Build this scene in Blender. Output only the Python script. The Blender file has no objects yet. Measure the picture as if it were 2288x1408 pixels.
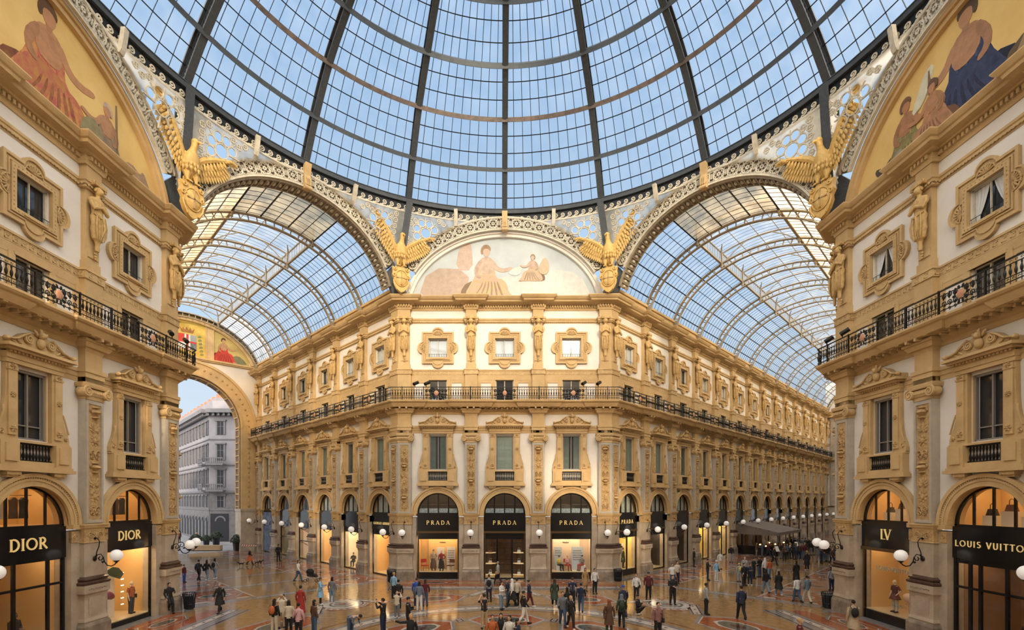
import bpy, math, random
from math import pi, sin, cos, radians, sqrt
from mathutils import Vector, Matrix
scene = bpy.context.scene
COL = scene.collection

# ------------------------------------------------------------------ camera
cam_data = bpy.data.cameras.new('camera')
cam_data.sensor_width = 36.0
cam_data.lens = 1088.0 / 2288.0 * 36.0
cam_data.shift_x = (1144.0 - 1115.3) / 2288.0
cam_data.shift_y = (1117.3 - 704.0) / 2288.0
cam_data.clip_start = 0.1
cam_data.clip_end = 600.0
cam = bpy.data.objects.new('camera', cam_data)
cam.location = (-0.333, -20.26, 6.55)
cam.rotation_euler = (pi / 2, 0, 0.003)
COL.objects.link(cam)
scene.camera = cam

# ------------------------------------------------------------------ sky, sun, exposure
scene.view_settings.view_transform = 'Standard'
scene.view_settings.look = 'None'
scene.view_settings.exposure = 0.0
scene.view_settings.gamma = 1.0
scene.view_settings.use_curve_mapping = False
cy = scene.cycles
cy.max_bounces = 9
cy.diffuse_bounces = 2
cy.glossy_bounces = 4
cy.transmission_bounces = 6
cy.transparent_max_bounces = 24
cy.sample_clamp_indirect = 6.0
cy.caustics_reflective = False
cy.caustics_refractive = False
cy.use_denoising = True

world = bpy.data.worlds.new('sky')
scene.world = world
world.use_nodes = True
wn = world.node_tree
wn.nodes.clear()
GLOW = 4.6
w_out = wn.nodes.new('ShaderNodeOutputWorld')
w_bg = wn.nodes.new('ShaderNodeBackground')
w_geo = wn.nodes.new('ShaderNodeTexCoord')
w_sep = wn.nodes.new('ShaderNodeSeparateXYZ')
w_ramp = wn.nodes.new('ShaderNodeValToRGB')
w_ramp.color_ramp.elements[0].position = 0.0
w_ramp.color_ramp.elements[0].color = (0.80, 0.86, 0.90, 1)
w_ramp.color_ramp.elements[1].position = 0.9
w_ramp.color_ramp.elements[1].color = (0.32, 0.54, 0.86, 1)
e = w_ramp.color_ramp.elements.new(0.35)
e.color = (0.52, 0.72, 0.95, 1)
wn.links.new(w_geo.outputs['Generated'], w_sep.inputs[0])
wn.links.new(w_sep.outputs['Z'], w_ramp.inputs[0])
# broad warm glow added to the unseen sky behind the camera, to lift the shade
SUN_DIR = Vector((-0.16, 1.0, -0.36)).normalized()
w_dot = wn.nodes.new('ShaderNodeVectorMath'); w_dot.operation = 'DOT_PRODUCT'
w_dot.inputs[1].default_value = -SUN_DIR
w_map = wn.nodes.new('ShaderNodeMapRange'); w_map.interpolation_type = 'SMOOTHSTEP'
w_map.inputs[1].default_value = -0.35; w_map.inputs[2].default_value = 1.0
w_map.inputs[3].default_value = 0.0; w_map.inputs[4].default_value = GLOW
w_mul = wn.nodes.new('ShaderNodeVectorMath'); w_mul.operation = 'SCALE'
w_mul.inputs[0].default_value = (1.0, 0.90, 0.77)
w_add = wn.nodes.new('ShaderNodeVectorMath'); w_add.operation = 'ADD'
wn.links.new(w_geo.outputs['Generated'], w_dot.inputs[0])
wn.links.new(w_dot.outputs['Value'], w_map.inputs[0])
wn.links.new(w_map.outputs[0], w_mul.inputs['Scale'])
wn.links.new(w_ramp.outputs[0], w_add.inputs[0])
wn.links.new(w_mul.outputs[0], w_add.inputs[1])
wn.links.new(w_add.outputs[0], w_bg.inputs[0])
w_bg.inputs[1].default_value = 1.0
wn.links.new(w_bg.outputs[0], w_out.inputs[0])

sun_data = bpy.data.lights.new('sun', 'SUN')
sun_data.energy = 4.0
sun_data.color = (1.0, 0.80, 0.55)
sun_data.angle = radians(5.0)
sun = bpy.data.objects.new('sun', sun_data)
COL.objects.link(sun)
sun.rotation_euler = SUN_DIR.to_track_quat('-Z', 'Y').to_euler()
sun.location = (10, -60, 60)

# ------------------------------------------------------------------ materials
def mat(name, col, rough=0.7, noise=0.0, scale=3.0, bump=0.0, bscale=20.0, metal=0.0, spec=0.5, col2=None, emit=None, estr=0.0, coords='Object'):
    m = bpy.data.materials.new(name)
    m.use_nodes = True
    nt = m.node_tree
    b = nt.nodes['Principled BSDF']
    b.inputs['Base Color'].default_value = (*col, 1)
    b.inputs['Roughness'].default_value = rough
    b.inputs['Metallic'].default_value = metal
    b.inputs['Specular IOR Level'].default_value = spec
    if emit:
        b.inputs['Emission Color'].default_value = (*emit, 1)
        b.inputs['Emission Strength'].default_value = estr
    if noise or bump:
        tc = nt.nodes.new('ShaderNodeTexCoord')
    if noise or col2:
        n = nt.nodes.new('ShaderNodeTexNoise')
        n.inputs['Scale'].default_value = scale
        n.inputs['Detail'].default_value = 6
        n.inputs['Roughness'].default_value = 0.65
        nt.links.new(tc.outputs[coords], n.inputs['Vector'])
        r = nt.nodes.new('ShaderNodeValToRGB')
        c2 = col2 or tuple(c * (1 - noise) for c in col)
        c1 = col if col2 else tuple(min(1, c * (1 + noise * 0.5)) for c in col)
        r.color_ramp.elements[0].color = (*c2, 1)
        r.color_ramp.elements[0].position = 0.35
        r.color_ramp.elements[1].color = (*c1, 1)
        r.color_ramp.elements[1].position = 0.65
        nt.links.new(n.outputs['Fac'], r.inputs[0])
        nt.links.new(r.outputs[0], b.inputs['Base Color'])
    if bump:
        n2 = nt.nodes.new('ShaderNodeTexNoise')
        n2.inputs['Scale'].default_value = bscale
        n2.inputs['Detail'].default_value = 4
        nt.links.new(tc.outputs[coords], n2.inputs['Vector'])
        bp = nt.nodes.new('ShaderNodeBump')
        bp.inputs['Strength'].default_value = bump
        bp.inputs['Distance'].default_value = 0.05
        nt.links.new(n2.outputs['Fac'], bp.inputs['Height'])
        nt.links.new(bp.outputs[0], b.inputs['Normal'])
    return m

def glass_mat(name, tint, trans=0.8, haze=0.15, hazecol=(0.9, 0.9, 0.9), gloss=0.06, rust=0.0):
    """thin glazing: clear pane with a little dirt that scatters light"""
    m = bpy.data.materials.new(name)
    m.use_nodes = True
    nt = m.node_tree
    nt.nodes.clear()
    out = nt.nodes.new('ShaderNodeOutputMaterial')
    tr = nt.nodes.new('ShaderNodeBsdfTransparent')
    tr.inputs[0].default_value = (*tint, 1)
    tl = nt.nodes.new('ShaderNodeBsdfTranslucent')
    tl.inputs[0].default_value = (*hazecol, 1)
    gl = nt.nodes.new('ShaderNodeBsdfGlossy')
    gl.inputs['Roughness'].default_value = 0.05
    m1 = nt.nodes.new('ShaderNodeMixShader')
    m2 = nt.nodes.new('ShaderNodeMixShader')
    m1.inputs[0].default_value = haze
    m2.inputs[0].default_value = gloss
    nt.links.new(tr.outputs[0], m1.inputs[1])
    nt.links.new(tl.outputs[0], m1.inputs[2])
    nt.links.new(m1.outputs[0], m2.inputs[1])
    nt.links.new(gl.outputs[0], m2.inputs[2])
    nt.links.new(m2.outputs[0], out.inputs[0])
    tc = nt.nodes.new('ShaderNodeTexCoord')
    n = nt.nodes.new('ShaderNodeTexNoise')
    n.inputs['Scale'].default_value = 0.8
    n.inputs['Detail'].default_value = 5
    nt.links.new(tc.outputs['Object'], n.inputs['Vector'])
    mr = nt.nodes.new('ShaderNodeMapRange')
    mr.inputs[1].default_value = 0.35
    mr.inputs[2].default_value = 0.75
    mr.inputs[3].default_value = haze * 0.5
    mr.inputs[4].default_value = min(1, haze * 1.8 + rust)
    nt.links.new(n.outputs['Fac'], mr.inputs[0])
    nt.links.new(mr.outputs[0], m1.inputs[0])
    return m

STONE = mat('gold_limestone', (0.70, 0.48, 0.23), 0.8, 0.22, 0.7, 0.25, 14, col2=(0.56, 0.365, 0.165))
CARVED = mat('carved_limestone', (0.66, 0.44, 0.20), 0.85, 0.3, 6, 0.5, 30, col2=(0.42, 0.26, 0.11))
PLASTER = mat('cream_plaster', (0.90, 0.83, 0.74), 0.85, 0.08, 0.5, 0.05, 30, col2=(0.83, 0.75, 0.65))
GREYSTONE = mat('pier_stone', (0.56, 0.46, 0.345), 0.55, 0.2, 1.2, 0.15, 18, col2=(0.40, 0.32, 0.235))
PLINTH = mat('stained_plinth_stone', (0.40, 0.32, 0.24), 0.5, 0.3, 2.0, 0.2, 18, col2=(0.20, 0.16, 0.125))
BROWNMARBLE = mat('brown_marble', (0.10, 0.055, 0.04), 0.3, 0.4, 4)
SHAFTFRAME = mat('grey_shaft_stone', (0.52, 0.45, 0.36), 0.6, 0.12, 3)
IRON = mat('grey_painted_iron', (0.06, 0.066, 0.072), 0.5, 0.25, 6, 0.1, 40)
DARKIRON = mat('dark_iron', (0.022, 0.024, 0.027), 0.4, metal=0.4)
CREAMIRON = mat('cream_painted_iron', (0.66, 0.58, 0.44), 0.55, 0.2, 4)
TRUSS = mat('buff_painted_truss', (0.36, 0.29, 0.20), 0.5, 0.25, 4)
RUSTIRON = mat('rust_streaked_iron', (0.15, 0.10, 0.07), 0.6, 0.4, 3)
BLACKIRON = mat('black_wrought_iron', (0.018, 0.016, 0.014), 0.35, metal=0.5)
BLACK = mat('black_shop_panel', (0.008, 0.008, 0.009), 0.12)
BRONZE = mat('bronze_frame', (0.16, 0.10, 0.05), 0.35, metal=0.7)
GOLDLET = mat('gold_lettering', (0.85, 0.60, 0.22), 0.3, metal=0.4, emit=(1.0, 0.72, 0.3), estr=0.35)
DARKLET = mat('dark_lettering', (0.05, 0.04, 0.035), 0.5)
GILT = mat('gilded_stone', (0.78, 0.50, 0.16), 0.55, 0.3, 5, 0.4, 22, col2=(0.60, 0.36, 0.10))
GILT_STONE = mat('golden_carved_stone', (0.74, 0.49, 0.20), 0.7, 0.25, 5, 0.3, 25, col2=(0.54, 0.33, 0.12))
GLOBE = mat('white_globe', (0.92, 0.90, 0.88), 0.25, emit=(1, 0.93, 0.85), estr=0.22)
SHUTTER = mat('green_grey_shutter', (0.10, 0.135, 0.115), 0.5, 0.15, 3)
SHUTTERL = mat('pale_green_shutter', (0.26, 0.33, 0.27), 0.5, 0.1, 3)
WFRAME = mat('grey_window_frame', (0.28, 0.25, 0.22), 0.5)
DARKPANE = mat('dark_window_pane', (0.03, 0.032, 0.036), 0.04, spec=0.8)
SKYPANE = mat('bright_window_pane', (0.55, 0.60, 0.62), 0.05, spec=0.9)
CURTAIN = mat('pale_curtain', (0.72, 0.71, 0.68), 0.8)
ROOMWALL = mat('warm_room_wall', (0.62, 0.40, 0.20), 0.7)
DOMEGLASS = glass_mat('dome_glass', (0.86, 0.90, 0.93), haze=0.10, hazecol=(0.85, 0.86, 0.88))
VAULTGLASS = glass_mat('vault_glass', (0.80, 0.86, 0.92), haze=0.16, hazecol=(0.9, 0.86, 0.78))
VAULTSUNLIT = glass_mat('sunlit_dirty_glass', (0.60, 0.55, 0.45), haze=0.7, hazecol=(0.98, 0.84, 0.58))  # dirty panes with a cream sunlit glow put into the tint
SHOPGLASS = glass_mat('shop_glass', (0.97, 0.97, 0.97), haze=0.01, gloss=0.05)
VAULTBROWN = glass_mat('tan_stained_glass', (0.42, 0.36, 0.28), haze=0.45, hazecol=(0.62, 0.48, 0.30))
VAULTGOLD = glass_mat('sunlit_golden_glass', (0.80, 0.66, 0.44), haze=0.45, hazecol=(0.95, 0.76, 0.46))  # dirty panes, golden sunlit glow put into their colour
TRACEGLASS = glass_mat('frosted_tracery_glass', (0.52, 0.48, 0.42), haze=0.75, hazecol=(0.95, 0.88, 0.74))

# ------------------------------------------------------------------ mesh helper
class MB:
    def __init__(s):
        s.v = []; s.f = []; s.m = []
    def add(s, vs, fs, mi=0):
        o = len(s.v)
        s.v += [tuple(v) for v in vs]
        for f in fs:
            s.f.append(tuple(i + o for i in f)); s.m.append(mi)
        return s
    def box(s, x0, x1, y0, y1, z0, z1, mi=0):
        return s.add([(x0,y0,z0),(x1,y0,z0),(x1,y1,z0),(x0,y1,z0),(x0,y0,z1),(x1,y0,z1),(x1,y1,z1),(x0,y1,z1)],
              [(0,3,2,1),(4,5,6,7),(0,1,5,4),(1,2,6,5),(2,3,7,6),(3,0,4,7)], mi)
    def prism(s, poly, y0, y1, mi=0):
        """poly in x,z, counter-clockwise seen from -y; extruded from y0 (front) to y1"""
        n = len(poly)
        vs = [(x, y0, z) for x, z in poly] + [(x, y1, z) for x, z in poly]
        fs = [tuple(range(n)), tuple(range(2*n-1, n-1, -1))]
        fs += [(i, i+n, (i+1) % n + n, (i+1) % n) for i in range(n)]
        return s.add(vs, fs, mi)
    def hprism(s, poly, z0, z1, mi=0):
        n = len(poly)
        vs = [(x, y, z0) for x, y in poly] + [(x, y, z1) for x, y in poly]
        fs = [tuple(range(n-1, -1, -1)), tuple(range(n, 2*n))]
        fs += [(i, (i+1) % n, (i+1) % n + n, i+n) for i in range(n)]
        return s.add(vs, fs, mi)
    def tube(s, pts, r, n=6, mi=0, closed=False, cap=True):
        pts = [Vector(p) for p in pts]
        N = len(pts)
        rs = r if isinstance(r, (list, tuple)) else [r] * N
        rings = []
        up = None
        for i, p in enumerate(pts):
            if closed:
                d = pts[(i+1) % N] - pts[i-1]
            else:
                d = pts[min(i+1, N-1)] - pts[max(i-1, 0)]
            if d.length < 1e-9: d = Vector((0, 0, 1))
            d.normalize()
            if up is None:
                up = Vector((0, 1, 0)) if abs(d.y) < 0.9 else Vector((1, 0, 0))
            a = up - d * up.dot(d)
            if a.length < 1e-5:
                a = d.orthogonal()
            a.normalize(); up = a
            b = d.cross(a)
            rings.append([p + (a * cos(2*pi*k/n) + b * sin(2*pi*k/n)) * rs[i] for k in range(n)])
        vs = [v for rg in rings for v in rg]
        fs = []
        M_ = N if closed else N - 1
        for i in range(M_):
            j = (i + 1) % N
            for k in range(n):
                l = (k + 1) % n
                fs.append((i*n+k, i*n+l, j*n+l, j*n+k))
        if cap and not closed:
            fs.append(tuple(range(n-1, -1, -1)))
            fs.append(tuple((N-1)*n + k for k in range(n)))
        return s.add(vs, fs, mi)
    def lathe(s, prof, n=16, c=(0, 0, 0), mi=0, flute=None):
        """prof: list of (r, z)"""
        vs = []
        for r, z in prof:
            for k in range(n):
                a = 2*pi*k/n
                rr = r * (1 + (flute(a, z) if flute else 0))
                vs.append((c[0] + rr*cos(a), c[1] + rr*sin(a), c[2] + z))
        fs = []
        for i in range(len(prof)-1):
            for k in range(n):
                l = (k+1) % n
                fs.append((i*n+k, i*n+l, (i+1)*n+l, (i+1)*n+k))
        fs.append(tuple(range(n-1, -1, -1)))
        fs.append(tuple((len(prof)-1)*n + k for k in range(n)))
        return s.add(vs, fs, mi)
    def ell(s, c, r, nu=10, nv=6, mi=0, rot=None):
        vs = []; fs = []
        R = rot or Matrix.Identity(3)
        C = Vector(c)
        for j in range(1, nv):
            t = pi * j / nv
            for i in range(nu):
                p = 2*pi*i/nu
                vs.append(C + R @ Vector((r[0]*sin(t)*cos(p), r[1]*sin(t)*sin(p), r[2]*cos(t))))
        vs.append(C + R @ Vector((0, 0, r[2]))); vs.append(C + R @ Vector((0, 0, -r[2])))
        top = len(vs)-2; bot = top+1
        for i in range(nu):
            k = (i+1) % nu
            fs.append((top, i, k))
            for j in range(nv-2):
                fs.append((j*nu+i, (j+1)*nu+i, (j+1)*nu+k, j*nu+k))
            fs.append((bot, (nv-2)*nu+k, (nv-2)*nu+i))
        return s.add(vs, fs, mi)
    def loft(s, rings, mi=0, cap=True):
        n = len(rings[0])
        vs = [v for r in rings for v in r]
        fs = []
        for i in range(len(rings)-1):
            for k in range(n):
                l = (k+1) % n
                fs.append((i*n+k, i*n+l, (i+1)*n+l, (i+1)*n+k))
        if cap:
            fs.append(tuple(range(n-1, -1, -1)))
            fs.append(tuple((len(rings)-1)*n+k for k in range(n)))
        return s.add(vs, fs, mi)
    def ribbon(s, pts, w, y0, y1, closed=False, mi=0):
        """flat band in the x,z plane of width w, from y0 to y1"""
        N = len(pts)
        L = []; R = []
        for i in range(N):
            a = pts[i-1] if (closed or i > 0) else pts[i]
            b = pts[(i+1) % N] if (closed or i < N-1) else pts[i]
            dx, dz = b[0]-a[0], b[1]-a[1]
            l = sqrt(dx*dx+dz*dz) or 1
            nx, nz = -dz/l*w/2, dx/l*w/2
            L.append((pts[i][0]+nx, pts[i][1]+nz)); R.append((pts[i][0]-nx, pts[i][1]-nz))
        vs = [(x, y0, z) for x, z in L] + [(x, y0, z) for x, z in R] + [(x, y1, z) for x, z in L] + [(x, y1, z) for x, z in R]
        fs = []
        for i in range(N if closed else N-1):
            j = (i+1) % N
            fs += [(i, i+N, j+N, j), (i+2*N, j+2*N, j+3*N, i+3*N), (i, j, j+2*N, i+2*N), (i+N, i+3*N, j+3*N, j+N)]
        if not closed:
            fs += [(0, 2*N, 3*N, N), (N-1, 2*N-1, 4*N-1, 3*N-1)]
        return s.add(vs, fs, mi)
    def sweep(s, prof, path, mi=0, closed=False):
        """prof: closed list of (out, z); path: plan polyline (x, y); out goes to the right-hand side of travel"""
        N = len(path); n = len(prof)
        rings = []
        for i in range(N):
            def dirv(a, b):
                d = Vector((b[0]-a[0], b[1]-a[1])); d.normalize(); return d
            d1 = dirv(path[i-1], path[i]) if i > 0 or closed else None
            d2 = dirv(path[i], path[(i+1) % N]) if i < N-1 or closed else None
            if d1 is None: d1 = d2
            if d2 is None: d2 = d1
            n1 = Vector((d1.y, -d1.x)); n2 = Vector((d2.y, -d2.x))
            m = n1 + n2
            m = m / max(0.35, m.dot(n1))
            rings.append([(path[i][0]+m.x*o, path[i][1]+m.y*o, z) for o, z in prof])
        if closed: rings.append(rings[0])
        return s.loft(rings, mi, cap=not closed)
    def xf(s, M):
        s.v = [tuple(M @ Vector(v)) for v in s.v]
        return s
    def join(s, o, M=None):
        vs = o.v if M is None else [tuple(M @ Vector(v)) for v in o.v]
        off = len(s.v)
        s.v += vs
        s.f += [tuple(i+off for i in f) for f in o.f]
        s.m += o.m
        return s
    def mesh(s, name, mats, smooth=False):
        me = bpy.data.meshes.new(name)
        me.from_pydata(s.v, [], s.f)
        if not isinstance(mats, (list, tuple)): mats = [mats]
        for m in mats: me.materials.append(m)
        if len(mats) > 1:
            me.polygons.foreach_set('material_index', s.m)
        if smooth:
            me.polygons.foreach_set('use_smooth', [True]*len(me.polygons))
            try: me.set_sharp_from_angle(angle=radians(40))
            except Exception: pass
        me.update()
        return me

def rotz(a): return Matrix.Rotation(a, 4, 'Z')
def T(x, y, z): return Matrix.Translation((x, y, z))

def ob(name, me, parent=None, M=None, label=None):
    o = bpy.data.objects.new(name, me)
    COL.objects.link(o)
    if parent: o.parent = parent
    if M is not None: o.matrix_local = M
    if label: o['label'] = label
    return o
def tag(o, label=None, cat=None, group=None, kind=None):
    if label: o['label'] = label
    if cat: o['category'] = cat
    if group: o['group'] = group
    if kind: o['kind'] = kind
    return o
def thing(name, label, cat, M=None, group=None):
    o = bpy.data.objects.new(name, None)
    o.empty_display_size = 0.2
    COL.objects.link(o)
    if M is not None: o.matrix_world = M
    return tag(o, label, cat, group)
def struct(name, mb, mats, smooth=False, M=None):
    o = ob(name, mb.mesh(name, mats, smooth), None, M)
    o['kind'] = 'structure'
    return o
class Kit:
    """a kind of thing kept as mesh data: list of (part name, mesh, sub list, label)"""
    def __init__(s, name, cat, parts): s.name, s.cat, s.parts = name, cat, parts
    def place(s, M, label, group=None, skip=(), swap=None):
        t = thing(s.name, label, s.cat, M, group)
        def rec(parts, parent):
            for p in parts:
                if p[0] in skip: continue
                me = p[1]
                if swap and p[0] in swap: me = swap[p[0]]
                o = ob(p[0], me, parent, None, p[3] if len(p) > 3 else None)
                if len(p) > 2 and p[2]: rec(p[2], o)
        rec(s.parts, t)
        return t

ORD = ['zeroth','first','second','third','fourth','fifth','sixth','seventh','eighth','ninth','tenth','eleventh','twelfth','thirteenth','fourteenth','fifteenth']

# ------------------------------------------------------------------ plan of the place
AP = 19.58          # apothem at the pilaster fronts
S2 = 8.76           # half length of a diagonal face
Q0, PB = 0.473, 5.317   # first bay offset and bay length in the arms
BN = 5.5            # bay length on the octagon faces
WY = 0.35           # wall plane behind pilaster fronts
R2 = sqrt(0.5)
F_N = T(0, AP, 0)
F_R = T(S2, AP, 0) @ rotz(pi/4)
F_L = T(-S2, AP, 0) @ rotz(-pi/4)       # local x runs negative into the arm
F_W = T(-AP, 0, 0) @ rotz(pi/2)
F_E = T(AP, 0, 0) @ rotz(-pi/2)
NBR, NBL = 14, 6
ZSP = 5.42
H_TOP = 23.05
LEN_R = Q0 + PB*NBR + 0.9
LEN_L = Q0 + PB*NBL + 0.9

def halves(m, name, mt):
    out = []
    for sg in (-1, 1):
        q = MB(); idx = {}
        for f in m.f:
            if sum(m.v[i][0] for i in f)*sg <= 0: continue
            for i in f:
                if i not in idx: idx[i] = len(q.v); q.v.append(m.v[i])
            q.f.append(tuple(idx[i] for i in f)); q.m.append(0)
        out.append(q.mesh(name, mt))
    return out
# ------------------------------------------------------------------ ornament helpers
def spiral(cx, cz, r0, turns, y, start=0.0, d=1, n=14, k=0.12):
    pts = []
    N = int(n*turns)
    for i in range(N+1):
        a = start + d*2*pi*turns*i/N
        r = r0*(1-(1-k)*i/N)
        pts.append((cx + r*cos(a), y, cz + r*sin(a)))
    return pts
def spiral2(cx, cz, r0, turns, start=0.0, d=1, n=14, k=0.12):
    return [(p[0], p[2]) for p in spiral(cx, cz, r0, turns, 0, start, d, n, k)]
def leaf(m, x, z, a, l, w, y, t=0.03):
    R = Matrix.Rotation(-a, 3, 'Y')
    m.ell((x + cos(a)*l/2, y, z + sin(a)*l/2), (l/2, t, w/2), 6, 4, rot=R)
def candelabra(w, z0, z1, y, seed=1):
    """carved grotesque relief: stacked vases, scrolls, leaves and masks"""
    m = MB(); rnd = random.Random(seed)
    z = z0
    k = 0
    while z < z1 - 0.25:
        h = rnd.uniform(0.55, 0.75)
        h = min(h, z1 - z)
        kind = (k + seed) % 4
        c = z + h/2
        if kind == 0:      # vase
            m.lathe([(w*.10, -h*.45), (w*.28, -h*.38), (w*.08, -h*.25), (w*.36, 0), (w*.30, h*.15), (w*.12, h*.25), (w*.30, h*.33), (w*.06, h*.45)], 8, (0, y, c))
            for s in (-1, 1):
                m.tube(spiral(s*w*.33, c+h*.1, w*.15, 1.2, y-.02, pi/2, -s, 9), .022, 4)
        elif kind == 1:    # pair of big scrolls
            for s in (-1, 1):
                m.tube(spiral(s*w*.22, c+h*.12, w*.22, 1.5, y-.02, -pi/2, s, 10), .028, 4)
                m.tube(spiral(s*w*.20, c-h*.22, w*.19, 1.3, y-.02, pi/2, -s, 10), .028, 4)
                leaf(m, s*w*.05, c, pi/2+s*.9, h*.35, w*.16, y)
            m.ell((0, y, c), (w*.09, .05, h*.2), 6, 4)
        elif kind == 2:    # mask with leaves
            m.ell((0, y, c), (w*.17, .07, h*.20), 8, 6)
            for i in range(8):
                a = 2*pi*i/8 + .2
                leaf(m, cos(a)*w*.17, c+sin(a)*h*.2, a, h*.24, w*.15, y)
        else:              # palmette
            for i in range(7):
                a = pi*(i+.0)/6
                leaf(m, 0, c-h*.25, a, h*.62*(.7+.3*sin(a)), w*.16, y)
            for s in (-1, 1):
                m.tube(spiral(s*w*.26, c-h*.3, w*.14, 1.1, y-.02, pi/2, s, 9), .022, 4)
        z += h
        k += 1
    m.v = [(a, y + (b-y)*1.35, c) for a, b, c in m.v]
    return m
def rosette(m, cx, cz, r, y, petals=8, t=.03):
    for i in range(petals):
        a = 2*pi*i/petals
        leaf(m, cx+cos(a)*r*.25, cz+sin(a)*r*.25, a, r*.75, r*.42, y, t)
    m.ell((cx, y-.01, cz), (r*.25, t*1.3, r*.25), 8, 4)

def rect_prof(o0, o1, z0, z1): return [(o0, z0), (o1, z0), (o1, z1), (o0, z1)]
def mould(z0, z1, o0, o1, back=-.25, steps=((0, 0), (.3, .15), (.35, .5), (.75, .8), (.8, 1), (1, 1))):
    """stepped crown moulding growing outward from o0 at z0 to o1 at z1"""
    pr = [(back, z0)]
    for u, v in steps:
        pr.append((o0 + (o1-o0)*v, z0 + (z1-z0)*u))
    pr.append((back, z1))
    return pr

# ------------------------------------------------------------------ pilaster kit
PATH_P = [(-.5, .36), (-.5, 0), (.5, 0), (.5, .36)]
CW = 1.08
PATH_C = [(-CW, .36), (-CW, 0), (0, 0), (CW*R2, CW*R2), (CW*R2-.36*R2, CW*R2+.36*R2)]
def scale_path(path, corner, d):
    """same path, d wider on each free side"""
    if not corner: return [(-.5-d, .36), (-.5-d, 0), (.5+d, 0), (.5+d, .36)]
    c = CW + d
    return [(-c, .36), (-c, 0), (0, 0), (c*R2, c*R2), (c*R2-.36*R2, c*R2+.36*R2)]
def make_pilaster(corner):
    P = PATH_C if corner else PATH_P
    parts = []
    faces = [(T(-CW/2, 0, 0), 1.0), (rotz(pi/4) @ T(CW/2, 0, 0), 1.0)] if corner else [(Matrix.Identity(4), 1.0)]
    # ground-floor pier with the wall strips beside it
    m = MB()
    PB_ = scale_path(P, corner, .06)
    m.sweep(rect_prof(-.5, 0, 2.97, 4.57), PB_)
    m.sweep([(-.5, .83), (.10, .83), (.13, .9), (.08, 1.05), (.05, 1.3), (.05, 1.9), (.09, 2.1), (.13, 2.2), (-.5, 2.2)], PB_)
    for F, s in faces:
        m.join(MB().prism([(-.38, 1.15), (.38, 1.15), (.38, 2.0), (-.38, 2.0)], -.075, 0), F)
    m.sweep(rect_prof(-.5, .17, 2.2, 2.58), PB_)
    if corner:
        m.box(-1.60, -CW+.1, .2, .95, .0, 5.13)
        m.join(MB().box(CW-.1, 1.47, .2, .95, 0, 5.13), rotz(pi/4))
    else:
        m.box(-1.02, 1.02, .2, .95, 0, 5.13)
    pier = m.mesh('pier', GREYSTONE)
    m = MB()
    for F, s in faces:
        q = MB()
        for i in range(9):
            x = -.48 + i*.12
            q.tube(spiral(x, 2.39, .05, 1, -.185, 0, 1 if i % 2 else -1, 7), .012, 4)
        m.join(q, F)
    runner = m.mesh('carved_band', PLINTH)
    m = MB()
    m.sweep([(-.5, 0), (.2, 0), (.2, .68), (.14, .83), (-.5, .83)], PB_)
    plinth = m.mesh('plinth', PLINTH)
    m = MB()
    m.sweep([(-.3, 2.58), (.15, 2.58), (.19, 2.63), (.19, 2.70), (.12, 2.74), (.08, 2.78), (.13, 2.82), (.13, 2.88), (.03, 2.93), (.01, 2.97), (-.3, 2.97)], PB_)
    basem = m.mesh('base_moulding', BROWNMARBLE, True)
    # frieze and impost
    m = MB()
    m.sweep(rect_prof(-.5, .02, 4.6, 5.13), PB_)
    for F, s in faces:
        q = MB()
        for k in (-1, 1):
            q.tube(spiral(k*.26, 4.87, .17, 1.4, -.03, 0 if k > 0 else pi, k, 10), .03, 4)
            leaf(q, k*.05, 4.72, pi/2-k*.7, .3, .12, -.03)
        rosette(q, 0, 4.87, .16, -.04)
        m.join(q, F)
    ext = [(-.86, .1), (.86, .1)] if not corner else [(-1.37, .1)]
    for x, y in ext:
        q = MB().box(x-.16, x+.16, .17, .5, 4.6, 5.13)
        q.tube(spiral(x, 4.86, .12, 1.3, .16, 0, 1, 9), .025, 4)
        m.join(q)
    frieze = m.mesh('carved_frieze', CARVED)
    m = MB()
    m.sweep(mould(5.13, ZSP, .02, .15, -.5), PB_)
    m.sweep(rect_prof(-.5, .05, 4.55, 4.61), PB_)
    if corner:
        m.box(-1.62, -CW, .08, .9, 5.2, ZSP)
        m.join(MB().box(CW, 1.49, .08, .9, 5.2, ZSP), rotz(pi/4))
    else:
        m.box(-1.04, 1.04, .08, .9, 5.2, ZSP)
    impost = m.mesh('impost_moulding', STONE)
    # upper shaft with framed carved panel
    m = MB()
    m.sweep(rect_prof(-.34, 0, ZSP, 11.25), P)
    for F, s in faces:
        q = MB()
        for k in (-1, 1):
            q.box(k*.42-.06, k*.42+.06, -.045, .0, ZSP+.05, 11.2)
        q.box(-.36, .36, -.045, 0, ZSP+.05, ZSP+.2); q.box(-.36, .36, -.045, 0, 11.05, 11.2)
        m.join(q, F)
    shaft = m.mesh('shaft', SHAFTFRAME)
    m = MB()
    sd = 1
    for F, s in faces:
        q = candelabra(.62, ZSP+.35, 11.0, -.015, sd); q.box(-.33, .33, -.012, .0, ZSP+.2, 11.05)
        m.join(q, F); sd += 2
    panel = m.mesh('carved_panel', CARVED)
    # ionic capital
    m = MB()
    m.sweep(rect_prof(-.34, .03, 11.25, 11.42), P)
    m.sweep([(-.34, 11.42), (.06, 11.42), (.12, 11.5), (.12, 11.66), (.08, 11.75), (-.34, 11.75)], P)
    m.sweep([(-.34, 11.78), (.17, 11.78), (.2, 11.86), (.2, 11.98), (-.34, 12.02)], P)
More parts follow.
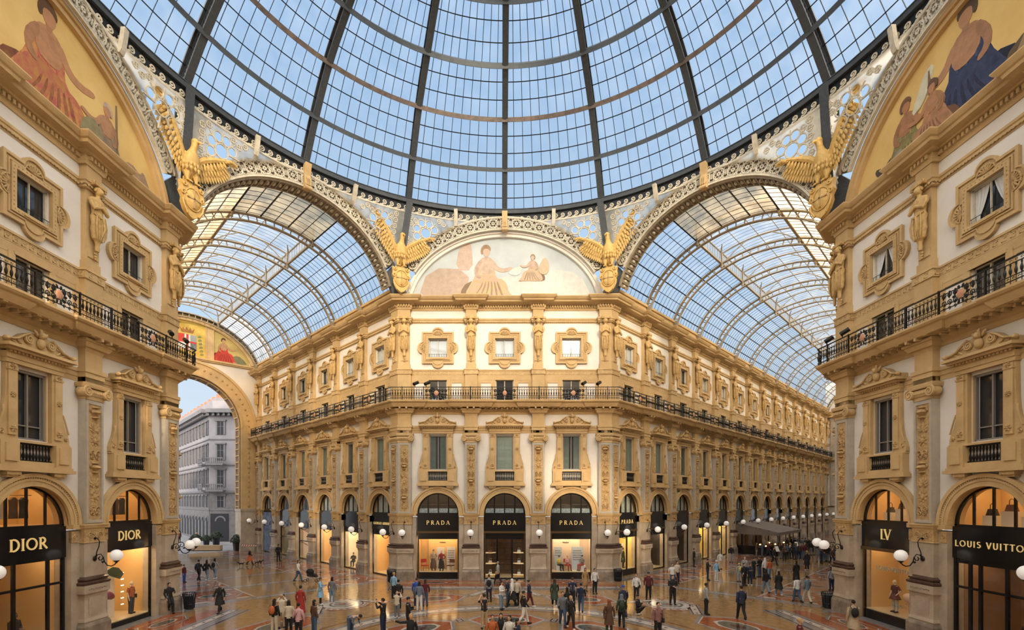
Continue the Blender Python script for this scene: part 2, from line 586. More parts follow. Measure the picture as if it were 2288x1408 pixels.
    for F, s in faces:
        q = MB()
        hw = .56
        for k in ((-1, 1) if not corner else ((-1,) if F is faces[0][0] else (1,))):
            q.tube(spiral(k*hw, 11.58, .25, 2.0, -.2, pi/2, -k, 12), .05, 5)
            q.tube([(k*hw, -.2, 11.58), (k*hw, .2, 11.58)], .22, 12)
        for i in range(7):
            q.ell((-.36+i*.12, -.13, 11.58), (.045, .04, .07), 6, 4)
        m.join(q, F)
    cap = m.mesh('ionic_capital', STONE, True)
    # entablature block
    m = MB()
    m.sweep(mould(12.02, 12.68, .02, .1, -.34, ((0, 0), (.35, 0), (.36, .4), (.7, .4), (.72, 1), (1, 1))), P)
    m.sweep(rect_prof(-.34, -.01, 12.68, 13.5), P)
    m.sweep(mould(13.48, 13.98, 0, .34, -.34), P)
    ent = m.mesh('entablature_block', STONE)
    # upper storey
    Pn = scale_path(P, corner, -.07)
    m = MB()
    m.sweep(rect_prof(-.3, 0, 14.57, 16.83), P)
    m.sweep(rect_prof(-.3, .0, 16.83, 17.26), scale_path(P, corner, .02))
    m.sweep(rect_prof(-.3, .03, 17.2, 17.27), P)
    m.sweep(rect_prof(-.3, -.08, 17.26, 22.3), Pn)
    m.sweep(rect_prof(-.3, -.03, 17.26, 17.75), Pn)
    m.sweep(rect_prof(-.3, 0, 21.55, 22.3), Pn)
    for F, s in faces:
        m.join(MB().box(-.3, .3, .03, .1, 17.95, 18.35), F)
    up = m.mesh('upper_shaft', STONE)
    lst = [('pier', pier, [('plinth', plinth, None, 'dark water-stained stone plinth'), ('carved_band', runner), ('base_moulding', basem, None, 'polished brown marble base moulding')], 'grey-beige stone pier of the pilaster'),
           ('carved_frieze', frieze), ('impost_moulding', impost), ('shaft', shaft, [('carved_panel', panel, None, 'golden relief of scrolls, vases and masks')]),
           ('ionic_capital', cap), ('entablature_block', ent), ('upper_shaft', up)]
    return Kit('pilaster', 'pilaster', lst)
K_PIL = make_pilaster(False)
K_COR = make_pilaster(True)
K_COR.name = 'corner_pilaster'

# ------------------------------------------------------------------ caryatid
def make_caryatid():
    m = MB()
    n = 16
    def ring(z, rx, ry, cy=-.14, fl=0.0, ph=0, cx=0):
        return [(cx + rx*cos(2*pi*k/n)*(1+fl*(k % 2)), cy + ry*sin(2*pi*k/n)*(1+fl*(k % 2)), z) for k in range(n)]
    # tapering scroll term below the figure, drapery, torso, neck and head as one body
    R = [ring(18.30, .10, .06), ring(18.45, .13, .08), ring(18.60, .10, .07), ring(18.78, .17, .10), ring(18.84, .25, .15, fl=.12),
         ring(19.0, .31, .19, fl=-.14), ring(19.25, .30, .19, fl=.13), ring(19.6, .31, .2, fl=-.1), ring(19.85, .33, .21, fl=.06), ring(19.95, .30, .19),
         ring(20.05, .27, .17), ring(20.3, .30, .18), ring(20.55, .36, .19), ring(20.72, .36, .17), ring(20.8, .2, .12), ring(20.84, .1, .09, -.17),
         ring(20.92, .09, .09, -.19), ring(20.97, .13, .14, -.22), ring(21.08, .15, .17, -.24), ring(21.2, .15, .17, -.23), ring(21.3, .09, .1, -.2)]
    m.loft(R)
    fig = m
    # arms crossed on the chest, running into shoulders
    for s in (-1, 1):
        fig.tube([(s*.36, -.15, 20.62), (s*.41, -.22, 20.38), (s*.36, -.33, 20.18), (s*.1, -.38, 20.32), (-s*.12, -.37, 20.42)], [.10, .095, .085, .07, .05], 7)
    # nose and brow
    fig.ell((0, -.415, 21.08), (.025, .035, .05), 6, 4)
    fig.ell((0, -.39, 20.99), (.05, .02, .015), 6, 4)
    body = fig.mesh('figure', GILT_STONE, True)
    h = MB()
    for i in range(9):
        a = pi*i/8
        h.ell((cos(a)*.16, -.2-.05*sin(a), 21.12+.15*sin(a)), (.06, .08, .07), 6, 4)
    h.ell((0, -.18, 21.28), (.17, .15, .08), 8, 4)
    hair = h.mesh('hair', GILT_STONE, True)
    d = MB()
    for i in range(5):
        x = -.26 + i*.13
        d.tube([(x*.9, -.33, 19.92), (x*1.1, -.36, 19.5), (x*.95, -.35, 19.05), (x*.7, -.3, 18.82)], [.03, .045, .04, .02], 5)
    d.tube([(-.3, -.25, 19.98), (-.1, -.36, 19.86), (.1, -.37, 19.88), (.3, -.25, 20.0)], .06, 6)
    d.tube([(.05, -.38, 19.9), (.12, -.4, 19.4), (.02, -.36, 19.0)], [.07, .06, .02], 6)
    drape = d.mesh('drapery', GILT_STONE, True)
    c = MB()
    c.box(-.3, .3, -.32, .1, 21.32, 21.5)
    c.tube(spiral(-.3, 21.38, .09, 1.2, -.3, pi/2, 1, 9), .03, 4); c.tube(spiral(.3, 21.38, .09, 1.2, -.3, pi/2, -1, 9), .03, 4)
    for i in range(3):
        c.ell((0, -.06, 18.2-.13*i), (.1-.02*i, .05, .06), 6, 4)
    cap = c.mesh('bracket_cap', GILT_STONE, True)
    return Kit('caryatid_statue', 'statue', [('figure', body), ('hair', hair), ('drapery', drape), ('bracket_cap', cap)])
K_CARY = make_caryatid()

# ------------------------------------------------------------------ first-floor window
def deepen(m, k=1.45):
    m.v = [(a, .36-(.36-b)*k, c) if b < .36 else (a, b, c) for a, b, c in m.v]
def make_window(kind):
    """kind: 0 shutters closed, 1 shutters ajar on dark room, 2 bare reflecting panes"""
    y0 = .35
    m = MB()
    for s in (-1, 1):
        # flanking strip, flaring into a scroll at the foot
        xs = lambda x: s*x
        poly = [(.74, 8.95), (1.58, 8.95), (1.58, 9.2), (1.5, 9.45), (1.36, 9.75), (1.28, 10.1), (1.24, 10.6), (1.22, 12.05), (.74, 12.05)]
        if s < 0: poly = [(-x, z) for x, z in reversed(poly)]
        m.prism(poly, .22, .36)
        a, b = sorted((s*.84, s*1.18))
        m.box(a, b, .17, .23, 9.15, 11.95)
        m.box(a-.03, b+.03, .15, .23, 11.72, 11.8)
        # pedestal beside the balustrade
        a, b = sorted((s*.80, s*1.55))
        m.box(a, b, .12, .36, 7.95, 8.9)
        a, b = sorted((s*.92, s*1.4))
        m.box(a, b, .08, .14, 8.1, 8.8)
    # entablature
    m.box(-1.26, 1.26, .18, .36, 12.0, 12.18); m.box(-1.28, 1.28, .15, .36, 12.18, 12.42)
    for i in range(16):
        x = -1.2 + i*.16
        m.box(x-.05, x+.05, .08, .2, 12.4, 12.48)
    m.box(-1.4, 1.4, .0, .36, 12.48, 12.58); m.box(-1.52, 1.52, -.1, .36, 12.58, 12.7)
    m.box(-.74, -.68, .36, .5, 9.04, 11.9); m.box(.68, .74, .36, .5, 9.04, 11.9)
    deepen(m)
    surround = m.mesh('surround', STONE)
    r = MB()
    for s in (-1, 1):
        rosette(r, s*1.01, 10.75, .13, .15); rosette(r, s*1.01, 9.4, .15, .15, 6)
        rosette(r, s*1.01, 11.86, .12, .15, 6)
        r.tube(spiral(s*1.42, 9.25, .1, 1.3, .2, pi/2, s, 9), .03, 4)
        r.tube([(s*1.3, .24, 10.3), (s*1.33, .2, 10.05), (s*1.42, .2, 9.75), (s*1.52, .2, 9.45)], .03, 5)
    deepen(r)
    ros = r.mesh('rosettes', STONE)
    # pediment
    p = MB()
    prof = [(-1.5, 12.7), (1.5, 12.7), (1.5, 12.86), (1.38, 12.93), (1.1, 12.96), (.85, 13.06), (.6, 13.28), (.35, 13.4), (0, 13.42), (-.35, 13.4), (-.6, 13.28), (-.85, 13.06), (-1.1, 12.96), (-1.38, 12.93), (-1.5, 12.86)]
    p.prism(prof, .12, .36)
    for s in (-1, 1):
        p.tube(spiral(s*.48, 13.1, .2, 1.9, .08, pi/2, -s, 12), .045, 5)
        p.tube([(s*.5, .06, 13.32), (s*.75, .06, 13.17), (s*1.0, .06, 12.97), (s*1.3, .06, 12.9), (s*1.48, .04, 12.86)], [.05, .05, .045, .04, .06], 6)
        p.ell((s*1.48, .02, 12.86), (.08, .1, .1), 8, 5)
        leaf(p, s*.75, 12.8, pi/2-s*.9, .28, .1, .1, .04); leaf(p, s*.95, 12.78, pi/2-s*1.2, .25, .08, .1, .04)
        leaf(p, s*.12, 13.3, pi/2-s*.6, .32, .12, .06, .05)
    p.ell((0, .06, 13.05), (.17, .12, .22), 10, 6)
    p.ell((0, .02, 13.38), (.13, .12, .15), 8, 6)
    leaf(p, 0, 13.42, pi/2, .26, .14, .06, .05)
    deepen(p)
    ped = p.mesh('pediment', STONE, True)
    # sill and brackets
    q = MB()
    q.box(-1.62, 1.62, .0, .36, 7.85, 7.95); q.box(-1.7, 1.7, -.06, .36, 7.7, 7.85)
    q.box(-1.58, 1.58, .1, .36, 8.88, 8.98)
    q.box(-.8, .8, .1, .36, 7.95, 8.14)
    for s in (-1, 1):
        a, b = sorted((s*.72, s*1.3))
        q.box(a, b, .02, .36, 7.56, 7.7); q.box(a+.06, b-.06, .1, .36, 7.46, 7.56)
        q.ell((s*1.01, .1, 7.6), (.24, .1, .1), 8, 5)
    sill = q.mesh('sill', STONE)
    b = MB()
    b.box(-.79, .79, .2, .34, 8.14, 8.2); b.box(-.79, .79, .2, .34, 8.82, 8.88); b.box(-.79, .79, .36, .4, 8.14, 8.88)
    for i in range(11):
        x = -.7 + i*.14
        b.lathe([(.025, 0), (.05, .12), (.05, .2), (.02, .34), (.045, .5), (.025, .62)], 6, (x, .26, 8.2))
    bal = b.mesh('balustrade', BLACKIRON)
    f = MB()
    for s in (-1, 1):
        a, c = sorted((s*.62, s*.72)); f.box(a, c, .42, .56, 9.04, 11.88)
    f.box(-.72, .72, .42, .56, 11.78, 11.88); f.box(-.72, .72, .42, .56, 9.04, 9.12)
    f.box(-.035, .035, .5, .6, 9.1, 11.8)
    if kind == 2:
        f.box(-.62, .62, .52, .58, 9.6, 9.65)
    frame = f.mesh('window_frame', WFRAME)
    pn = MB(); pn.box(-.66, .66, .62, .66, 9.05, 11.85)
    pane = pn.mesh('pane', DARKPANE)
    parts = [('surround', surround, [('rosettes', ros)]), ('pediment', ped), ('sill', sill), ('balustrade', bal, None, 'black iron balustrade panel'),
             ('window_frame', frame, [('pane', pane)])]
    if kind in (0, 1):
        for s in (-1, 1):
            sh = MB()
            w = .60
            g = MB(); g.box(0, w, 0, .04, 9.12, 11.78)
            for zz in (9.2, 10.1, 11.0):
                for k in range(9):
                    g.box(.06, w-.06, -.015, 0, zz+.08*k, zz+.08*k+.05)
            ang = 0 if kind == 0 else radians(22)
            M_ = T(-.61, .52, 0) @ rotz(-ang*0 + (ang if 0 else 0))
            if kind == 1:
                M_ = T(-.61, .50, 0) @ rotz(radians(-0)) @ Matrix.Scale(.72, 4, (1, 0, 0))
            if s > 0: M_ = Matrix.Scale(-1, 4, (1, 0, 0)) @ M_
            sh.join(g, M_)
            if s > 0: sh.f = [tuple(reversed(ff)) for ff in sh.f]
            parts.append(('shutter', sh.mesh('shutter', SHUTTERL if kind == 0 else SHUTTER)))
    return Kit('pedimented_window', 'window', parts)
K_WIN = [make_window(k) for k in (0, 1, 2)]

# ------------------------------------------------------------------ quatrefoil window
def quat_outline(a, r, n=9):
    """square of half side a with a lobe of radius r on each side"""
    pts = []
    for q in range(4):
        t = q*pi/2
        loc = [(a, -a)] + [(a + .0 + r*.62*0 + r*cos(u)*.82, r*sin(u)) for u in [ -pi/2 + pi*i/n for i in range(n+1)]]
        for x, z in loc:
            pts.append((x*cos(t)-z*sin(t), x*sin(t)+z*cos(t)))
    return pts
def make_quat():
    zc = 19.07
    m = MB()
    def frame(o, i, y0, y1):
        N = len(o)
        vs = [(x, y0, z+zc) for x, z in o] + [(x, y0, z+zc) for x, z in i] + [(x, y1, z+zc) for x, z in o] + [(x, y1, z+zc) for x, z in i]
        fs = []
        for k in range(N):
            l = (k+1) % N
            fs += [(k, l, l+N, k+N), (k+2*N, k+3*N, l+3*N, l+2*N), (k, k+2*N, l+2*N, l), (k+N, l+N, l+3*N, k+3*N)]
        m.add(vs, fs)
    O = quat_outline(1.28, .47); 
    # square inner ring sampled to the same count
    n = len(O)//4
    def inner(h):
        pts = []
        for q in range(4):
            t = q*pi/2
            for k in range(n):
                u = -1 + 2*k/n
                x, z = h, u*h
                pts.append((x*cos(t)-z*sin(t), x*sin(t)+z*cos(t)))
        return pts
    frame(O, inner(.8), .24, .36)
    def scaled(a, r): return quat_outline(a, r)
    frame(scaled(1.3, .46), scaled(1.18, .44), .17, .25)
    frame(scaled(1.08, .40), scaled(1.02, .385), .19, .25)
    o = inner(.98); i = inner(.78)
    frame(o, i, .15, .3)
    m.box(-.5, .5, .1, .3, zc-.93, zc-.84)
    sur = m.mesh('surround', STONE)
    s = MB()
    for q, hw in ((0, 1), (1, 1), (2, 1)):
        t = q*pi/2
        cx, cz = 1.05*cos(t), 1.05*sin(t)
        for k in range(7):
            a = t - pi*.42 + pi*.84*k/6
            leaf(s, cx, zc+cz, a, .42, .09, .2, .045)
    for k in range(40):
        a = 2*pi*k/40
        x = max(-1, min(1, 1.35*cos(a)))*.9; z = max(-1, min(1, 1.35*sin(a)))*.9
        s.ell((x, .15, z+zc), (.035, .03, .035), 5, 4)
    shell = s.mesh('shell_ornament', CARVED)
    f = MB()
    for k in (-1, 1):
        a, c = sorted((k*.70, k*.78)); f.box(a, c, .42, .5, zc-.78, zc+.78)
    f.box(-.78, .78, .42, .5, zc+.7, zc+.78); f.box(-.78, .78, .42, .5, zc-.78, zc-.7)
    f.box(-.025, .025, .42, .48, zc-.7, zc+.7)
    fr = f.mesh('window_frame', CREAMIRON)
    pn = MB(); pn.box(-.74, .74, .55, .58, zc-.75, zc+.75)
    g = MB(); g.tube([(-.76, .3, zc-.5), (.76, .3, zc-.5)], .014, 5)
    for k in range(8): g.tube([(-.7+k*.2, .3, zc-.76), (-.7+k*.2, .3, zc-.5)], .01, 4)
    return Kit('quatrefoil_window', 'window', [('surround', sur, [('shell_ornament', shell)]), ('window_frame', fr, [('pane', pn.mesh('pane', SKYPANE))]), ('guard_rail', g.mesh('guard_rail', BLACKIRON))])
K_QUAT = make_quat()
_pd = MB(); _pd.box(-.74, .74, .55, .58, 18.32, 19.82)
PANE_DARK = _pd.mesh('pane', DARKPANE)
def curtains(zc):
    c = MB()
    for s in (-1, 1):
        N = 12
        vs = []
        for j in range(6):
            w = .62 - .5*(j/5)**1.2 if j < 4 else .2
            zz = zc+.7 - 1.4*j/5
            for i in range(N+1):
                x = s*(.7 - w*i/N); y = .50 + .02*sin(i*1.9)
                vs.append((x, y, zz))
        fs = [(j*(N+1)+i, j*(N+1)+i+1, (j+1)*(N+1)+i+1, (j+1)*(N+1)+i) for j in range(5) for i in range(N)]
        c.add(vs, fs)
    return c.mesh('curtain', CURTAIN, True)
CURT = curtains(19.07)

# ------------------------------------------------------------------ low mezzanine window behind the balcony
def make_mezz(hw_bay):
    m = MB()
    m.box(-hw_bay+.5, hw_bay-.5, .29, .36, 16.42, 16.84)
    for s in (-1, 1):
        for x0, x1 in ((.74, 1.02), (hw_bay-.72, hw_bay-.48)):
            a, c = sorted((s*x0, s*x1)); m.box(a, c, .25, .36, 14.57, 16.5)
        a, c = sorted((s*1.02, s*(hw_bay-.7)))
        m.box(a, c, .3, .36, 14.57, 14.9); m.box(a, c, .3, .36, 16.2, 16.5)
        m.box(a+.0, a+.1, .3, .36, 14.9, 16.2); m.box(c-.1, c, .3, .36, 14.9, 16.2)
    m.box(-.8, .8, .22, .36, 16.42, 16.55)
    sur = m.mesh('surround', STONE)
    f = MB()
    f.box(-.74, .74, .42, .5, 16.38, 16.46)
    for x in (-.7, 0, .7): f.box(x-.035, x+.035, .42, .5, 14.6, 16.46)
    p = MB(); p.box(-.72, .72, .52, .55, 14.6, 16.44)
    return Kit('low_window', 'window', [('surround', sur), ('window_frame', f.mesh('window_frame', CREAMIRON), [('pane', p.mesh('pane', DARKPANE))])])
K_MEZ_N = make_mezz(BN/2)
K_MEZ_W = make_mezz(PB/2)

# ------------------------------------------------------------------ key-pattern band + string course + field: structure trims per facade
# ------------------------------------------------------------------ railing
def make_railing(w):
    L = w
    f = MB()
    zb, zt = 14.62, 15.62
    y = -.82
    f.box(-L/2, L/2, y-.04, y+.04, zt-.05, zt)
    f.box(-L/2, L/2, y-.02, y+.02, zt-.25, zt-.22); f.box(-L/2, L/2, y-.02, y+.02, zb+.1, zb+.13); f.box(-L/2, L/2, y-.02, y+.02, zb+.28, zb+.31)
    for x in (-L/2+.02, -1.02, 1.02, L/2-.02):
        f.box(x-.03, x+.03, y-.035, y+.035, 14.57, zt+.03)
    frame = f.mesh('rail_frame', BLACKIRON)
    b = MB()
    n = int((L/2-1.05)/.2)
    for s in (-1, 1):
        for i in range(n):
            x = s*(1.14 + i*.2 + .03)
            b.lathe([(.012, 0), (.05, .12), (.055, .2), (.02, .33), (.035, .42), (.012, .47)], 5, (x, y, zb+.3))
            b.tube(spiral(x, zt-.14, .055, 1, y, 0, s, 7), .012, 3)
            b.tube([(x, y, zb), (x, y, zb+.3)], .016, 4)
            b.tube(spiral(x+.1*s, zb+.2, .06, .8, y, 0, s, 6), .014, 3)
    bal = halves(b, 'balusters', BLACKIRON)
    d = MB()
    for i in range(-3, 4):
        if i == 0: continue
        sg = 1 if i > 0 else -1
        x = i*.26
        d.tube(spiral(x, zb+.68, .13, 1.5, y, pi/2, sg, 9), .026, 4)
        d.tube(spiral(x, zb+.36, .13, 1.5, y, -pi/2, -sg, 9), .026, 4)
        d.tube(spiral(x, zb+.12, .08, 1.2, y, -pi/2, -sg, 7), .022, 4)
        leaf(d, x, zb+.5, pi/2, .35, .1, y)
    for k in range(10):
        a = 2*pi*k/10
        leaf(d, cos(a)*.2, zb+.5+sin(a)*.22, a, .2, .12, y)
    scr = d.mesh('scroll_panel', BLACKIRON)
    md = MB()
    md.ell((0, y-.02, zb+.5), (.17, .05, .2), 14, 8)
    med = md.mesh('medallion', mat('terracotta_medallion', (.62, .30, .17), .6, .2, 5))
    return Kit('balcony_railing', 'railing', [('rail_frame', frame), ('balusters', bal[0]), ('balusters', bal[1]), ('scroll_panel', scr, [('medallion', med, None, 'pinkish oval medallion')])])
K_RAIL_N = make_railing(BN)
K_RAIL_W = make_railing(PB)
# ------------------------------------------------------------------ lettering
def arc(cx, cz, rx, rz, a0, a1, n=12):
    return [(cx+rx*cos(radians(a0+(a1-a0)*i/n)), cz+rz*sin(radians(a0+(a1-a0)*i/n))) for i in range(n+1)]
def glyph(m, ch, x, z, h, y0, y1, serif=True):
    """capital letter built of thick and thin strokes; returns the advance"""
    S = h; t = .15*S if serif else .12*S; u = .055*S if serif else .12*S
    def V(xx, a=0, b=1, w=None): 
        w = w or t
        m.box(x+xx*S-w/2, x+xx*S+w/2, y0, y1, z+a*S, z+b*S)
    def H(a, b, zz, w=None):
        w = w or u
        m.box(x+a*S, x+b*S, y0, y1, z+zz*S-w/2, z+zz*S+w/2)
    def D(p, q, w=None): m.ribbon([(x+p[0]*S, z+p[1]*S), (x+q[0]*S, z+q[1]*S)], w or t, y0, y1)
    def A(cx, cz, rx, rz, a0, a1, w=None): m.ribbon(arc(x+cx*S, z+cz*S, rx*S, rz*S, a0, a1), w or t*.9, y0, y1)
    def sf(a, zz):
        if serif: H(a-.13, a+.13, .03 if zz == 0 else .97, .05*S)
    if ch == 'P': V(.15); sf(.15, 0); sf(.15, 1); A(.3, .72, .3, .25, -90, 90); H(.15, .32, .97); H(.15, .32, .47); return .78*S
    if ch == 'R': V(.15); sf(.15, 0); sf(.15, 1); A(.3, .73, .27, .24, -90, 90); H(.15, .32, .97); H(.15, .32, .49); D((.34, .48), (.74, .02)); return .86*S
    if ch == 'A': D((.04, 0), (.4, 1), u*1.1 if serif else None); D((.38, 1), (.76, 0)); H(.18, .62, .33); sf(.06, 0); sf(.74, 0); return .88*S
    if ch == 'D': V(.15); sf(.15, 0); sf(.15, 1); A(.3, .5, .46, .47, -90, 90); H(.15, .32, .97); H(.15, .32, .03); return .92*S
    if ch == 'I': V(.14); sf(.14, 0); sf(.14, 1); return .38*S
    if ch in 'OQ': m.ribbon(arc(x+.48*S, z+.5*S, .42*S, .45*S, 0, 345, 22), t*.85, y0, y1, closed=True); return 1.04*S
    if ch in 'GC':
        A(.48, .5, .42, .45, 45, 320)
        if ch == 'G': V(.78, .05, .42); H(.6, .88, .42)
        return .98*S
    if ch == 'L': V(.14); H(.1, .58, .04); sf(.14, 1); return .64*S
    if ch == 'V': D((.04, 1), (.4, 0)); D((.38, 0), (.74, 1), u*1.2 if serif else None); sf(.06, 1); sf(.72, 1); return .8*S
    if ch == 'U': V(.14, .3, 1); V(.68, .3, 1, u if serif else None); A(.41, .32, .27, .28, 180, 360); return .84*S
    if ch == 'S': A(.3, .74, .21, .21, 40, 270); A(.3, .29, .24, .24, -140, 90); return .64*S
    if ch == 'T': V(.33); H(0, .66, .96); return .7*S
    if ch == 'N': V(.12, w=u if serif else None); V(.66, w=u if serif else None); D((.12, 1), (.66, 0)); return .82*S
    if ch == 'M': V(.12, w=u if serif else None); V(.86); D((.12, 1), (.48, .1)); D((.48, .1), (.84, 1), u if serif else None); return 1.02*S
    return .45*S
def lettering(text, h, y, mat_, cx=0, z=0, serif=True, track=.12, depth=.03, name='lettering'):
    m = MB(); x = 0
    for ch in text:
        x += glyph(m, ch, x, z, h, y-depth, y, serif) + track*h
    x -= track*h
    m.xf(T(cx-x/2, 0, 0))
    return m.mesh(name, mat_)

# ------------------------------------------------------------------ shopfront kits
WARM = (1.0, 0.60, 0.24)
def emis(name, col, s):
    return mat(name, (.8, .8, .8), .5, emit=col, estr=s)
LAMP_W = emis('warm_shop_light', (1, .76, .46), 13.0)
LAMP_WW = emis('amber_shop_light', (1, .68, .36), 4.2)
LAMP_DIM = emis('dim_shop_light', (1, .62, .30), 1.6)
STRIP = emis('light_strip', (1, .78, .48), 6.0)
WALLS = {
 'amber': mat('amber_shop_wall', (.78, .50, .20), .6), 'cream': mat('cream_shop_wall', (.86, .78, .62), .6),
 'dark': mat('dark_shop_wall', (.05, .035, .025), .5), 'yellow': mat('yellow_shop_wall', (.85, .66, .22), .6),
 'pink': mat('blush_shop_wall', (.88, .70, .55), .6), 'green': mat('sage_shop_wall', (.55, .55, .38), .6),
 'brown': mat('brown_shop_wall', (.30, .16, .08), .6)}
DISPFLOOR = mat('glossy_display_floor', (.80, .62, .36), .25)
PLANTER = mat('patterned_blue_white_screen', (.62, .70, .68), .5, .5, 9, col2=(.20, .30, .34))
LUNCURT = mat('pale_lunette_blind', (.66, .70, .62), .7, .3, 3)
def half_disc(m, r, y0, y1, z, n=20, mi=0):
    m.prism([(r*cos(pi*i/n), z+r*sin(pi*i/n)) for i in range(n+1)], y0, y1, mi)
def arch_ring(m, r0, r1, y0, y1, z, n=28, mi=0, a0=0, a1=pi):
    o = [(r1*cos(a0+(a1-a0)*i/n), z+r1*sin(a0+(a1-a0)*i/n)) for i in range(n+1)]
    i_ = [(r0*cos(a0+(a1-a0)*i/n), z+r0*sin(a0+(a1-a0)*i/n)) for i in range(n+1)]
    N = n+1
    vs = [(x, y0, q) for x, q in o]+[(x, y0, q) for x, q in i_]+[(x, y1, q) for x, q in o]+[(x, y1, q) for x, q in i_]
    fs = []
    for k in range(n):
        l = k+1
        fs += [(k, k+N, l+N, l)[::-1] if 0 else (l, k, k+N, l+N)[::-1], (k, l, l+2*N, k+2*N), (k+N, k+3*N, l+3*N, l+N), (k+2*N, l+2*N, l+3*N, k+3*N)]
    fs += [(0, 2*N, 3*N, N), (n, n+N, n+3*N, n+2*N)]
    m.add(vs, fs, mi)

_m = MB()
arch_ring(_m, 1.70, 2.24, .2, .36, ZSP); arch_ring(_m, 2.08, 2.24, .12, .2, ZSP); arch_ring(_m, 1.70, 1.80, .16, .2, ZSP); arch_ring(_m, 1.92, 2.02, .17, .2, ZSP)
arch_ring(_m, 1.70, 1.76, .3, .95, ZSP)
for i in range(60):
    a = pi*(i+.5)/60
    _m.ell((2.05*cos(a), .17, ZSP+2.05*sin(a)), (.035, .03, .035), 5, 4)
ARCHIV = _m.mesh('archivolt', STONE)

def make_shop(style):
    y = .5
    st = dict(wall='amber', light=LAMP_W, sign=None, serif=True, h=.33, door=False, lun='dark', frame=BLACK, depth=1.7, strips=0, grid=False, ledge=True, top=3.3, base=.17, mull=(), transom=None, signz=4.5, trk=.35)
    st.update(style)
    parts = [('archivolt', ARCHIV, None, 'moulded stone archivolt')]
    # lunette
    f = MB()
    arch_ring(f, 1.60, 1.71, y, y+.12, ZSP)
    f.box(-1.7, 1.7, y, y+.12, ZSP-.05, ZSP+.05)
    for x in (-.85, 0, .85):
        f.box(x-.04, x+.04, y+.02, y+.1, ZSP, ZSP+sqrt(1.65**2-x*x))
    p = MB(); half_disc(p, 1.62, y+.05, y+.06, ZSP)
    sub = [('pane', p.mesh('pane', SHOPGLASS))]
    parts.append(('lunette_frame', f.mesh('lunette_frame', BLACK), sub))
    room = MB(); lm = {'warm': (WALLS['amber'], LAMP_WW), 'dark': (WALLS['dark'], LAMP_DIM), 'pale': (WALLS['dark'], LAMP_DIM)}[st['lun']]
    room.box(-1.72, 1.72, 2.6, 2.65, ZSP+.02, 7.4); room.box(-1.9, -1.72, .9, 2.6, ZSP+.02, 7.3); room.box(1.72, 1.9, .9, 2.6, ZSP+.02, 7.3)
    room.box(-1.72, 1.72, .65, 2.6, ZSP+.0, ZSP+.04); room.box(-1.9, 1.9, .95, 2.65, 7.3, 7.4)
    lp = MB(); lp.box(-1.2, 1.2, 1.2, 2.2, 7.24, 7.28)
    parts.append(('mezzanine_room', room.mesh('mezzanine_room', lm[0]), [('ceiling_light', lp.mesh('ceiling_light', lm[1]))]))
    if st['lun'] == 'pale':
        b = MB(); half_disc(b, 1.55, y+.25, y+.27, ZSP)
        for k in range(16):
            x = -1.5+k*.2
            b.box(x-.02, x+.02, y+.22, y+.25, ZSP, ZSP+sqrt(max(.01, 1.5**2-x*x)))
        parts.append(('window_blind', b.mesh('window_blind', LUNCURT)))
    if st.get('planter'):
        b = MB()
        for k in range(4): b.box(-1.58+k*.8, -1.58+k*.8+.74, y+.14, y+.2, ZSP+.06, ZSP+.42)
        parts.append(('patterned_screen', b.mesh('patterned_screen', PLANTER)))
        b = MB(); b.tube([(-1.5, y+.3, ZSP+.75), (1.5, y+.3, ZSP+.75)], .02, 5)
        parts.append(('hand_rail', b.mesh('hand_rail', BRONZE)))
    # sign board
    b = MB(); b.box(-1.72, 1.72, y-.08, y+.06, 3.97, ZSP-.05)
    sb = []
    if st['sign']:
        sb = [('lettering', lettering(st['sign'], st['h'], y-.08, GOLDLET, 0, st['signz'], st['serif'], st['trk']), None, 'gold lettering')]
    parts.append(('sign_board', b.mesh('sign_board', BLACK), sb, 'black glossy sign board'))
    # frame
    top, base = st['top'], st['base']
    f = MB()
    f.box(-1.72, -1.6, y-.02, y+.1, 0, 3.97); f.box(1.6, 1.72, y-.02, y+.1, 0, 3.97)
    f.box(-1.6, 1.6, y, y+.1, top, 3.8 if st['ledge'] else 3.97)
    f.box(-1.6, 1.6, y, y+.1, 0, base)
    for x in st['mull']: f.box(x-.06, x+.06, y, y+.1, base, top)
    if st['transom']: f.box(-1.6, 1.6, y-.02, y+.1, st['transom']-.05, st['transom']+.05)
    fr = f.mesh('display_frame', st['frame'])
    g = MB(); g.box(-1.6, 1.6, y+.04, y+.05, base, top)
    sub = [('pane', g.mesh('pane', SHOPGLASS))]
    if st['ledge']:
        l = MB(); l.box(-1.74, 1.74, y-.12, y+.1, 3.8, 3.97)
        for k in (-1, 1): a, c = sorted((k*1.6, k*1.66)); l.box(a, c, y-.06, y+.02, 0, 3.8)
        sub.append(('bronze_ledge', l.mesh('bronze_ledge', BRONZE), None))
    parts.append(('display_frame', fr, [s_[:2] for s_ in sub]))
    # room behind the glass
    D = st['depth']
    r = MB()
    r.box(-1.72, 1.72, y+D, y+D+.05, 0, 3.95); r.box(-1.9, -1.72, y+.46, y+D, 0, 3.95); r.box(1.72, 1.9, y+.46, y+D, 0, 3.95)
    r.box(-1.72, 1.72, y+.1, y+D, top+.25, top+.3)
    fl = MB(); fl.box(-1.72, 1.72, y+.1, y+D, 0, base+.04)
    lp = MB()
    for k in range(4): lp.box(-1.4+k*.8, -1.4+k*.8+.4, y+.3, y+.3+min(D*.5, 1.2), top+.2, top+.24)
    rp = [('display_floor', fl.mesh('display_floor', DISPFLOOR)), ('ceiling_light', lp.mesh('ceiling_light', st['light']), None)]
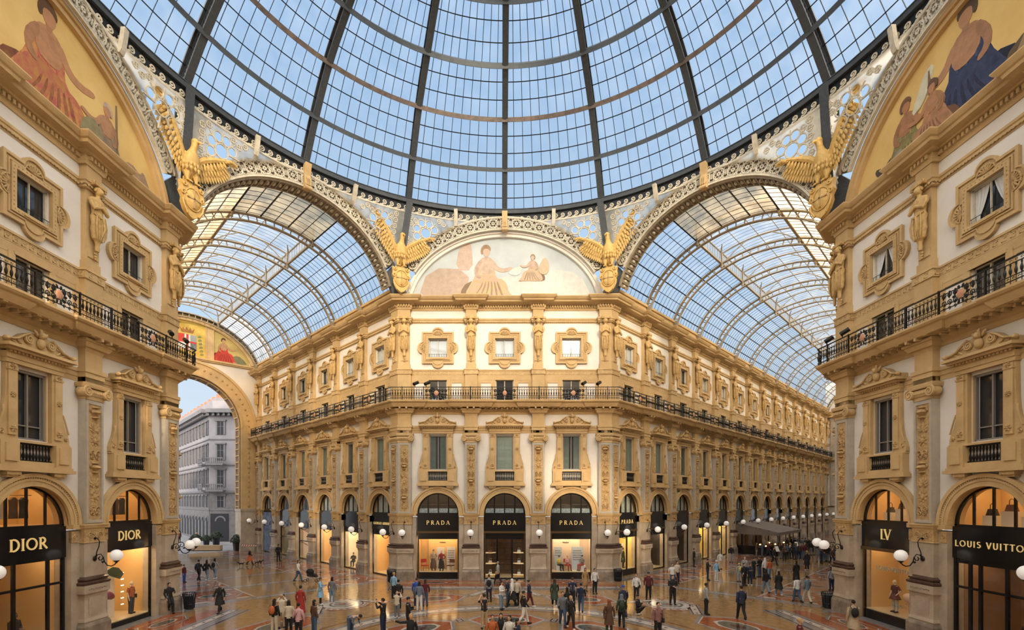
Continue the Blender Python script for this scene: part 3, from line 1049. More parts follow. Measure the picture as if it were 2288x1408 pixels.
    if st['strips']:
        s = MB()
        for k in range(st['strips']):
            x = .0+k*.2
            s.box(x-.03, x+.03, y+D-.12, y+D-.08, .5, 1.7); s.box(x-.03, x+.03, y+D-.12, y+D-.08, 1.85, 2.9)
        rp.append(('light_strip', s.mesh('light_strip', STRIP)))
    if st['grid']:
        s = MB()
        for k in range(6): s.box(-1.6, 1.6, y+D-.4, y+D-.05, .45+k*.48, .5+k*.48)
        for k in range(7): s.box(-1.5+k*.5-.03, -1.5+k*.5+.03, y+D-.4, y+D-.05, .2, 3.2)
        rp.append(('shelving', s.mesh('shelving', BRONZE)))
    parts.append(('display_room', r.mesh('display_room', WALLS[st['wall']]), [q[:2] for q in rp]))
    return Kit('shopfront', 'shopfront', parts)

# ------------------------------------------------------------------ wall lamp
def make_lamp():
    b = MB()
    yw = 0
    # wall plate, scroll and arm carrying the globe
    b.ell((0, yw-.03, 3.78), (.11, .06, .13), 10, 6)
    b.ell((0, yw-.03, 4.75), (.08, .04, .08), 8, 5)
    def YZ(p): return [(0, -a, c) for a, c in p]
    b.tube(YZ([(.03, 4.75), (.16, 4.72), (.25, 4.58), (.22, 4.35), (.12, 4.1), (.08, 3.9), (.05, 3.8)]), .022, 5)
    b.tube(YZ([(.03, 3.78), (.14, 3.95), (.32, 3.98), (.42, 3.85), (.36, 3.7), (.24, 3.7), (.2, 3.8), (.27, 3.86)]), .026, 5)
    b.tube(YZ([(.42, 3.85), (.48, 3.62), (.62, 3.45), (.82, 3.42), (.98, 3.5), (1.05, 3.62)]), .026, 5)
    b.tube(YZ([(.46, 3.66), (.4, 3.58), (.36, 3.64)]), .035, 5)
    b.lathe([(.03, 3.55), (.05, 3.6), (.13, 3.66), (.12, 3.7)], 10, (0, -1.05, 0))
    g = MB(); g.ell((0, -1.05, 3.93), (.27, .27, .27), 20, 12)
    return Kit('wall_lamp', 'lamp', [('bracket', b.mesh('bracket', BLACKIRON, True)), ('globe', g.mesh('globe', GLOBE, True), None, 'white glass globe')])
K_LAMP = make_lamp()

# ------------------------------------------------------------------ walls
def wall_bay(m, bw):
    y0, y1 = WY, 1.0
    h = bw/2
    n = 16
    r = 1.74
    pts = [(r*cos(pi*i/n), ZSP+r*sin(pi*i/n)) for i in range(n+1)]
    for i in range(n):
        (xa, za), (xb, zb) = pts[i], pts[i+1]
        m.prism([(xb, zb), (xa, za), (xa, 7.45), (xb, 7.45)], y0, y1)
    m.box(-h, -r, y0, y1, ZSP-.02, 7.45); m.box(r, h, y0, y1, ZSP-.02, 7.45)
    m.box(-h, h, y0, y1, 7.45, 9.04)
    m.box(-h, -.72, y0, y1, 9.04, 11.88); m.box(.72, h, y0, y1, 9.04, 11.88)
    m.box(-h, h, y0, y1, 11.88, 14.6)
    m.box(-h, -.72, y0, y1, 14.6, 16.46); m.box(.72, h, y0, y1, 14.6, 16.46)
    m.box(-h, h, y0, y1, 16.46, 18.29)
    m.box(-h, -.78, y0, y1, 18.29, 19.85); m.box(.78, h, y0, y1, 18.29, 19.85)
    m.box(-h, h, y0, y1, 19.85, 22.6)
def wall(name, F, centres, bw, x0, x1):
    m = MB()
    for c in centres:
        q = MB(); wall_bay(q, bw); m.join(q, T(c, 0, 0))
    lo, hi = min(centres)-bw/2, max(centres)+bw/2
    if x0 < lo-.02: m.box(x0, lo, WY, 1.0, ZSP, 22.6)
    if x1 > hi+.02: m.box(hi, x1, WY, 1.0, ZSP, 22.6)
    return struct(name, m, PLASTER, M=F)
CN = [-BN, 0, BN]
CR = [Q0 + PB*(j+.5) for j in range(NBR)]
CL = [-(Q0 + PB*(j+.5)) for j in range(NBL)]
wall('wall_north', F_N, CN, BN, -S2+.15, S2-.15)
wall('wall_arm_right', F_R, CR, PB, .15, LEN_R)
wall('wall_arm_left', F_L, CL, PB, -LEN_L, -.15)
wall('wall_west', F_W, CN, BN, -S2+.15, S2-.15)
wall('wall_east', F_E, CN, BN, -S2+.15, S2-.15)

# continuous mouldings along the facades
def plan(segs, wout=-.35, hw=.5, grow=0.0, wing_end=True):
    """segs: list of (frame, x0, x1, pilaster centres, corner flags); returns world plan polyline"""
    pts = []
    for F, x0, x1, pil, c0, c1 in segs:
        loc = []
        if c0: loc += [(x0, 0), (x0+CW+grow, 0), (x0+CW+grow, -wout)]
        else: loc += [(x0, -wout)]
        for c in pil:
            loc += [(c-hw-grow, -wout), (c-hw-grow, 0), (c+hw+grow, 0), (c+hw+grow, -wout)]
        if c1: loc += [(x1-CW-grow, -wout), (x1-CW-grow, 0), (x1, 0)]
        else: loc += [(x1, -wout)]
        for x, y in loc:
            p = F @ Vector((x, y, 0))
            if not pts or (p-Vector((*pts[-1], 0))).length > .02: pts.append((p.x, p.y))
    return pts
PR = [Q0 + PB*j for j in range(1, NBR+1)]
PL = sorted(-(Q0 + PB*j) for j in range(1, NBL+1))
F_WB = T(-AP, S2, 0) @ rotz(pi/2 + pi/4)       # left arm, far wall, runs away from the octagon
F_EB = T(AP, S2, 0) @ rotz(-pi/2 - pi/4)       # right arm, far wall (local x negative into the arm)
SEG = {
 'main': [(F_L, -LEN_L, 0, PL, False, True), (F_N, -S2, S2, [-2.75, 2.75], True, True), (F_R, 0, LEN_R, PR, True, False)],
 'west': [(F_W, -S2, S2, [-2.75, 2.75], True, True), (F_WB, 0, LEN_L, [-c for c in reversed(PL)], True, False)],
 'east': [(F_EB, -LEN_R, 0, [-c for c in reversed(PR)], False, True), (F_E, -S2, S2, [-2.75, 2.75], True, True)]}
def along(path, step, fn):
    for i in range(len(path)-1):
        a = Vector(path[i]); b = Vector(path[i+1]); L = (b-a).length
        if L < step*.9: continue
        d = (b-a)/L; n = int(L/step)
        for k in range(n):
            p = a + d*(L*(k+.5)/n)
            fn(p, math.atan2(d.y, d.x))
TRIM = [0]
def trim(mb, mats=None):
    TRIM[0] += 1
    return struct('trim_%d' % TRIM[0], mb, mats or STONE)
for key in ('main', 'west', 'east'):
    P = plan(SEG[key])
    Pg = plan(SEG[key], grow=.1)
    # string course at capital level and under the balcony
    m = MB()
    m.sweep(mould(12.05, 12.66, .02, .09, -.3, ((0, 0), (.35, 0), (.36, .4), (.7, .4), (.72, 1), (1, 1))), P)
    trim(m)
    m = MB()
    m.sweep([(-.3, 13.6), (.04, 13.6), (.1, 13.7), (.1, 13.8), (.26, 13.9), (.3, 14.02), (-.3, 14.02)], P)
    def corb(p, a, m=m):
        q = MB(); q.box(-.06, .06, -.62, 0, 13.94, 14.1); m.join(q, T(p.x, p.y, 0) @ rotz(a))
    along(P, .42, corb)
    trim(m)
    # balcony slab
    Pb = plan(SEG[key], wout=-.13, grow=.55)
    m = MB()
    m.sweep([(-.8, 14.08), (.62, 14.08), (.70, 14.2), (.76, 14.3), (.78, 14.36), (.88, 14.4), (.95, 14.48), (.95, 14.57), (-.8, 14.57)], Pb)
    def soff(p, a, m=m):
        q = MB(); q.box(-.09, .09, -.6, -.1, 14.04, 14.09); m.join(q, T(p.x, p.y, 0) @ rotz(a))
    along(Pb, .45, soff)
    sl = trim(m); sl['label'] = None; del sl['label']
    # key-pattern band
    m = MB()
    m.sweep(rect_prof(-.2, .06, 16.85, 17.26), P)
    m.sweep(rect_prof(-.2, .10, 17.2, 17.3), P)
    def key_(p, a, m=m):
        q = MB()
        q.box(-.13, .13, -.08, -.05, 17.14, 17.17); q.box(-.13, -.1, -.08, -.05, 16.92, 17.17); q.box(-.13, .07, -.08, -.05, 16.92, 16.95)
        q.box(.04, .07, -.08, -.05, 16.95, 17.08); q.box(-.04, .07, -.08, -.05, 17.05, 17.08)
        m.join(q, T(p.x, p.y, 0) @ rotz(a))
    along(P, .34, key_)
    trim(m)
    # upper string course
    m = MB()
    m.sweep(mould(21.1, 21.5, .02, .12, -.2, ((0, 0), (.3, 0), (.31, .5), (.6, .5), (.7, 1), (1, 1))), P)
    def bead(p, a, m=m):
        q = MB(); q.ell((0, -.1, 21.2), (.06, .04, .05), 6, 4); m.join(q, T(p.x, p.y, 0) @ rotz(a))
    along(P, .16, bead)
    trim(m)
    # crowning cornice with dentils
    m = MB()
    m.sweep([(-.4, 22.15), (.05, 22.15), (.08, 22.25), (.12, 22.3), (.12, 22.52), (.3, 22.55), (.34, 22.62), (.7, 22.66), (.74, 22.78), (.82, 22.82), (.9, 22.92), (.95, 23.0), (.95, 23.05), (-.4, 23.05)], P)
    def dent(p, a, m=m):
        q = MB(); q.box(-.055, .055, -.24, 0, 22.34, 22.52); m.join(q, T(p.x, p.y, 0) @ rotz(a))
    along(P, .2, dent)
    trim(m)

# stone band above the shop piers, plaster colour joins
def facade(F, centres, pil, side, bw, styles, names, rail, mez, nwin, panes, lampz=True):
    """place everything that stands on one facade"""
    lab = names
    for i, c in enumerate(centres):
        M = F @ T(c, 0, 0)
        w = lab(i)
        K_WIN[nwin(i)].place(M, 'tall pedimented first-floor window, ' + w, 'pedimented first-floor windows')
        q = K_QUAT.place(M, 'square window in a lobed quatrefoil stone frame, ' + w, 'quatrefoil attic windows', swap={'pane': PANE_DARK} if panes(i) != 1 else None)
        if panes(i) == 2: ob('curtain', CURT, q)
        mez.place(M, 'low window behind the balcony railing, ' + w, 'low balcony windows')
        rail.place(M, 'black scrolled iron balcony railing, ' + w, 'balcony railings')
        SHOPK[styles(i)].place(M, SHOPLAB[styles(i)] + ', ' + w, 'ground-floor arches')
# ------------------------------------------------------------------ dome
RR = [19.86, 18.26, 16.24, 13.77, 11.01, 8.2, 5.4]
HH = [30.3, 32.66, 35.04, 36.85, 38.55, 39.7, 40.5]
def prof_at(t, off=0.0):
    """point on the dome meridian, t in ring units, off outward"""
    i = max(0, min(len(RR)-2, int(t)))
    f = t - i
    def P(k):
        k2 = max(0, min(len(RR)-1, k))
        p = Vector((RR[k2], HH[k2]))
        if k < 0: p = p*2 - Vector((RR[1], HH[1]))
        return p
    p0, p1, p2, p3 = P(i-1), P(i), P(i+1), P(i+2)
    q = .5*((2*p1) + (p2-p0)*f + (2*p0-5*p1+4*p2-p3)*f*f + (3*p1-p0-3*p2+p3)*f**3)
    d = .5*((p2-p0) + 2*(2*p0-5*p1+4*p2-p3)*f + 3*(3*p1-p0-3*p2+p3)*f*f)
    if d.length < 1e-6: d = p2-p1
    d.normalize()
    n = Vector((d.y, -d.x))
    return q + n*off
def pol(r, a, z): return (r*sin(a), r*cos(a), z)
dome = thing('glass_dome', 'great glass dome on dark iron ribs over the octagon', 'dome')
NT = 6
ts = [i*NT/30 for i in range(31)]
m = MB()      # one rib pointing along +y
def strip(m, off0, off1, w, t0=0, t1=NT, n=30, mi=0):
    rings = []
    for i in range(n+1):
        t = t0 + (t1-t0)*i/n
        a = prof_at(t, off0); b = prof_at(t, off1)
        rings.append([(-w/2, a.x, a.y), (w/2, a.x, a.y), (w/2, b.x, b.y), (-w/2, b.x, b.y)])
    m.loft(rings, mi)
strip(m, 0, .07, .42)
strip(m, .07, .16, .10)
strip(m, .62, .72, .42)
strip(m, .54, .62, .12)
for i in range(72):       # openwork web of rings between the flanges
    t = (i+.5)*NT/72
    c = prof_at(t, .35)
    t2 = prof_at(t+.03, .35); d = (t2-c); d.normalize(); n_ = Vector((d.y, -d.x))
    pts = []
    for k in range(8):
        a = 2*pi*k/8
        q = c + d*(.16*cos(a)) + n_*(.18*sin(a))
        pts.append((0, q.x, q.y))
    m.tube(pts, .035, 4, closed=True)
for i in range(1, 6):
    a = prof_at(i, -.02); m.tube([(0, a.x, a.y), (0, prof_at(i, .1).x, prof_at(i, .1).y)], .12, 8)
rib_me = m.mesh('rib', IRON)
# glass of one bay and its bars
NA = 10
dA = 2*pi/16
OFF = .64
m = MB()
na = 6
vs = []
tt = [i*NT/24 for i in range(25)]
for t in tt:
    p = prof_at(t, OFF)
    for k in range(na+1):
        vs.append(pol(p.x, dA*k/na, p.y))
m.add(vs, [(i*(na+1)+k, i*(na+1)+k+1, (i+1)*(na+1)+k+1, (i+1)*(na+1)+k) for i in range(24) for k in range(na)])
glass_me = m.mesh('glass_panel', DOMEGLASS)
m = MB()
for k in range(1, NA):
    a = dA*k/NA
    tmax = NT if k % 2 == 0 else 4
    m.tube([pol(prof_at(t, OFF-.04).x, a, prof_at(t, OFF-.04).y) for t in [tmax*i/16 for i in range(17)]], .022, 4)
for i in range(0, 18):
    t = (i+.0)/3
    if i % 3 == 0: continue
    p = prof_at(t, OFF-.03)
    m.tube([pol(p.x, dA*k/8, p.y) for k in range(9)], .04, 4)
bars_me = m.mesh('glazing_bars', DARKIRON)
for k in range(16):
    a = -k*dA
    ob('rib', rib_me, dome, rotz(a))
    ob('glass_panel', glass_me, dome, rotz(a))
    ob('glazing_bars', bars_me, dome, rotz(a))
for i in range(0, 7):
    m = MB()
    n = 96
    path = [(RR[i]*cos(-2*pi*k/n), RR[i]*sin(-2*pi*k/n)) for k in range(n)]
    z = HH[i]
    d = prof_at(i, 0)
    if i == 0:
        m.sweep([(-.1, z-.2), (.12, z-.2), (.12, z-.15), (.08, z-.15), (.08, z+.13), (.12, z+.13), (.12, z+.18), (-.9, z+.5), (-.9, z+.3), (-.1, z)], path, closed=True)
    else:
        q1 = prof_at(i, .5)
        dr, dz = RR[i]-q1.x, q1.y - z
        m.sweep([(.0, z-.16), (.05, z+.14), (-.05, z+.17), (-.1, z-.1)], path, closed=True); m.sweep([(-.05, z), (-.05, z+.05), (-dr*0+dr, z+dz+.1), (dr, z+dz+.02)], path, closed=True)
    ob('ring_beam', m.mesh('ring_beam', RUSTIRON if i == 2 else IRON), dome)
m = MB(); p = prof_at(6, .3)
m.lathe([(p.x+.2, p.y-.1), (p.x+.2, p.y+.1), (p.x-.1, p.y+1.6), (p.x*.3, p.y+3.0), (.1, p.y+3.4)], 24)
ob('lantern', m.mesh('lantern', DOMEGLASS), dome)
# frieze of running waves below the ring beam
m = MB(); b = MB()
nb = 7
for k in range(12):
    a0 = dA*k/12; a1 = dA*(k+1)/12
    b.add([pol(19.93, a0, 29.32), pol(19.93, a1, 29.32), pol(19.93, a1, 30.15), pol(19.93, a0, 30.15)], [(0, 1, 2, 3)])
def onring(pts, w, m, R0=19.84):
    n = len(pts)
    q = MB(); q.ribbon(pts, w, 0, .05)
    m.add([pol(R0 + v[1], v[0]/R0, v[2]) for v in q.v], q.f)
Lb = 19.84*dA
for k in range(14):
    x0 = (k+.5)*Lb/14
    w_ = Lb/14
    onring(spiral2(x0, 29.72, .2, 1.5, -pi*.75, 1, 9, .1), .075, m)
    onring([(x0-w_*.6, 29.47), (x0-w_*.3, 29.46), (x0-.12, 29.55)], .11, m)
onring([(i*Lb/8, 29.4) for i in range(9)], .12, m)
wave_me = m.mesh('wave_frieze', CREAMIRON); back_me = b.mesh('frieze_backing', DARKIRON)
for k in range(16):
    if k in (5, 6, 7, 8, 9, 10): continue
    f = ob('wave_frieze', wave_me, dome, rotz(-k*dA)); ob('frieze_backing', back_me, f)

# ------------------------------------------------------------------ arch screens on the octagon faces
ZC = 22.27
AXF = (8.15, 6.30); AXO = (9.2, 7.30)
def ell_pt(A, B, a): return (A*cos(a), ZC + B*sin(a))
def band_mesh(sx, apo):
    """fretwork band, its backing and the frosted tracery above"""
    a0 = radians(26.5)
    fret = MB(); back = MB()
    N = 60
    def curve(s, e=0.0):
        A = AXF[0] + (AXO[0]-AXF[0])*s; B = AXF[1] + (AXO[1]-AXF[1])*s
        return [ (sx*p[0], p[1]) for p in (ell_pt(A, B, a0 + (pi-2*a0)*i/N) for i in range(N+1))]
    for s, w in ((0.02, .12), (.98, .12), (.12, .035), (.88, .035)):
        fret.ribbon(curve(s), w, -.12, .06)
    c0, c1 = curve(0.0), curve(1.0)
    n = N+1
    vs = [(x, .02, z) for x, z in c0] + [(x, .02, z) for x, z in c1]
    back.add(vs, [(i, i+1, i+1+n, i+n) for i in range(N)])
    # rosettes at equal spacing along the middle
    mid = curve(.5); L = [0]
    for i in range(N): L.append(L[-1] + sqrt((mid[i+1][0]-mid[i][0])**2 + (mid[i+1][1]-mid[i][1])**2))
    cnt = int(L[-1]/.92)
    def at(d):
        for i in range(N):
            if L[i+1] >= d:
                f = (d-L[i])/(L[i+1]-L[i])
                return (mid[i][0]*(1-f)+mid[i+1][0]*f, mid[i][1]*(1-f)+mid[i+1][1]*f)
        return mid[-1]
    st = L[-1]/cnt
    for k in range(cnt):
        x, z = at(st*(k+.5))
        fret.ribbon(arc(x, z, .36, .36, 0, 340, 14), .075, -.09, .0, closed=True)
        fret.ribbon(arc(x, z, .09, .09, 0, 315, 7), .08, -.09, .0, closed=True)
        for j in range(6):
            a = 360*j/6
            fret.ribbon(arc(x+.2*cos(radians(a)), z+.2*sin(radians(a)), .11, .11, 0, 300, 5), .05, -.08, .0, closed=True)
        if k < cnt-1:
            x2, z2 = at(st*(k+1)); xa, za = at(st*(k+1)+.05)
            tx, tz = xa-x2, za-z2; l = sqrt(tx*tx+tz*tz) or 1; nx, nz = -tz/l, tx/l
            for s_ in (-1, 1):
                fret.ribbon(arc(x2+nx*.24*s_, z2+nz*.24*s_, .16, .16, 0, 320, 8), .06, -.08, 0, closed=True)
                fret.ribbon(arc(x2+nx*.09*s_, z2+nz*.09*s_, .07, .07, 0, 300, 5), .05, -.08, 0, closed=True)
    # spandrel tracery bent onto the drum
    R = 19.86
    def P(x, y, z):
        s = max(0, min(1, (z-25.0)/(29.3-25.0)))
        return (x, y + s*(sqrt(max(1, R*R-x*x))-apo), z)
    def zbot(x):
        u = min(.9999, abs(x)/(AXO[0]*sx))
        return ZC + AXO[1]*sqrt(1-u*u)
    hw = 8.76*sx if sx == 1 else 7.65
    holes = []; tr = MB()
    for sgn in (-1, 1):
        for cx, cz, r in ((6.35, 28.0, .36),):
            C = [(cx, cz, r)] + [(cx+.74*cos(radians(22.5+45*j)), cz+.74*sin(radians(22.5+45*j)), .24) for j in range(8)]
            C += [(7.35, 26.6, .26), (7.75, 25.95, .2)]
            holes += [(sgn*x*(hw/8.76), z, r) for x, z, r in C]
    def rib_(pts, w, closed=False):
        q = MB(); q.ribbon(pts, w, -.04, .03, closed)
        tr.add([P(*v) for v in q.v], q.f)
    for x, z, r in holes:
        if z > zbot(x)+.0 and z < 29.2:
            rib_(arc(x, z, r+.03, r+.03, 0, 345, 12), .06, True)
            for j in range(0):
                pass
    # star straps between the holes and small rings elsewhere
    for sgn in (-1, 1):
        cx, cz = sgn*6.35*(hw/8.76), 28.0
        for j in range(8):
            a = radians(45*j)
            rib_([(cx+.42*cos(a), cz+.42*sin(a)), (cx+1.08*cos(a), cz+1.08*sin(a))], .05)
    x = -hw+.95
    row = 0
    while x < hw-.85:
        z = zbot(x) + .2
        z = 25.0 + math.ceil((z-25.0)/.42)*.42 + (.21 if row % 2 else 0)
        while z < 29.15:
            if all((x-hx)**2+(z-hz)**2 > (r+.2)**2 for hx, hz, r in holes):
                rib_(arc(x, z, .15, .15, 0, 315, 8), .06, True)
                rib_([(x-.2, z), (x+.2, z)], .035)
                rib_([(x, z-.2), (x, z+.2)], .035)
            z += .42
        x += .36; row += 1
    gl = MB()
    step = .12
    nx_ = int(2*hw/step); nz_ = int((29.35-24.6)/step)
    used = {}
    def vid(i, j):
        if (i, j) not in used:
            used[(i, j)] = len(gl.v); gl.v.append(P(-hw+i*step, .03, 24.6+j*step))
        return used[(i, j)]
    for i in range(nx_):
        for j in range(nz_):
            cx, cz = -hw+(i+.5)*step, 24.6+(j+.5)*step
            if cz < zbot(cx)-.25: continue
            if any((cx-hx)**2+(cz-hz)**2 < r*r for hx, hz, r in holes): continue
            gl.f.append((vid(i, j), vid(i+1, j), vid(i+1, j+1), vid(i, j+1))); gl.m.append(0)
    # keystone bracket and the two short brackets
    key = MB()
    zt = ZC+AXO[1]
    yk = R-apo
    key.loft([[(-.22, -.3, zt-1.15), (.22, -.3, zt-1.15), (.22, .1, zt-1.15), (-.22, .1, zt-1.15)],
              [(-.24, -.42, zt-.9), (.24, -.42, zt-.9), (.24, .1, zt-.9), (-.24, .1, zt-.9)],
              [(-.22, -.25, zt-.2), (.22, -.25, zt-.2), (.22, .2, zt-.2), (-.22, .2, zt-.2)],
              [(-.22, yk-.3, 30.12), (.22, yk-.3, 30.12), (.22, yk+.1, 30.12), (-.22, yk+.1, 30.12)]])
    key.tube([(-.24, -.38, zt-1.15), (.24, -.38, zt-1.15)], .13, 10)
    for k in (-.11, 0, .11): key.box(k-.03, k+.03, -.47, -.2, zt-1.0, zt-.5)
    sb = MB()
    for sgn in (-1, 1):
        x = sgn*3.95*sx
        zb = ZC+AXO[1]*sqrt(1-(3.95/AXO[0])**2)
        pts = []
        yr = sqrt(R*R-x*x)-apo
        for i in range(7):
            f = i/6
            z = zb-.1 + (30.12-zb)*f
            y = -.1 + (yr-.25+.1)*f**.6
            pts.append([(x-.14, y-.12, z), (x+.14, y-.12, z), (x+.14, y+.1, z), (x-.14, y+.1, z)])
        sb.loft(pts)
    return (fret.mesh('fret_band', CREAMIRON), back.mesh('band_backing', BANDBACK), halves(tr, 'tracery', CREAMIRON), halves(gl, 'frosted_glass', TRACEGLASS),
            key.mesh('keystone_bracket', STONE, False), halves(sb, 'short_bracket', CREAMIRON))
BANDBACK = mat('brown_iron_backing', (.17, .14, .10), .6)  # mid-brown iron plate behind the fretwork
BM_N = band_mesh(1.0, AP)
APA = 20.04
BM_A = band_mesh(7.65/8.76, APA)
F_NW = T(-14.17, 14.17, 0) @ rotz(pi/4)
F_NE = T(14.17, 14.17, 0) @ rotz(-pi/4)
def screen(F, bm, label):
    t = thing('arch_screen', label, 'arch', F @ T(0, -.15, 0), 'pierced iron arches round the octagon')
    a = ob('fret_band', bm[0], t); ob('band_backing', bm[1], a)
    for k in (0, 1):
        b = ob('tracery', bm[2][k], t); ob('frosted_glass', bm[3][k], b)
    ob('keystone_bracket', bm[4], t, None, 'golden keystone bracket')
    for k in (0, 1): ob('short_bracket', bm[5][k], t)
    return t
screen(F_N, BM_N, 'pierced cream iron arch with rosettes above the pale central painted lunette')
screen(F_NW, BM_A, 'pierced cream iron arch with rosettes over the mouth of the left arcade')
screen(F_NE, BM_A, 'pierced cream iron arch with rosettes over the mouth of the right arcade')
screen(F_W, BM_N, 'pierced cream iron arch with rosettes over the yellow painting at far left')
screen(F_E, BM_N, 'pierced cream iron arch with rosettes over the yellow painting at far right')
# coffered soffit of the two arcade arches
for F, nm in ((F_NW, 'left'), (F_NE, 'right')):
    m = MB(); c = MB()
    sx = 7.65/8.76
    N = 44
    for i in range(N):
        a0 = radians(14) + (pi-radians(28))*i/N; a1 = radians(14) + (pi-radians(28))*(i+1)/N
        for (A, B, ya, yb, mm, aa, ab) in ((AXF[0]-.02, AXF[1]-.02, -.1, 1.1, m, a0, a1), (AXF[0]-.12, AXF[1]-.12, -.1, .02, m, a0, a1), (AXF[0]-.12, AXF[1]-.12, 1.0, 1.1, m, a0, a1), (AXF[0]-.12, AXF[1]-.12, 0, 1.05, m, a0, a0+(a1-a0)*.18)):
            p = [ell_pt(A, B, aa), ell_pt(A, B, ab), ell_pt(A+.1, B+.1, ab), ell_pt(A+.1, B+.1, aa)]
            mm.prism([(x*sx, z) for x, z in p][::-1], ya, yb)
        am = (a0+a1)/2+.01
        x, z = ell_pt(AXF[0]-.06, AXF[1]-.06, am)
        c.ell((x*sx, .5, z), (.12, .22, .12), 6, 4)
    t = thing('arch_soffit', 'coffered golden soffit band inside the iron arch of the %s arcade' % nm, 'arch soffit', F, 'coffered arch soffits')
    ob('soffit_frame', m.mesh('soffit_frame', TRUSS), t); ob('rosettes', c.mesh('rosettes', CREAMIRON), t)

# posts from the eagles up to the ring beam
def post(cx, cy, th, label):
    t = thing('iron_post', label, 'post', None, 'iron posts above the eagles')
    m = MB(); w = MB()
    b = Vector((cx, cy, 23.1)); r = Vector((19.86*sin(th), 19.86*cos(th), 30.15))
    tan = Vector((cos(th), -sin(th), 0)); rad = Vector((sin(th), cos(th), 0))
    b2 = Vector((cx, cy, 24.6)) - rad*.15
    for o0, o1, hw in ((-.42, -.34, .25), (.42, .5, .27)):
        m.loft([[p + tan*-hw + rad*o0, p + tan*hw + rad*o0, p + tan*hw + rad*o1, p + tan*-hw + rad*o1] for p in (b2, r)])
    m.loft([[p + tan*-hw_ + rad*-.05, p + tan*hw_ + rad*-.05, p + tan*hw_ + rad*.45, p + tan*-hw_ + rad*.45] for p, hw_ in ((Vector((cx, cy, 23.05)) - rad*.1, .35), (b2+Vector((0, 0, .3)), 1.0), (b2+Vector((0, 0, .9)), .5))])
    for i in range(14):
        c = b2.lerp(r, (i+.6)/14.5) + rad*.04
        w.tube([c + rad*(.3*cos(2*pi*k/8)) + Vector((0, 0, .19*sin(2*pi*k/8))) for k in range(8)], .035, 4, closed=True)
    ob('flanges', m.mesh('flanges', IRON), t); ob('openwork_web', w.mesh('openwork_web', CREAMIRON), t)
post(-S2, AP, -dA, 'grey iron post rising behind the eagle left of the central facade')
post(S2, AP, dA, 'grey iron post rising behind the eagle right of the central facade')
post(-AP, S2, -3*dA, 'grey iron post rising behind the large eagle at far left')
post(AP, S2, 3*dA, 'grey iron post rising behind the large eagle at far right')

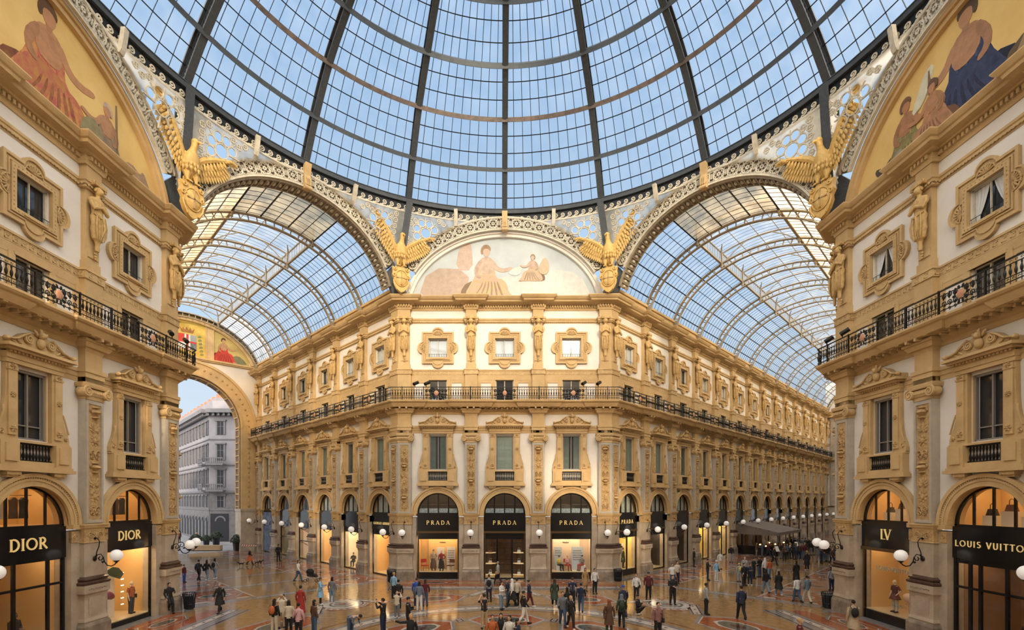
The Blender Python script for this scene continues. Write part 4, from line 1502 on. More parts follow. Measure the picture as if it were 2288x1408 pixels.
# ------------------------------------------------------------------ eagles
def make_eagle():
    """faces -y, wings spread in x,z; the wing on the -x side is raised higher"""
    b = MB(); n = 12
    def ring(z, rx, ry, cy, cx=0): return [(cx+rx*cos(2*pi*k/n), cy+ry*sin(2*pi*k/n), z) for k in range(n)]
    b.ell((.08, -.36, 27.08), (.19, .22, .19), 10, 7)
    b.loft([ring(25.05, .05, .05, .05), ring(25.2, .2, .16, 0), ring(25.45, .38, .3, -.05), ring(25.8, .46, .37, -.1), ring(26.1, .44, .36, -.16), ring(26.35, .34, .3, -.2),
            ring(26.6, .2, .2, -.24, .03), ring(26.8, .16, .17, -.3, .06), ring(26.98, .17, .2, -.36, .08), ring(27.12, .15, .18, -.36, .08), ring(27.2, .06, .08, -.33, .08)])
    # hooked beak
    b.tube([(.1, -.5, 27.03), (.14, -.64, 27.02), (.17, -.72, 26.95), (.17, -.73, 26.87)], [.085, .07, .045, .008], 7)
    for i in range(26):     # chest feathers
        a = -pi*.9 + (i % 7)*pi*.8/6; z = 26.45 - (i//7)*.26
        rr = .33 + .05*(i//7)
        leaf(b, rr*cos(a), z, -pi/2, .26, .16, -.12+rr*.85*sin(a), .05)
    body = b.mesh('body', GILT, True)
    parts = [('body', body)]
    for s, up in ((-1, 1.0), (1, .55)):
        w = MB()
        sh = Vector((s*.36, .02, 26.2))
        tip = Vector((s*1.8, -.55, 26.3 + 2.1*up)) if s < 0 else Vector((s*1.95, -.55, 26.3+1.6*up))
        mid = sh.lerp(tip, .5) + Vector((0, -.05, .12))
        w.tube([sh, sh.lerp(mid, .5)+Vector((0, 0, .08)), mid, mid.lerp(tip, .5), tip], [.2, .19, .16, .11, .04], 8)
        d = (tip-sh).normalized()
        for row, (cnt, l0, l1, yo, wd) in enumerate(((17, 1.0, .55, .06, .2), (14, .68, .4, -.03, .19), (11, .42, .25, -.11, .17))):
            for k in range(cnt):
                f = (k+.3)/cnt
                p = sh.lerp(tip, f)
                l = (l0 if f < .6 else l0*(1-(f-.6))) * (1.0)
                ang = math.atan2(-1, s*.25) 
                dirv = Vector((s*(.1+.6*f), 0, -1+.5*f)).normalized()
                if f > .8: dirv = (dirv*.5 + d).normalized()
                c = p + dirv*l*.5 + Vector((0, yo, 0))
                a = math.atan2(dirv.z, dirv.x)
                w.ell(c, (l/2, .035, wd/2), 6, 4, rot=Matrix.Rotation(-a, 3, 'Y'))
        low = [sh + Vector((0, .04, -.45)), sh.lerp(tip, .35) + Vector((s*.1, .04, -.5)), sh.lerp(tip, .7) + Vector((s*.2, .04, -.3)), tip]
        topl = [sh, sh.lerp(tip, .35), sh.lerp(tip, .7), tip + Vector((0, .03, .03))]
        w.loft([[a, b, b + Vector((0, .05, 0)), a + Vector((0, .05, 0))] for a, b in zip(topl, low)])
        parts.append(('wing', w.mesh('wing', GILT, True)))
    for s in (-1, 1):
        l = MB()
        l.tube([(s*.2, -.12, 25.6), (s*.24, -.2, 25.3), (s*.24, -.22, 25.05), (s*.22, -.2, 24.93)], [.2, .17, .08, .06], 8)
        for k in (-1, 0, 1):
            l.tube([(s*.22, -.22, 24.94), (s*.22+k*.09, -.36, 24.92), (s*.22+k*.12, -.46, 24.82)], [.05, .045, .02], 5)
        parts.append(('leg', l.mesh('leg', GILT, True)))
    t = MB()
    for k in range(5):
        t.ell((-.2+k*.1, .12, 25.0), (.09, .04, .3), 6, 4)
    parts.append(('tail', t.mesh('tail', GILT, True)))
    s = MB()
    o = [(-.0, 22.98), (.22, 23.1), (.42, 23.35), (.55, 23.7), (.52, 23.95), (.66, 24.2), (.6, 24.45), (.64, 24.78), (.4, 24.7), (.2, 24.85), (0, 24.78)]
    poly = o + [(-x, z) for x, z in reversed(o[1:-1])]
    s.prism(poly, -.3, -.05)
    for k in (-1, 1):
        s.tube(spiral(k*.5, 24.15, .16, 1.3, -.34, 0, -k, 10), .05, 5)
        s.tube(spiral(k*.46, 24.62, .14, 1.2, -.34, pi/2, k, 10), .05, 5)
        s.tube([(k*.3, -.34, 23.15), (k*.5, -.36, 23.5), (k*.56, -.34, 23.8)], .06, 6)
    sub = MB()
    sub.ell((0, -.28, 23.98), (.43, .16, .56), 20, 10)
    sub.tube([(.45*cos(2*pi*k/24), -.34, 23.98+.58*sin(2*pi*k/24)) for k in range(24)], .035, 5, closed=True)
    sub2 = MB()
    sub2.box(-.035, .035, -.46, -.3, 23.5, 24.46); sub2.box(-.36, .36, -.46, -.3, 23.95, 24.02)
    sh = s.mesh('shield', GILT, True)
    parts.append(('shield', sh, [('boss', sub.mesh('boss', GILT, True)), ('cross', sub2.mesh('cross', CARVED))]))
    return Kit('eagle_statue', 'eagle statue', parts)
K_EAG = make_eagle()
def mirror(kit):
    def rec(ps):
        out = []
        for p in ps:
            me = p[1].copy()
            for v in me.vertices: v.co.x = -v.co.x
            me.flip_normals()
            q = [p[0], me] + list(p[2:])
            if len(q) > 2 and q[2]: q[2] = rec(q[2])
            out.append(tuple(q))
        return out
    return Kit(kit.name, kit.cat, rec(kit.parts))
K_EAG2 = mirror(K_EAG)
for (x, y, th, kit, sc, lb) in ((-S2, AP, -.42, K_EAG, 1.0, 'gilded stone eagle on a cross shield, left end of the pale central lunette'),
                            (S2, AP, .42, K_EAG2, 1.0, 'gilded stone eagle on a cross shield, right end of the pale central lunette'),
                            (-AP, S2, -1.15, K_EAG, 1.0, 'large gilded stone eagle on a cross shield between yellow painting and left arcade'),
                            (AP, S2, 1.15, K_EAG2, 1.0, 'large gilded stone eagle on a cross shield between right arcade and yellow painting')):
    rad = Vector((sin(th), cos(th), 0))
    kit.place(T(x-rad.x*1.0, y-rad.y*1.0, .05) @ rotz(-th) @ T(0, 0, 23) @ Matrix.Scale(1.1, 4) @ T(0, 0, -23), lb, 'gilded eagles at the octagon corners')

# ------------------------------------------------------------------ painted lunettes
def paint(name, c, c2=None, sc=1.5): return mat(name, c, .85, .25, sc, col2=c2)
def lunette(F, label, bg, bg2, patches, frame_mat):
    t = thing('painted_lunette', label, 'painting', F, 'painted lunettes')
    m = MB(); N = 48
    A, B = 7.78, 5.95
    lo = math.asin((23.0-ZC)/B)
    pts = [(A*cos(lo+(pi-2*lo)*i/N), ZC+B*sin(lo+(pi-2*lo)*i/N)) for i in range(N+1)]
    m.prism(pts, .35, .5)
    ob('painted_ground', m.mesh('painted_ground', paint(label[:12]+'_ground', bg, bg2, .5)), t)
    f = MB()
    for a, b, y0, y1 in ((7.72, 7.95, .12, .4), (7.95, 8.2, .0, .4)):
        o = []; i_ = []
        for k in range(N+1):
            th = lo + (pi-2*lo)*k/N
            i_.append((a*cos(th), ZC+(a-1.83)*sin(th))); o.append((b*cos(th), ZC+(b-1.83)*sin(th)))
        n = N+1
        vs = [(x, y0, z) for x, z in i_]+[(x, y0, z) for x, z in o]+[(x, y1, z) for x, z in i_]+[(x, y1, z) for x, z in o]
        fs = []
        for k in range(N):
            fs += [(k, k+1, k+1+n, k+n), (k, k+2*n, k+1+2*n, k+1), (k+n, k+1+n, k+1+3*n, k+3*n)]
        f.add(vs, fs)
    ob('frame_moulding', f.mesh('frame_moulding', frame_mat), t)
    k = 0
    for nm, col, col2, poly in patches:
        k += 1
        p = MB()
        y = .349 - .0015*k
        pl = smooth_poly(poly)
        p.prism(pl, y, .352)
        me = p.mesh(nm, paint(nm, col, col2, 2.5))
        ob(nm, me, t)
    return t
def smooth_poly(pts, it=1):
    # outline rounded by corner cutting, kept counter-clockwise
    for _ in range(it):
        q = []
        for i in range(len(pts)):
            a, b = pts[i], pts[(i+1) % len(pts)]
            q += [(a[0]*.75+b[0]*.25, a[1]*.75+b[1]*.25), (a[0]*.25+b[0]*.75, a[1]*.25+b[1]*.75)]
        pts = q
    ar = sum(pts[i-1][0]*pts[i][1]-pts[i][0]*pts[i-1][1] for i in range(len(pts)))
    return pts if ar > 0 else pts[::-1]
def figure(x, z, s, robe, robe2, skin, hair, flip=1, arms=True):
    """seated painted figure, about 3.4 s high"""
    X = lambda u: x + flip*u*s
    Z = lambda v: z + v*s
    P = lambda pts: [(X(a), Z(b)) for a, b in pts]
    dk = lambda c, k: tuple(q*k for q in c)
    L = [('painted_seat', dk(robe, .35), dk(robe2, .4), P([(-1.5, 0), (.2, 0), (.3, .9), (-.2, 1.2), (-1.2, 1.1), (-1.6, .5)])),
         ('painted_robe', robe, robe2, P([(-1.2, 0), (-.4, -.02), (.4, .05), (1.4, 0), (1.6, .25), (1.35, .5), (1.25, .95), (1.0, 1.25), (.55, 1.35), (.5, 2.0), (.45, 2.42), (.2, 2.52), (-.2, 2.5), (-.5, 2.38), (-.6, 1.9), (-.72, 1.4), (-.95, 1.0), (-1.3, .4)])),
         ('painted_mantle', dk(robe2, .8), robe, P([(-1.3, 0), (-.3, 0), (-.1, .5), (.1, .9), (.6, 1.2), (.45, 1.45), (-.1, 1.55), (-.6, 1.45), (-1.0, .9)]))]
    for k in range(6):
        u = -.9 + k*.38
        L.append(('painted_fold', dk(robe, .55), dk(robe2, .6), P([(u, .05), (u+.09, .08), (u*.6+.25, .75), (u*.45+.22, 1.15), (u*.45+.16, 1.1), (u*.6+.12, .7)])))
    for k in range(3):
        u = -.35 + k*.28
        L.append(('painted_highlight', tuple(min(1, q*1.35) for q in robe), robe, P([(u, 1.5), (u+.08, 1.5), (u+.14, 2.2), (u+.05, 2.3)])))
    L += [('painted_torso', skin, dk(skin, .7), P([(-.38, 1.65), (.1, 1.55), (.4, 1.7), (.46, 2.3), (.3, 2.52), (.1, 2.6), (-.12, 2.6), (-.34, 2.5), (-.46, 2.25)])),
         ('painted_arm', skin, dk(skin, .8), P([(.3, 2.45), (.48, 2.38), (.72, 1.98), (1.1, 1.9), (1.5, 2.02), (1.62, 1.92), (1.5, 1.8), (1.0, 1.66), (.6, 1.75), (.34, 2.1)])),
         ('painted_arm', dk(skin, .85), dk(skin, .6), P([(-.3, 2.45), (-.5, 2.35), (-.75, 1.9), (-.7, 1.45), (-.4, 1.3), (-.3, 1.42), (-.52, 1.6), (-.5, 1.85), (-.28, 2.15)])),
         ('painted_neck', dk(skin, .8), dk(skin, .7), P([(-.1, 2.5), (.1, 2.5), (.1, 2.8), (-.1, 2.8)])),
         ('painted_head', skin, dk(skin, .85), P([(-.1, 2.66), (.1, 2.64), (.2, 2.8), (.22, 3.0), (.12, 3.2), (-.12, 3.22), (-.22, 3.0), (-.2, 2.8)])),
         ('painted_hair', hair, dk(hair, .7), P([(-.3, 2.75), (-.2, 2.8), (-.2, 3.02), (-.05, 3.12), (.14, 3.08), (.24, 2.95), (.27, 3.15), (.12, 3.34), (-.12, 3.36), (-.3, 3.2), (-.36, 2.95)])),
         ('painted_foot', skin, dk(skin, .8), P([(1.25, .0), (1.7, .0), (1.72, .12), (1.4, .22), (1.2, .15)]))]
    return L
pale = [('painted_building', (.56, .42, .32), (.46, .34, .26), [(-7.2, 23.0), (-3.1, 23.0), (-2.9, 25.6), (-6.3, 25.7)]),
        ('painted_column', (.60, .45, .35), (.5, .37, .29), [(-4.1, 25.5), (-2.6, 25.5), (-2.7, 27.4), (-3.0, 28.0), (-3.7, 27.6)]),
        ('painted_clouds', (.74, .70, .62), (.62, .58, .52), [(-2, 23.0), (7.3, 23.0), (6.2, 25.3), (3.6, 25.6), (1.4, 24.9), (-.8, 25.0)])]
pale += figure(-1.5, 23.05, 1.36, (.64, .40, .33), (.66, .48, .22), (.66, .48, .36), (.42, .27, .16))
pale += [('painted_scroll', (.9, .8, .66), (.8, .66, .5), [(.2, 25.2), (1.2, 25.0), (1.5, 25.9), (.6, 25.6)])]
pale += figure(2.3, 24.6, .66, (.58, .42, .28), (.54, .38, .25), (.60, .43, .32), (.38, .25, .15), -1)
pale += [('painted_wing', (.60, .46, .30), (.5, .37, .25), [(2.7, 25.6), (3.3, 26.7), (3.7, 26.0), (3.6, 25.2), (3.0, 25.1)])]
lunette(F_N, 'faded pale fresco of seated robed figures in the central lunette', (.60, .63, .61), (.50, .53, .52), pale, PLASTER)
GOLD1, GOLD2 = (.80, .55, .20), (.70, .45, .15)
wl = figure(.8, 23.1, 1.5, (.45, .10, .09), (.62, .30, .08), (.55, .27, .13), (.16, .08, .04), 1)
wl += [('painted_rock', (.20, .13, .09), (.34, .22, .12), [(-2, 23.05), (5.6, 23.05), (4.6, 24.0), (2.4, 23.7), (0, 23.6)])]
wl += figure(3.9, 23.1, .95, (.34, .22, .14), (.26, .20, .12), (.52, .27, .14), (.58, .42, .30), -1)
wl += [('painted_shield', (.30, .26, .13), (.22, .18, .10), [(2.5, 23.3), (3.3, 23.2), (3.7, 24.1), (3.3, 24.9), (2.6, 24.7), (2.3, 24.0)]),
       ('painted_spear', (.20, .14, .08), (.2, .14, .08), [(4.5, 23.2), (4.58, 23.2), (4.5, 26.6), (4.42, 26.6)]),
       ('painted_hill', (.42, .27, .16), (.30, .20, .12), [(4.4, 23.05), (7.3, 23.05), (6.7, 23.9), (6.3, 24.5), (6.1, 24.1), (5.4, 24.4), (4.7, 23.9)])]
wl += figure(-3.2, 23.1, 1.3, (.30, .16, .12), (.45, .22, .12), (.55, .28, .14), (.2, .12, .06), -1)
lunette(F_W, 'golden painted lunette with a red-draped seated figure and shield, far left', GOLD1, GOLD2, wl, STONE)
el = figure(-1.0, 23.1, 1.55, (.05, .065, .13), (.03, .04, .09), (.50, .26, .14), (.12, .08, .05), -1)
el += [('painted_red_cloth', (.40, .07, .07), (.28, .05, .05), [(-3.2, 23.05), (-.2, 23.05), (-.8, 23.8), (-2.2, 23.6)])]
el += figure(-4.1, 23.1, 1.05, (.32, .26, .09), (.22, .18, .07), (.46, .22, .10), (.22, .11, .06), 1)
el += [('painted_urn', (.34, .32, .26), (.22, .2, .16), [(-4.9, 23.2), (-4.2, 23.2), (-4.1, 24.0), (-4.5, 24.4), (-5.0, 24.0)]),
       ('painted_cannon', (.07, .05, .045), (.10, .07, .06), [(-6.6, 23.05), (-5.0, 23.05), (-5.0, 23.7), (-5.9, 24.3), (-6.1, 24.1), (-5.7, 23.6), (-6.6, 23.4)]),
       ('painted_fan', (.72, .66, .48), (.6, .54, .38), [(-3.4, 26.2), (-3.0, 26.9), (-2.5, 27.0), (-2.7, 26.2), (-3.1, 25.5), (-3.8, 25.3)]),
       ('painted_palm', (.30, .16, .08), (.2, .12, .06), [(-2.75, 24.9), (-2.6, 24.9), (-2.7, 26.8), (-2.85, 26.8)])]
el += figure(-2.6, 23.4, .85, (.5, .24, .12), (.38, .2, .1), (.5, .25, .12), (.16, .09, .05), -1)
el += figure(2.6, 23.1, 1.3, (.30, .22, .12), (.4, .26, .12), (.55, .28, .14), (.2, .12, .06), 1)
lunette(F_E, 'golden painted lunette with a blue-robed figure and cannon, far right', GOLD1, GOLD2, el, STONE)

# ------------------------------------------------------------------ barrel roofs of the arcades
VA, VB, VZ = 8.1, 6.35, 22.3
G_L = T(-14.17, 14.17, 0) @ rotz(pi/4)
G_R = T(14.17, 14.17, 0) @ rotz(-pi/4)
A_LO = math.asin((24.0-VZ)/VB)
A_SK = math.acos(3.1/VA)
def vp(a, d=0.0):
    return ((VA-d)*cos(a), VZ+(VB-d)*sin(a))
def vault(G, L, nb, outer, label):
    """outer = +1 or -1: the side whose dirty glass is tinted with a sunlit glow"""
    t = thing('arcade_roof', label, 'glass roof', G)
    ys = [0] + [Q0+PB*j for j in range(1, nb+1)] + [L]
    def panel(a0, a1, y0, y1, z=0, n=10):
        m = MB(); vs = []
        for i in range(n+1):
            x, zz = vp(a0+(a1-a0)*i/n)
            vs += [(x, y0, zz+z), (x, y1, zz+z)]
        m.add(vs, [(2*i, 2*i+1, 2*i+3, 2*i+2) for i in range(n)])
        return m
    def bars(a0, a1, w, z=0, dz=-.05, purl=5, nbar=9, r=.02, rp=.035):
        m = MB()
        for k in range(nbar):
            y = w*(k+.5)/nbar
            m.tube([(vp(a0+(a1-a0)*i/8)[0], y, vp(a0+(a1-a0)*i/8)[1]+z+dz) for i in range(9)], r, 4)
        for k in range(purl+1):
            a = a0+(a1-a0)*k/purl
            x, zz = vp(a)
            m.tube([(x, 0, zz+z+dz), (x, w, zz+z+dz)], rp*(1.8 if k in (0, purl) or (purl > 4 and k % 2 == 0) else 1), 4)
        return m
    # repeated meshes for one bay
    W = PB
    me = {}
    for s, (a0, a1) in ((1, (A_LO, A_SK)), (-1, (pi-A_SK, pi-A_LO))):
        gm = (VAULTGOLD if nb == 6 else VAULTSUNLIT) if s == outer else VAULTGLASS
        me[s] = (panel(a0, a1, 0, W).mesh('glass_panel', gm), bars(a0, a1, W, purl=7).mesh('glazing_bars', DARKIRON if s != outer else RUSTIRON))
    mid = (A_SK, pi-A_SK)
    me['m0'] = (panel(*mid, 0, W).mesh('glass_panel', VAULTBROWN), bars(*mid, W, purl=6).mesh('glazing_bars', DARKIRON))
    me['mr'] = (panel(*mid, 0, W, .95).mesh('glass_panel', VAULTGLASS), bars(*mid, W, .95, purl=4, nbar=10).mesh('glazing_bars', TRUSS))
    cm = MB()
    xs, zs = vp(A_SK)
    for s in (-1, 1):
        cm.add([(s*xs, 0, zs), (s*xs, W, zs), (s*xs, W, zs+.9), (s*xs, 0, zs+.9)], [(0, 1, 2, 3)])
    cler = cm.mesh('clerestory_glass', CLER)
    cb = MB()
    for s in (-1, 1):
        cb.box(s*xs-.09, s*xs+.09, 0, W, zs-.14, zs+.02); cb.box(s*xs-.05, s*xs+.05, 0, W, zs+.86, zs+.98)
        for k in range(10): cb.box(s*xs-.02, s*xs+.02, W*k/10, W*k/10+.04, zs, zs+.9)
    clerb = cb.mesh('clerestory_frame', TRUSS)
    # truss rib: two chords with ties
    def rib(deep=.55):
        m = MB(); N = 48
        for d, hw, th in ((.04, .13, .09), (deep, .13, .08)):
            rings = []
            for i in range(N+1):
                a = A_LO-.12 + (pi-2*A_LO+.24)*i/N
                x0, z0 = vp(a, d); x1, z1 = vp(a, d+th)
                rings.append([(x0, -hw, z0), (x0, hw, z0), (x1, hw, z1), (x1, -hw, z1)])
            m.loft(rings)
        K = 34
        for i in range(K+1):
            a = A_LO-.12 + (pi-2*A_LO+.24)*i/K
            x0, z0 = vp(a, .1); x1, z1 = vp(a, deep)
            m.tube([(x0, 0, z0), (x1, 0, z1)], .05, 4)
            if i < K and i % 2 == 0:
                for b_ in (a, a+(pi-2*A_LO+.24)/K):
                    xm, zm = vp(a+(pi-2*A_LO+.24)/K/2, deep*.55)
        for s in (-1, 1):
            x, z = vp(A_LO, .3)
            m.loft([[(s*(x-.22), -.12, 24.0), (s*(x+.15), -.12, 24.0), (s*(x+.15), .12, 24.0), (s*(x-.22), .12, 24.0)],
                    [(s*(x-.3), -.16, 23.75), (s*(x+.1), -.16, 23.75), (s*(x+.1), .16, 23.75), (s*(x-.3), .16, 23.75)],
                    [(s*(x-.02), -.02, 22.9), (s*(x+.02), -.02, 22.9), (s*(x+.02), .02, 22.9), (s*(x-.02), .02, 22.9)]])
        return m
    rib_me = rib().mesh('rib', TRUSS); 
    # upper arch and V brackets carrying the raised light
    um = MB()
    pts = [(xs*1.0*u, 0, zs+.95 + (vp(math.acos(abs(u)*xs/VA))[1]-zs)-.1) for u in [-1+i/8 for i in range(17)]]
    um.tube(pts, .06, 6)
    for s in (-1, 1):
        um.tube([(s*xs, 0, zs-.4), (s*(xs-.05), 0, zs+.9)], [.12, .06], 6)
        for yy in (-1.5, 1.5):
            um.tube([(s*xs, 0, zs-.35), (s*(xs-.12), yy*.25, zs+.2), (s*(xs-.3), yy*.65, zs+.65), (s*(xs-.6), yy, zs+.95)], [.11, .06, .05, .04], 5)
            um.tube([(s*xs, 0, zs+.5), (s*(xs-.6), yy, zs+.95)], .025, 4)
        um.tube([(s*xs, 0, zs-.3), (s*(xs-.5), 0, zs+.2), (s*(xs-1.2), 0, zs+.75), (s*(xs-2.0), 0, zs+1.2)], .045, 5)
    up_me = um.mesh('skylight_bracket', TRUSS)
    ys2 = ys[:-1]
    for i, y in enumerate(ys2):
        w = (ys[i+1]-y)/W
        sc = Matrix.Scale(w, 4, (0, 1, 0))
        M = T(0, y, 0) @ sc
        for s in (1, -1):
            last = (i == len(ys2)-2 and nb == 6) or (i == len(ys2)-1)
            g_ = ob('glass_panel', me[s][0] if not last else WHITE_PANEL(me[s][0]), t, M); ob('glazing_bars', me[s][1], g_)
        k = 'mr' if 0 < i < len(ys2)-1 else 'm0'
        g_ = ob('glass_panel', me[k][0], t, M); ob('glazing_bars', me[k][1], g_)
        if k == 'mr':
            c_ = ob('clerestory_glass', cler, t, M); ob('clerestory_frame', clerb, c_)
        if i:
            r_ = ob('rib', rib_me, t, T(0, y, 0))
            ob('skylight_bracket', up_me, r_)
    return t
CLER = glass_mat('clerestory_glass', (.95, .95, .95), haze=.5, hazecol=(.95, .95, .93))
WHITEGL = glass_mat('milky_glass', (.7, .68, .66), haze=.75, hazecol=(.95, .9, .84))
_wp = {}
def WHITE_PANEL(me):
    if me.name not in _wp:
        c = me.copy(); c.materials.clear(); c.materials.append(WHITEGL); _wp[me.name] = c
    return _wp[me.name]
vault(G_L, LEN_L, NBL, -1, 'long barrel glass roof on arched trusses over the left arcade')
vault(G_R, LEN_R, NBR, 1, 'long barrel glass roof on arched trusses over the right arcade')
# attic parapet under the glass
for F, a, b in ((F_R, .3, LEN_R), (F_L, -LEN_L, -.3), (F_WB, .3, LEN_L), (F_EB, -LEN_R, -.3)):
    m = MB()
    m.box(a, b, -.02, 1.2, 23.02, 23.9)
    m.box(a, b, -.10, .1, 23.02, 23.2); m.box(a, b, -.06, .1, 23.5, 23.56); m.box(a, b, -.16, 1.2, 23.84, 24.04)
    t_ = trim(m); t_.matrix_world = F

# ------------------------------------------------------------------ end walls
def endwall(G, L, name):
    m = MB(); N = 24; r = 6.0; zs = 15.7; y0, y1 = L, L+1.8
    def ztop(x): return VZ + VB*sqrt(max(0, 1-(x/VA)**2)) + .1 if abs(x) < 7.8 else 24
    for i in range(N):
        a, b = pi*i/N, pi*(i+1)/N
        xa, xb = r*cos(a), r*cos(b)
        m.prism([(xb, zs+r*sin(b)), (xa, zs+r*sin(a)), (xa, 22.6), (xb, 22.6)], y0, y1)
        m.prism([(xb, 22.6), (xa, 22.6), (xa, ztop(xa)), (xb, ztop(xb))], y0, y1)
    for s in (-1, 1):
        a, b = sorted((s*6.0, s*9.0))
        m.box(a, b, y0, y1, 0, 22.6)
        for k in range(6):
            xa, xb = sorted((s*(6+k*.36), s*(6.36+k*.36)))
            m.prism([(xa, 22.6), (xb, 22.6), (xb, ztop(xb)), (xa, ztop(xa))], y0, y1)
    o = struct(name, m, PLASTER, M=G)
    return o
endwall(G_L, LEN_L, 'wall_arm_end_left')
portal = thing('triumphal_arch', 'tall golden stone portal arch opening from the left arcade to the street', 'arch', G_L @ T(0, LEN_L, 0))
m = MB(); 
arch_ring(m, 5.9, 7.7, -.12, .1, 15.7, 40); arch_ring(m, 7.45, 7.75, -.22, -.1, 15.7, 40); arch_ring(m, 5.9, 6.12, -.2, -.1, 15.7, 40)
for s in (-1, 1):
    a, b = sorted((s*5.9, s*7.7)); m.box(a, b, -.12, .1, 5.4, 15.7)
ob('archivolt', m.mesh('archivolt', STONE), portal)
m = MB()
for i in range(30):
    a = pi*(i+.5)/30
    m.ell((6.8*cos(a), -.16, 15.7+6.8*sin(a)), (.14, .06, .14), 8, 4)
for s in (-1, 1):
    for k in range(16):
        m.ell((s*6.8, -.16, 5.8+k*.62), (.12 if k % 4 else .2, .06, .2), 8, 4)
ob('carved_bosses', m.mesh('carved_bosses', CARVED), portal)
m = MB()
for s in (-1, 1):
    a, b = sorted((s*5.8, s*7.9)); m.box(a, b, -.3, 1.9, 0, 5.2)
    m.box(a-.05, b+.05, -.36, 1.9, 5.1, 5.42)
for h_ in halves(m, 'pier', GREYSTONE): ob('pier', h_, portal)
m = MB(); arch_ring(m, 5.82, 5.98, .15, 1.65, 15.7, 36)
for s in (-1, 1):
    a, b = sorted((s*5.82, s*5.98)); m.box(a, b, .15, 1.65, 5.42, 15.7)
ob('soffit_panel', m.mesh('soffit_panel', mat('dark_soffit_mosaic', (.20, .13, .09), .6, .4, 5)), portal)
m = MB()
for i in range(14):
    a = pi*(i+.5)/14
    if i % 2:
        for k in (-.28, .28): arch_ring(m, 5.74, 5.84, .9+k-.05, .9+k+.05, 15.7, 4, 0, a-.06, a+.06)
    arch_ring(m, 5.72, 5.84, .15, 1.65, 15.7, 2, 0, a-.015-.09, a+.015-.09)
arch_ring(m, 5.72, 5.84, .15, .28, 15.7, 36); arch_ring(m, 5.72, 5.84, 1.52, 1.65, 15.7, 36)
for s in (-1, 1):
    a, b = sorted((s*5.72, s*5.84))
    m.box(a, b, .15, .28, 5.42, 15.7); m.box(a, b, 1.52, 1.65, 5.42, 15.7)
    for k in range(13): m.box(a, b, .15, 1.65, 5.6+k*.82, 5.72+k*.82)
ob('soffit_grid', m.mesh('soffit_grid', STONE), portal)
m = MB()
m.box(-8, 8, -.3, .05, 23.55, 23.75); m.box(-8, 8, -.2, .05, 23.4, 23.55)
for x in (-2.75, -1.95, 1.95, 2.75): m.box(x-.06, x+.06, -.18, 0, 23.7, 28)
for s in (-1, 1): a, b = sorted((s*2.0, s*2.7)); m.box(a, b, -.12, 0, 23.7, 27.9)
pr = []
N = 40
for i in range(N):
    a, b = A_LO+(pi-2*A_LO)*i/N, A_LO+(pi-2*A_LO)*(i+1)/N
    p = [vp(a, .75), vp(b, .75), vp(b, .1), vp(a, .1)]
    m.prism(p[::-1], -.22, .02)
ob('upper_frame', m.mesh('upper_frame', STONE), portal)
def panel_paint(nm, label, poly, col, col2, patches):
    t = thing(nm, label, 'painting', G_L @ T(0, LEN_L-.0, 0), 'mosaics over the portal arch')
    p = MB(); p.prism(poly, -.05, .0)
    ob('mosaic_ground', p.mesh('mosaic_ground', paint(label[:10]+'_gold', col, col2, 1.2)), t)
    for k, (n_, c, c2, pl, sm) in enumerate(patches):
        q = MB(); pp = smooth_poly(pl) if sm else (pl if sum(pl[i-1][0]*pl[i][1]-pl[i][0]*pl[i-1][1] for i in range(len(pl))) > 0 else pl[::-1])
        q.prism(pp, -.055-.0015*k, -.049)
        ob(n_, q.mesh(n_, paint(n_, c, c2, 3)), t)
zt = lambda x: vp(math.acos(x/(VA)), .6)[1]
YG, YG2 = (.78, .56, .14), (.66, .42, .08)
coat = [('shield_field', (.85, .80, .72), (.78, .72, .62), [(-.95, 24.5), (.95, 24.5), (.95, 26.3), (-.95, 26.3)], False),
        ('red_quarter', (.68, .08, .05), (.6, .06, .04), [(-.95, 25.5), (-.1, 25.5), (-.1, 26.3), (-.95, 26.3)], False),
        ('grey_quarter', (.35, .36, .32), (.4, .4, .36), [(.15, 25.5), (.95, 25.5), (.95, 26.3), (.15, 26.3)], False),
        ('dark_quarter', (.10, .12, .12), (.3, .3, .28), [(.15, 24.5), (.95, 24.5), (.95, 25.3), (.15, 25.3)], False),
        ('white_cross', (.9, .87, .8), (.85, .8, .72), [(-.3, 24.5), (.3, 24.5), (.3, 26.3), (-.3, 26.3)], False),
        ('red_cross_bar', (.72, .08, .05), (.64, .06, .04), [(-.12, 24.5), (.12, 24.5), (.12, 26.3), (-.12, 26.3)], False),
        ('red_cross_arm', (.72, .08, .05), (.64, .06, .04), [(-.95, 25.3), (.95, 25.3), (.95, 25.52), (-.95, 25.52)], False),
        ('crown', (.46, .20, .06), (.34, .14, .04), [(-.6, 26.5), (.6, 26.5), (.75, 27.1), (.45, 26.8), (.3, 27.15), (.12, 26.8), (-.1, 27.2), (-.25, 26.8), (-.5, 27.1), (-.5, 26.8), (-.8, 27.1)], False)]
for s in (-1, 1):
    for k in range(6):
        a = pi*.55*k/5
        x, z = s*(1.5 - .9*(1-cos(a*.8))*0 - .05*k), 24.0+.42*k
        coat.append(('laurel_sprig', (.24, .27, .08), (.3, .3, .1), [(x-.2, z), (x+.25, z+.1), (x+.1, z+.35), (x-.15, z+.25)], True))
panel_paint('coat_of_arms', 'mosaic shield with red cross and crown over the street portal', [(-1.9, 23.75), (1.9, 23.75), (1.9, zt(1.9)), (1, zt(1)), (0, zt(0)), (-1, zt(1)), (-1.9, zt(1.9))], YG, YG2, coat)
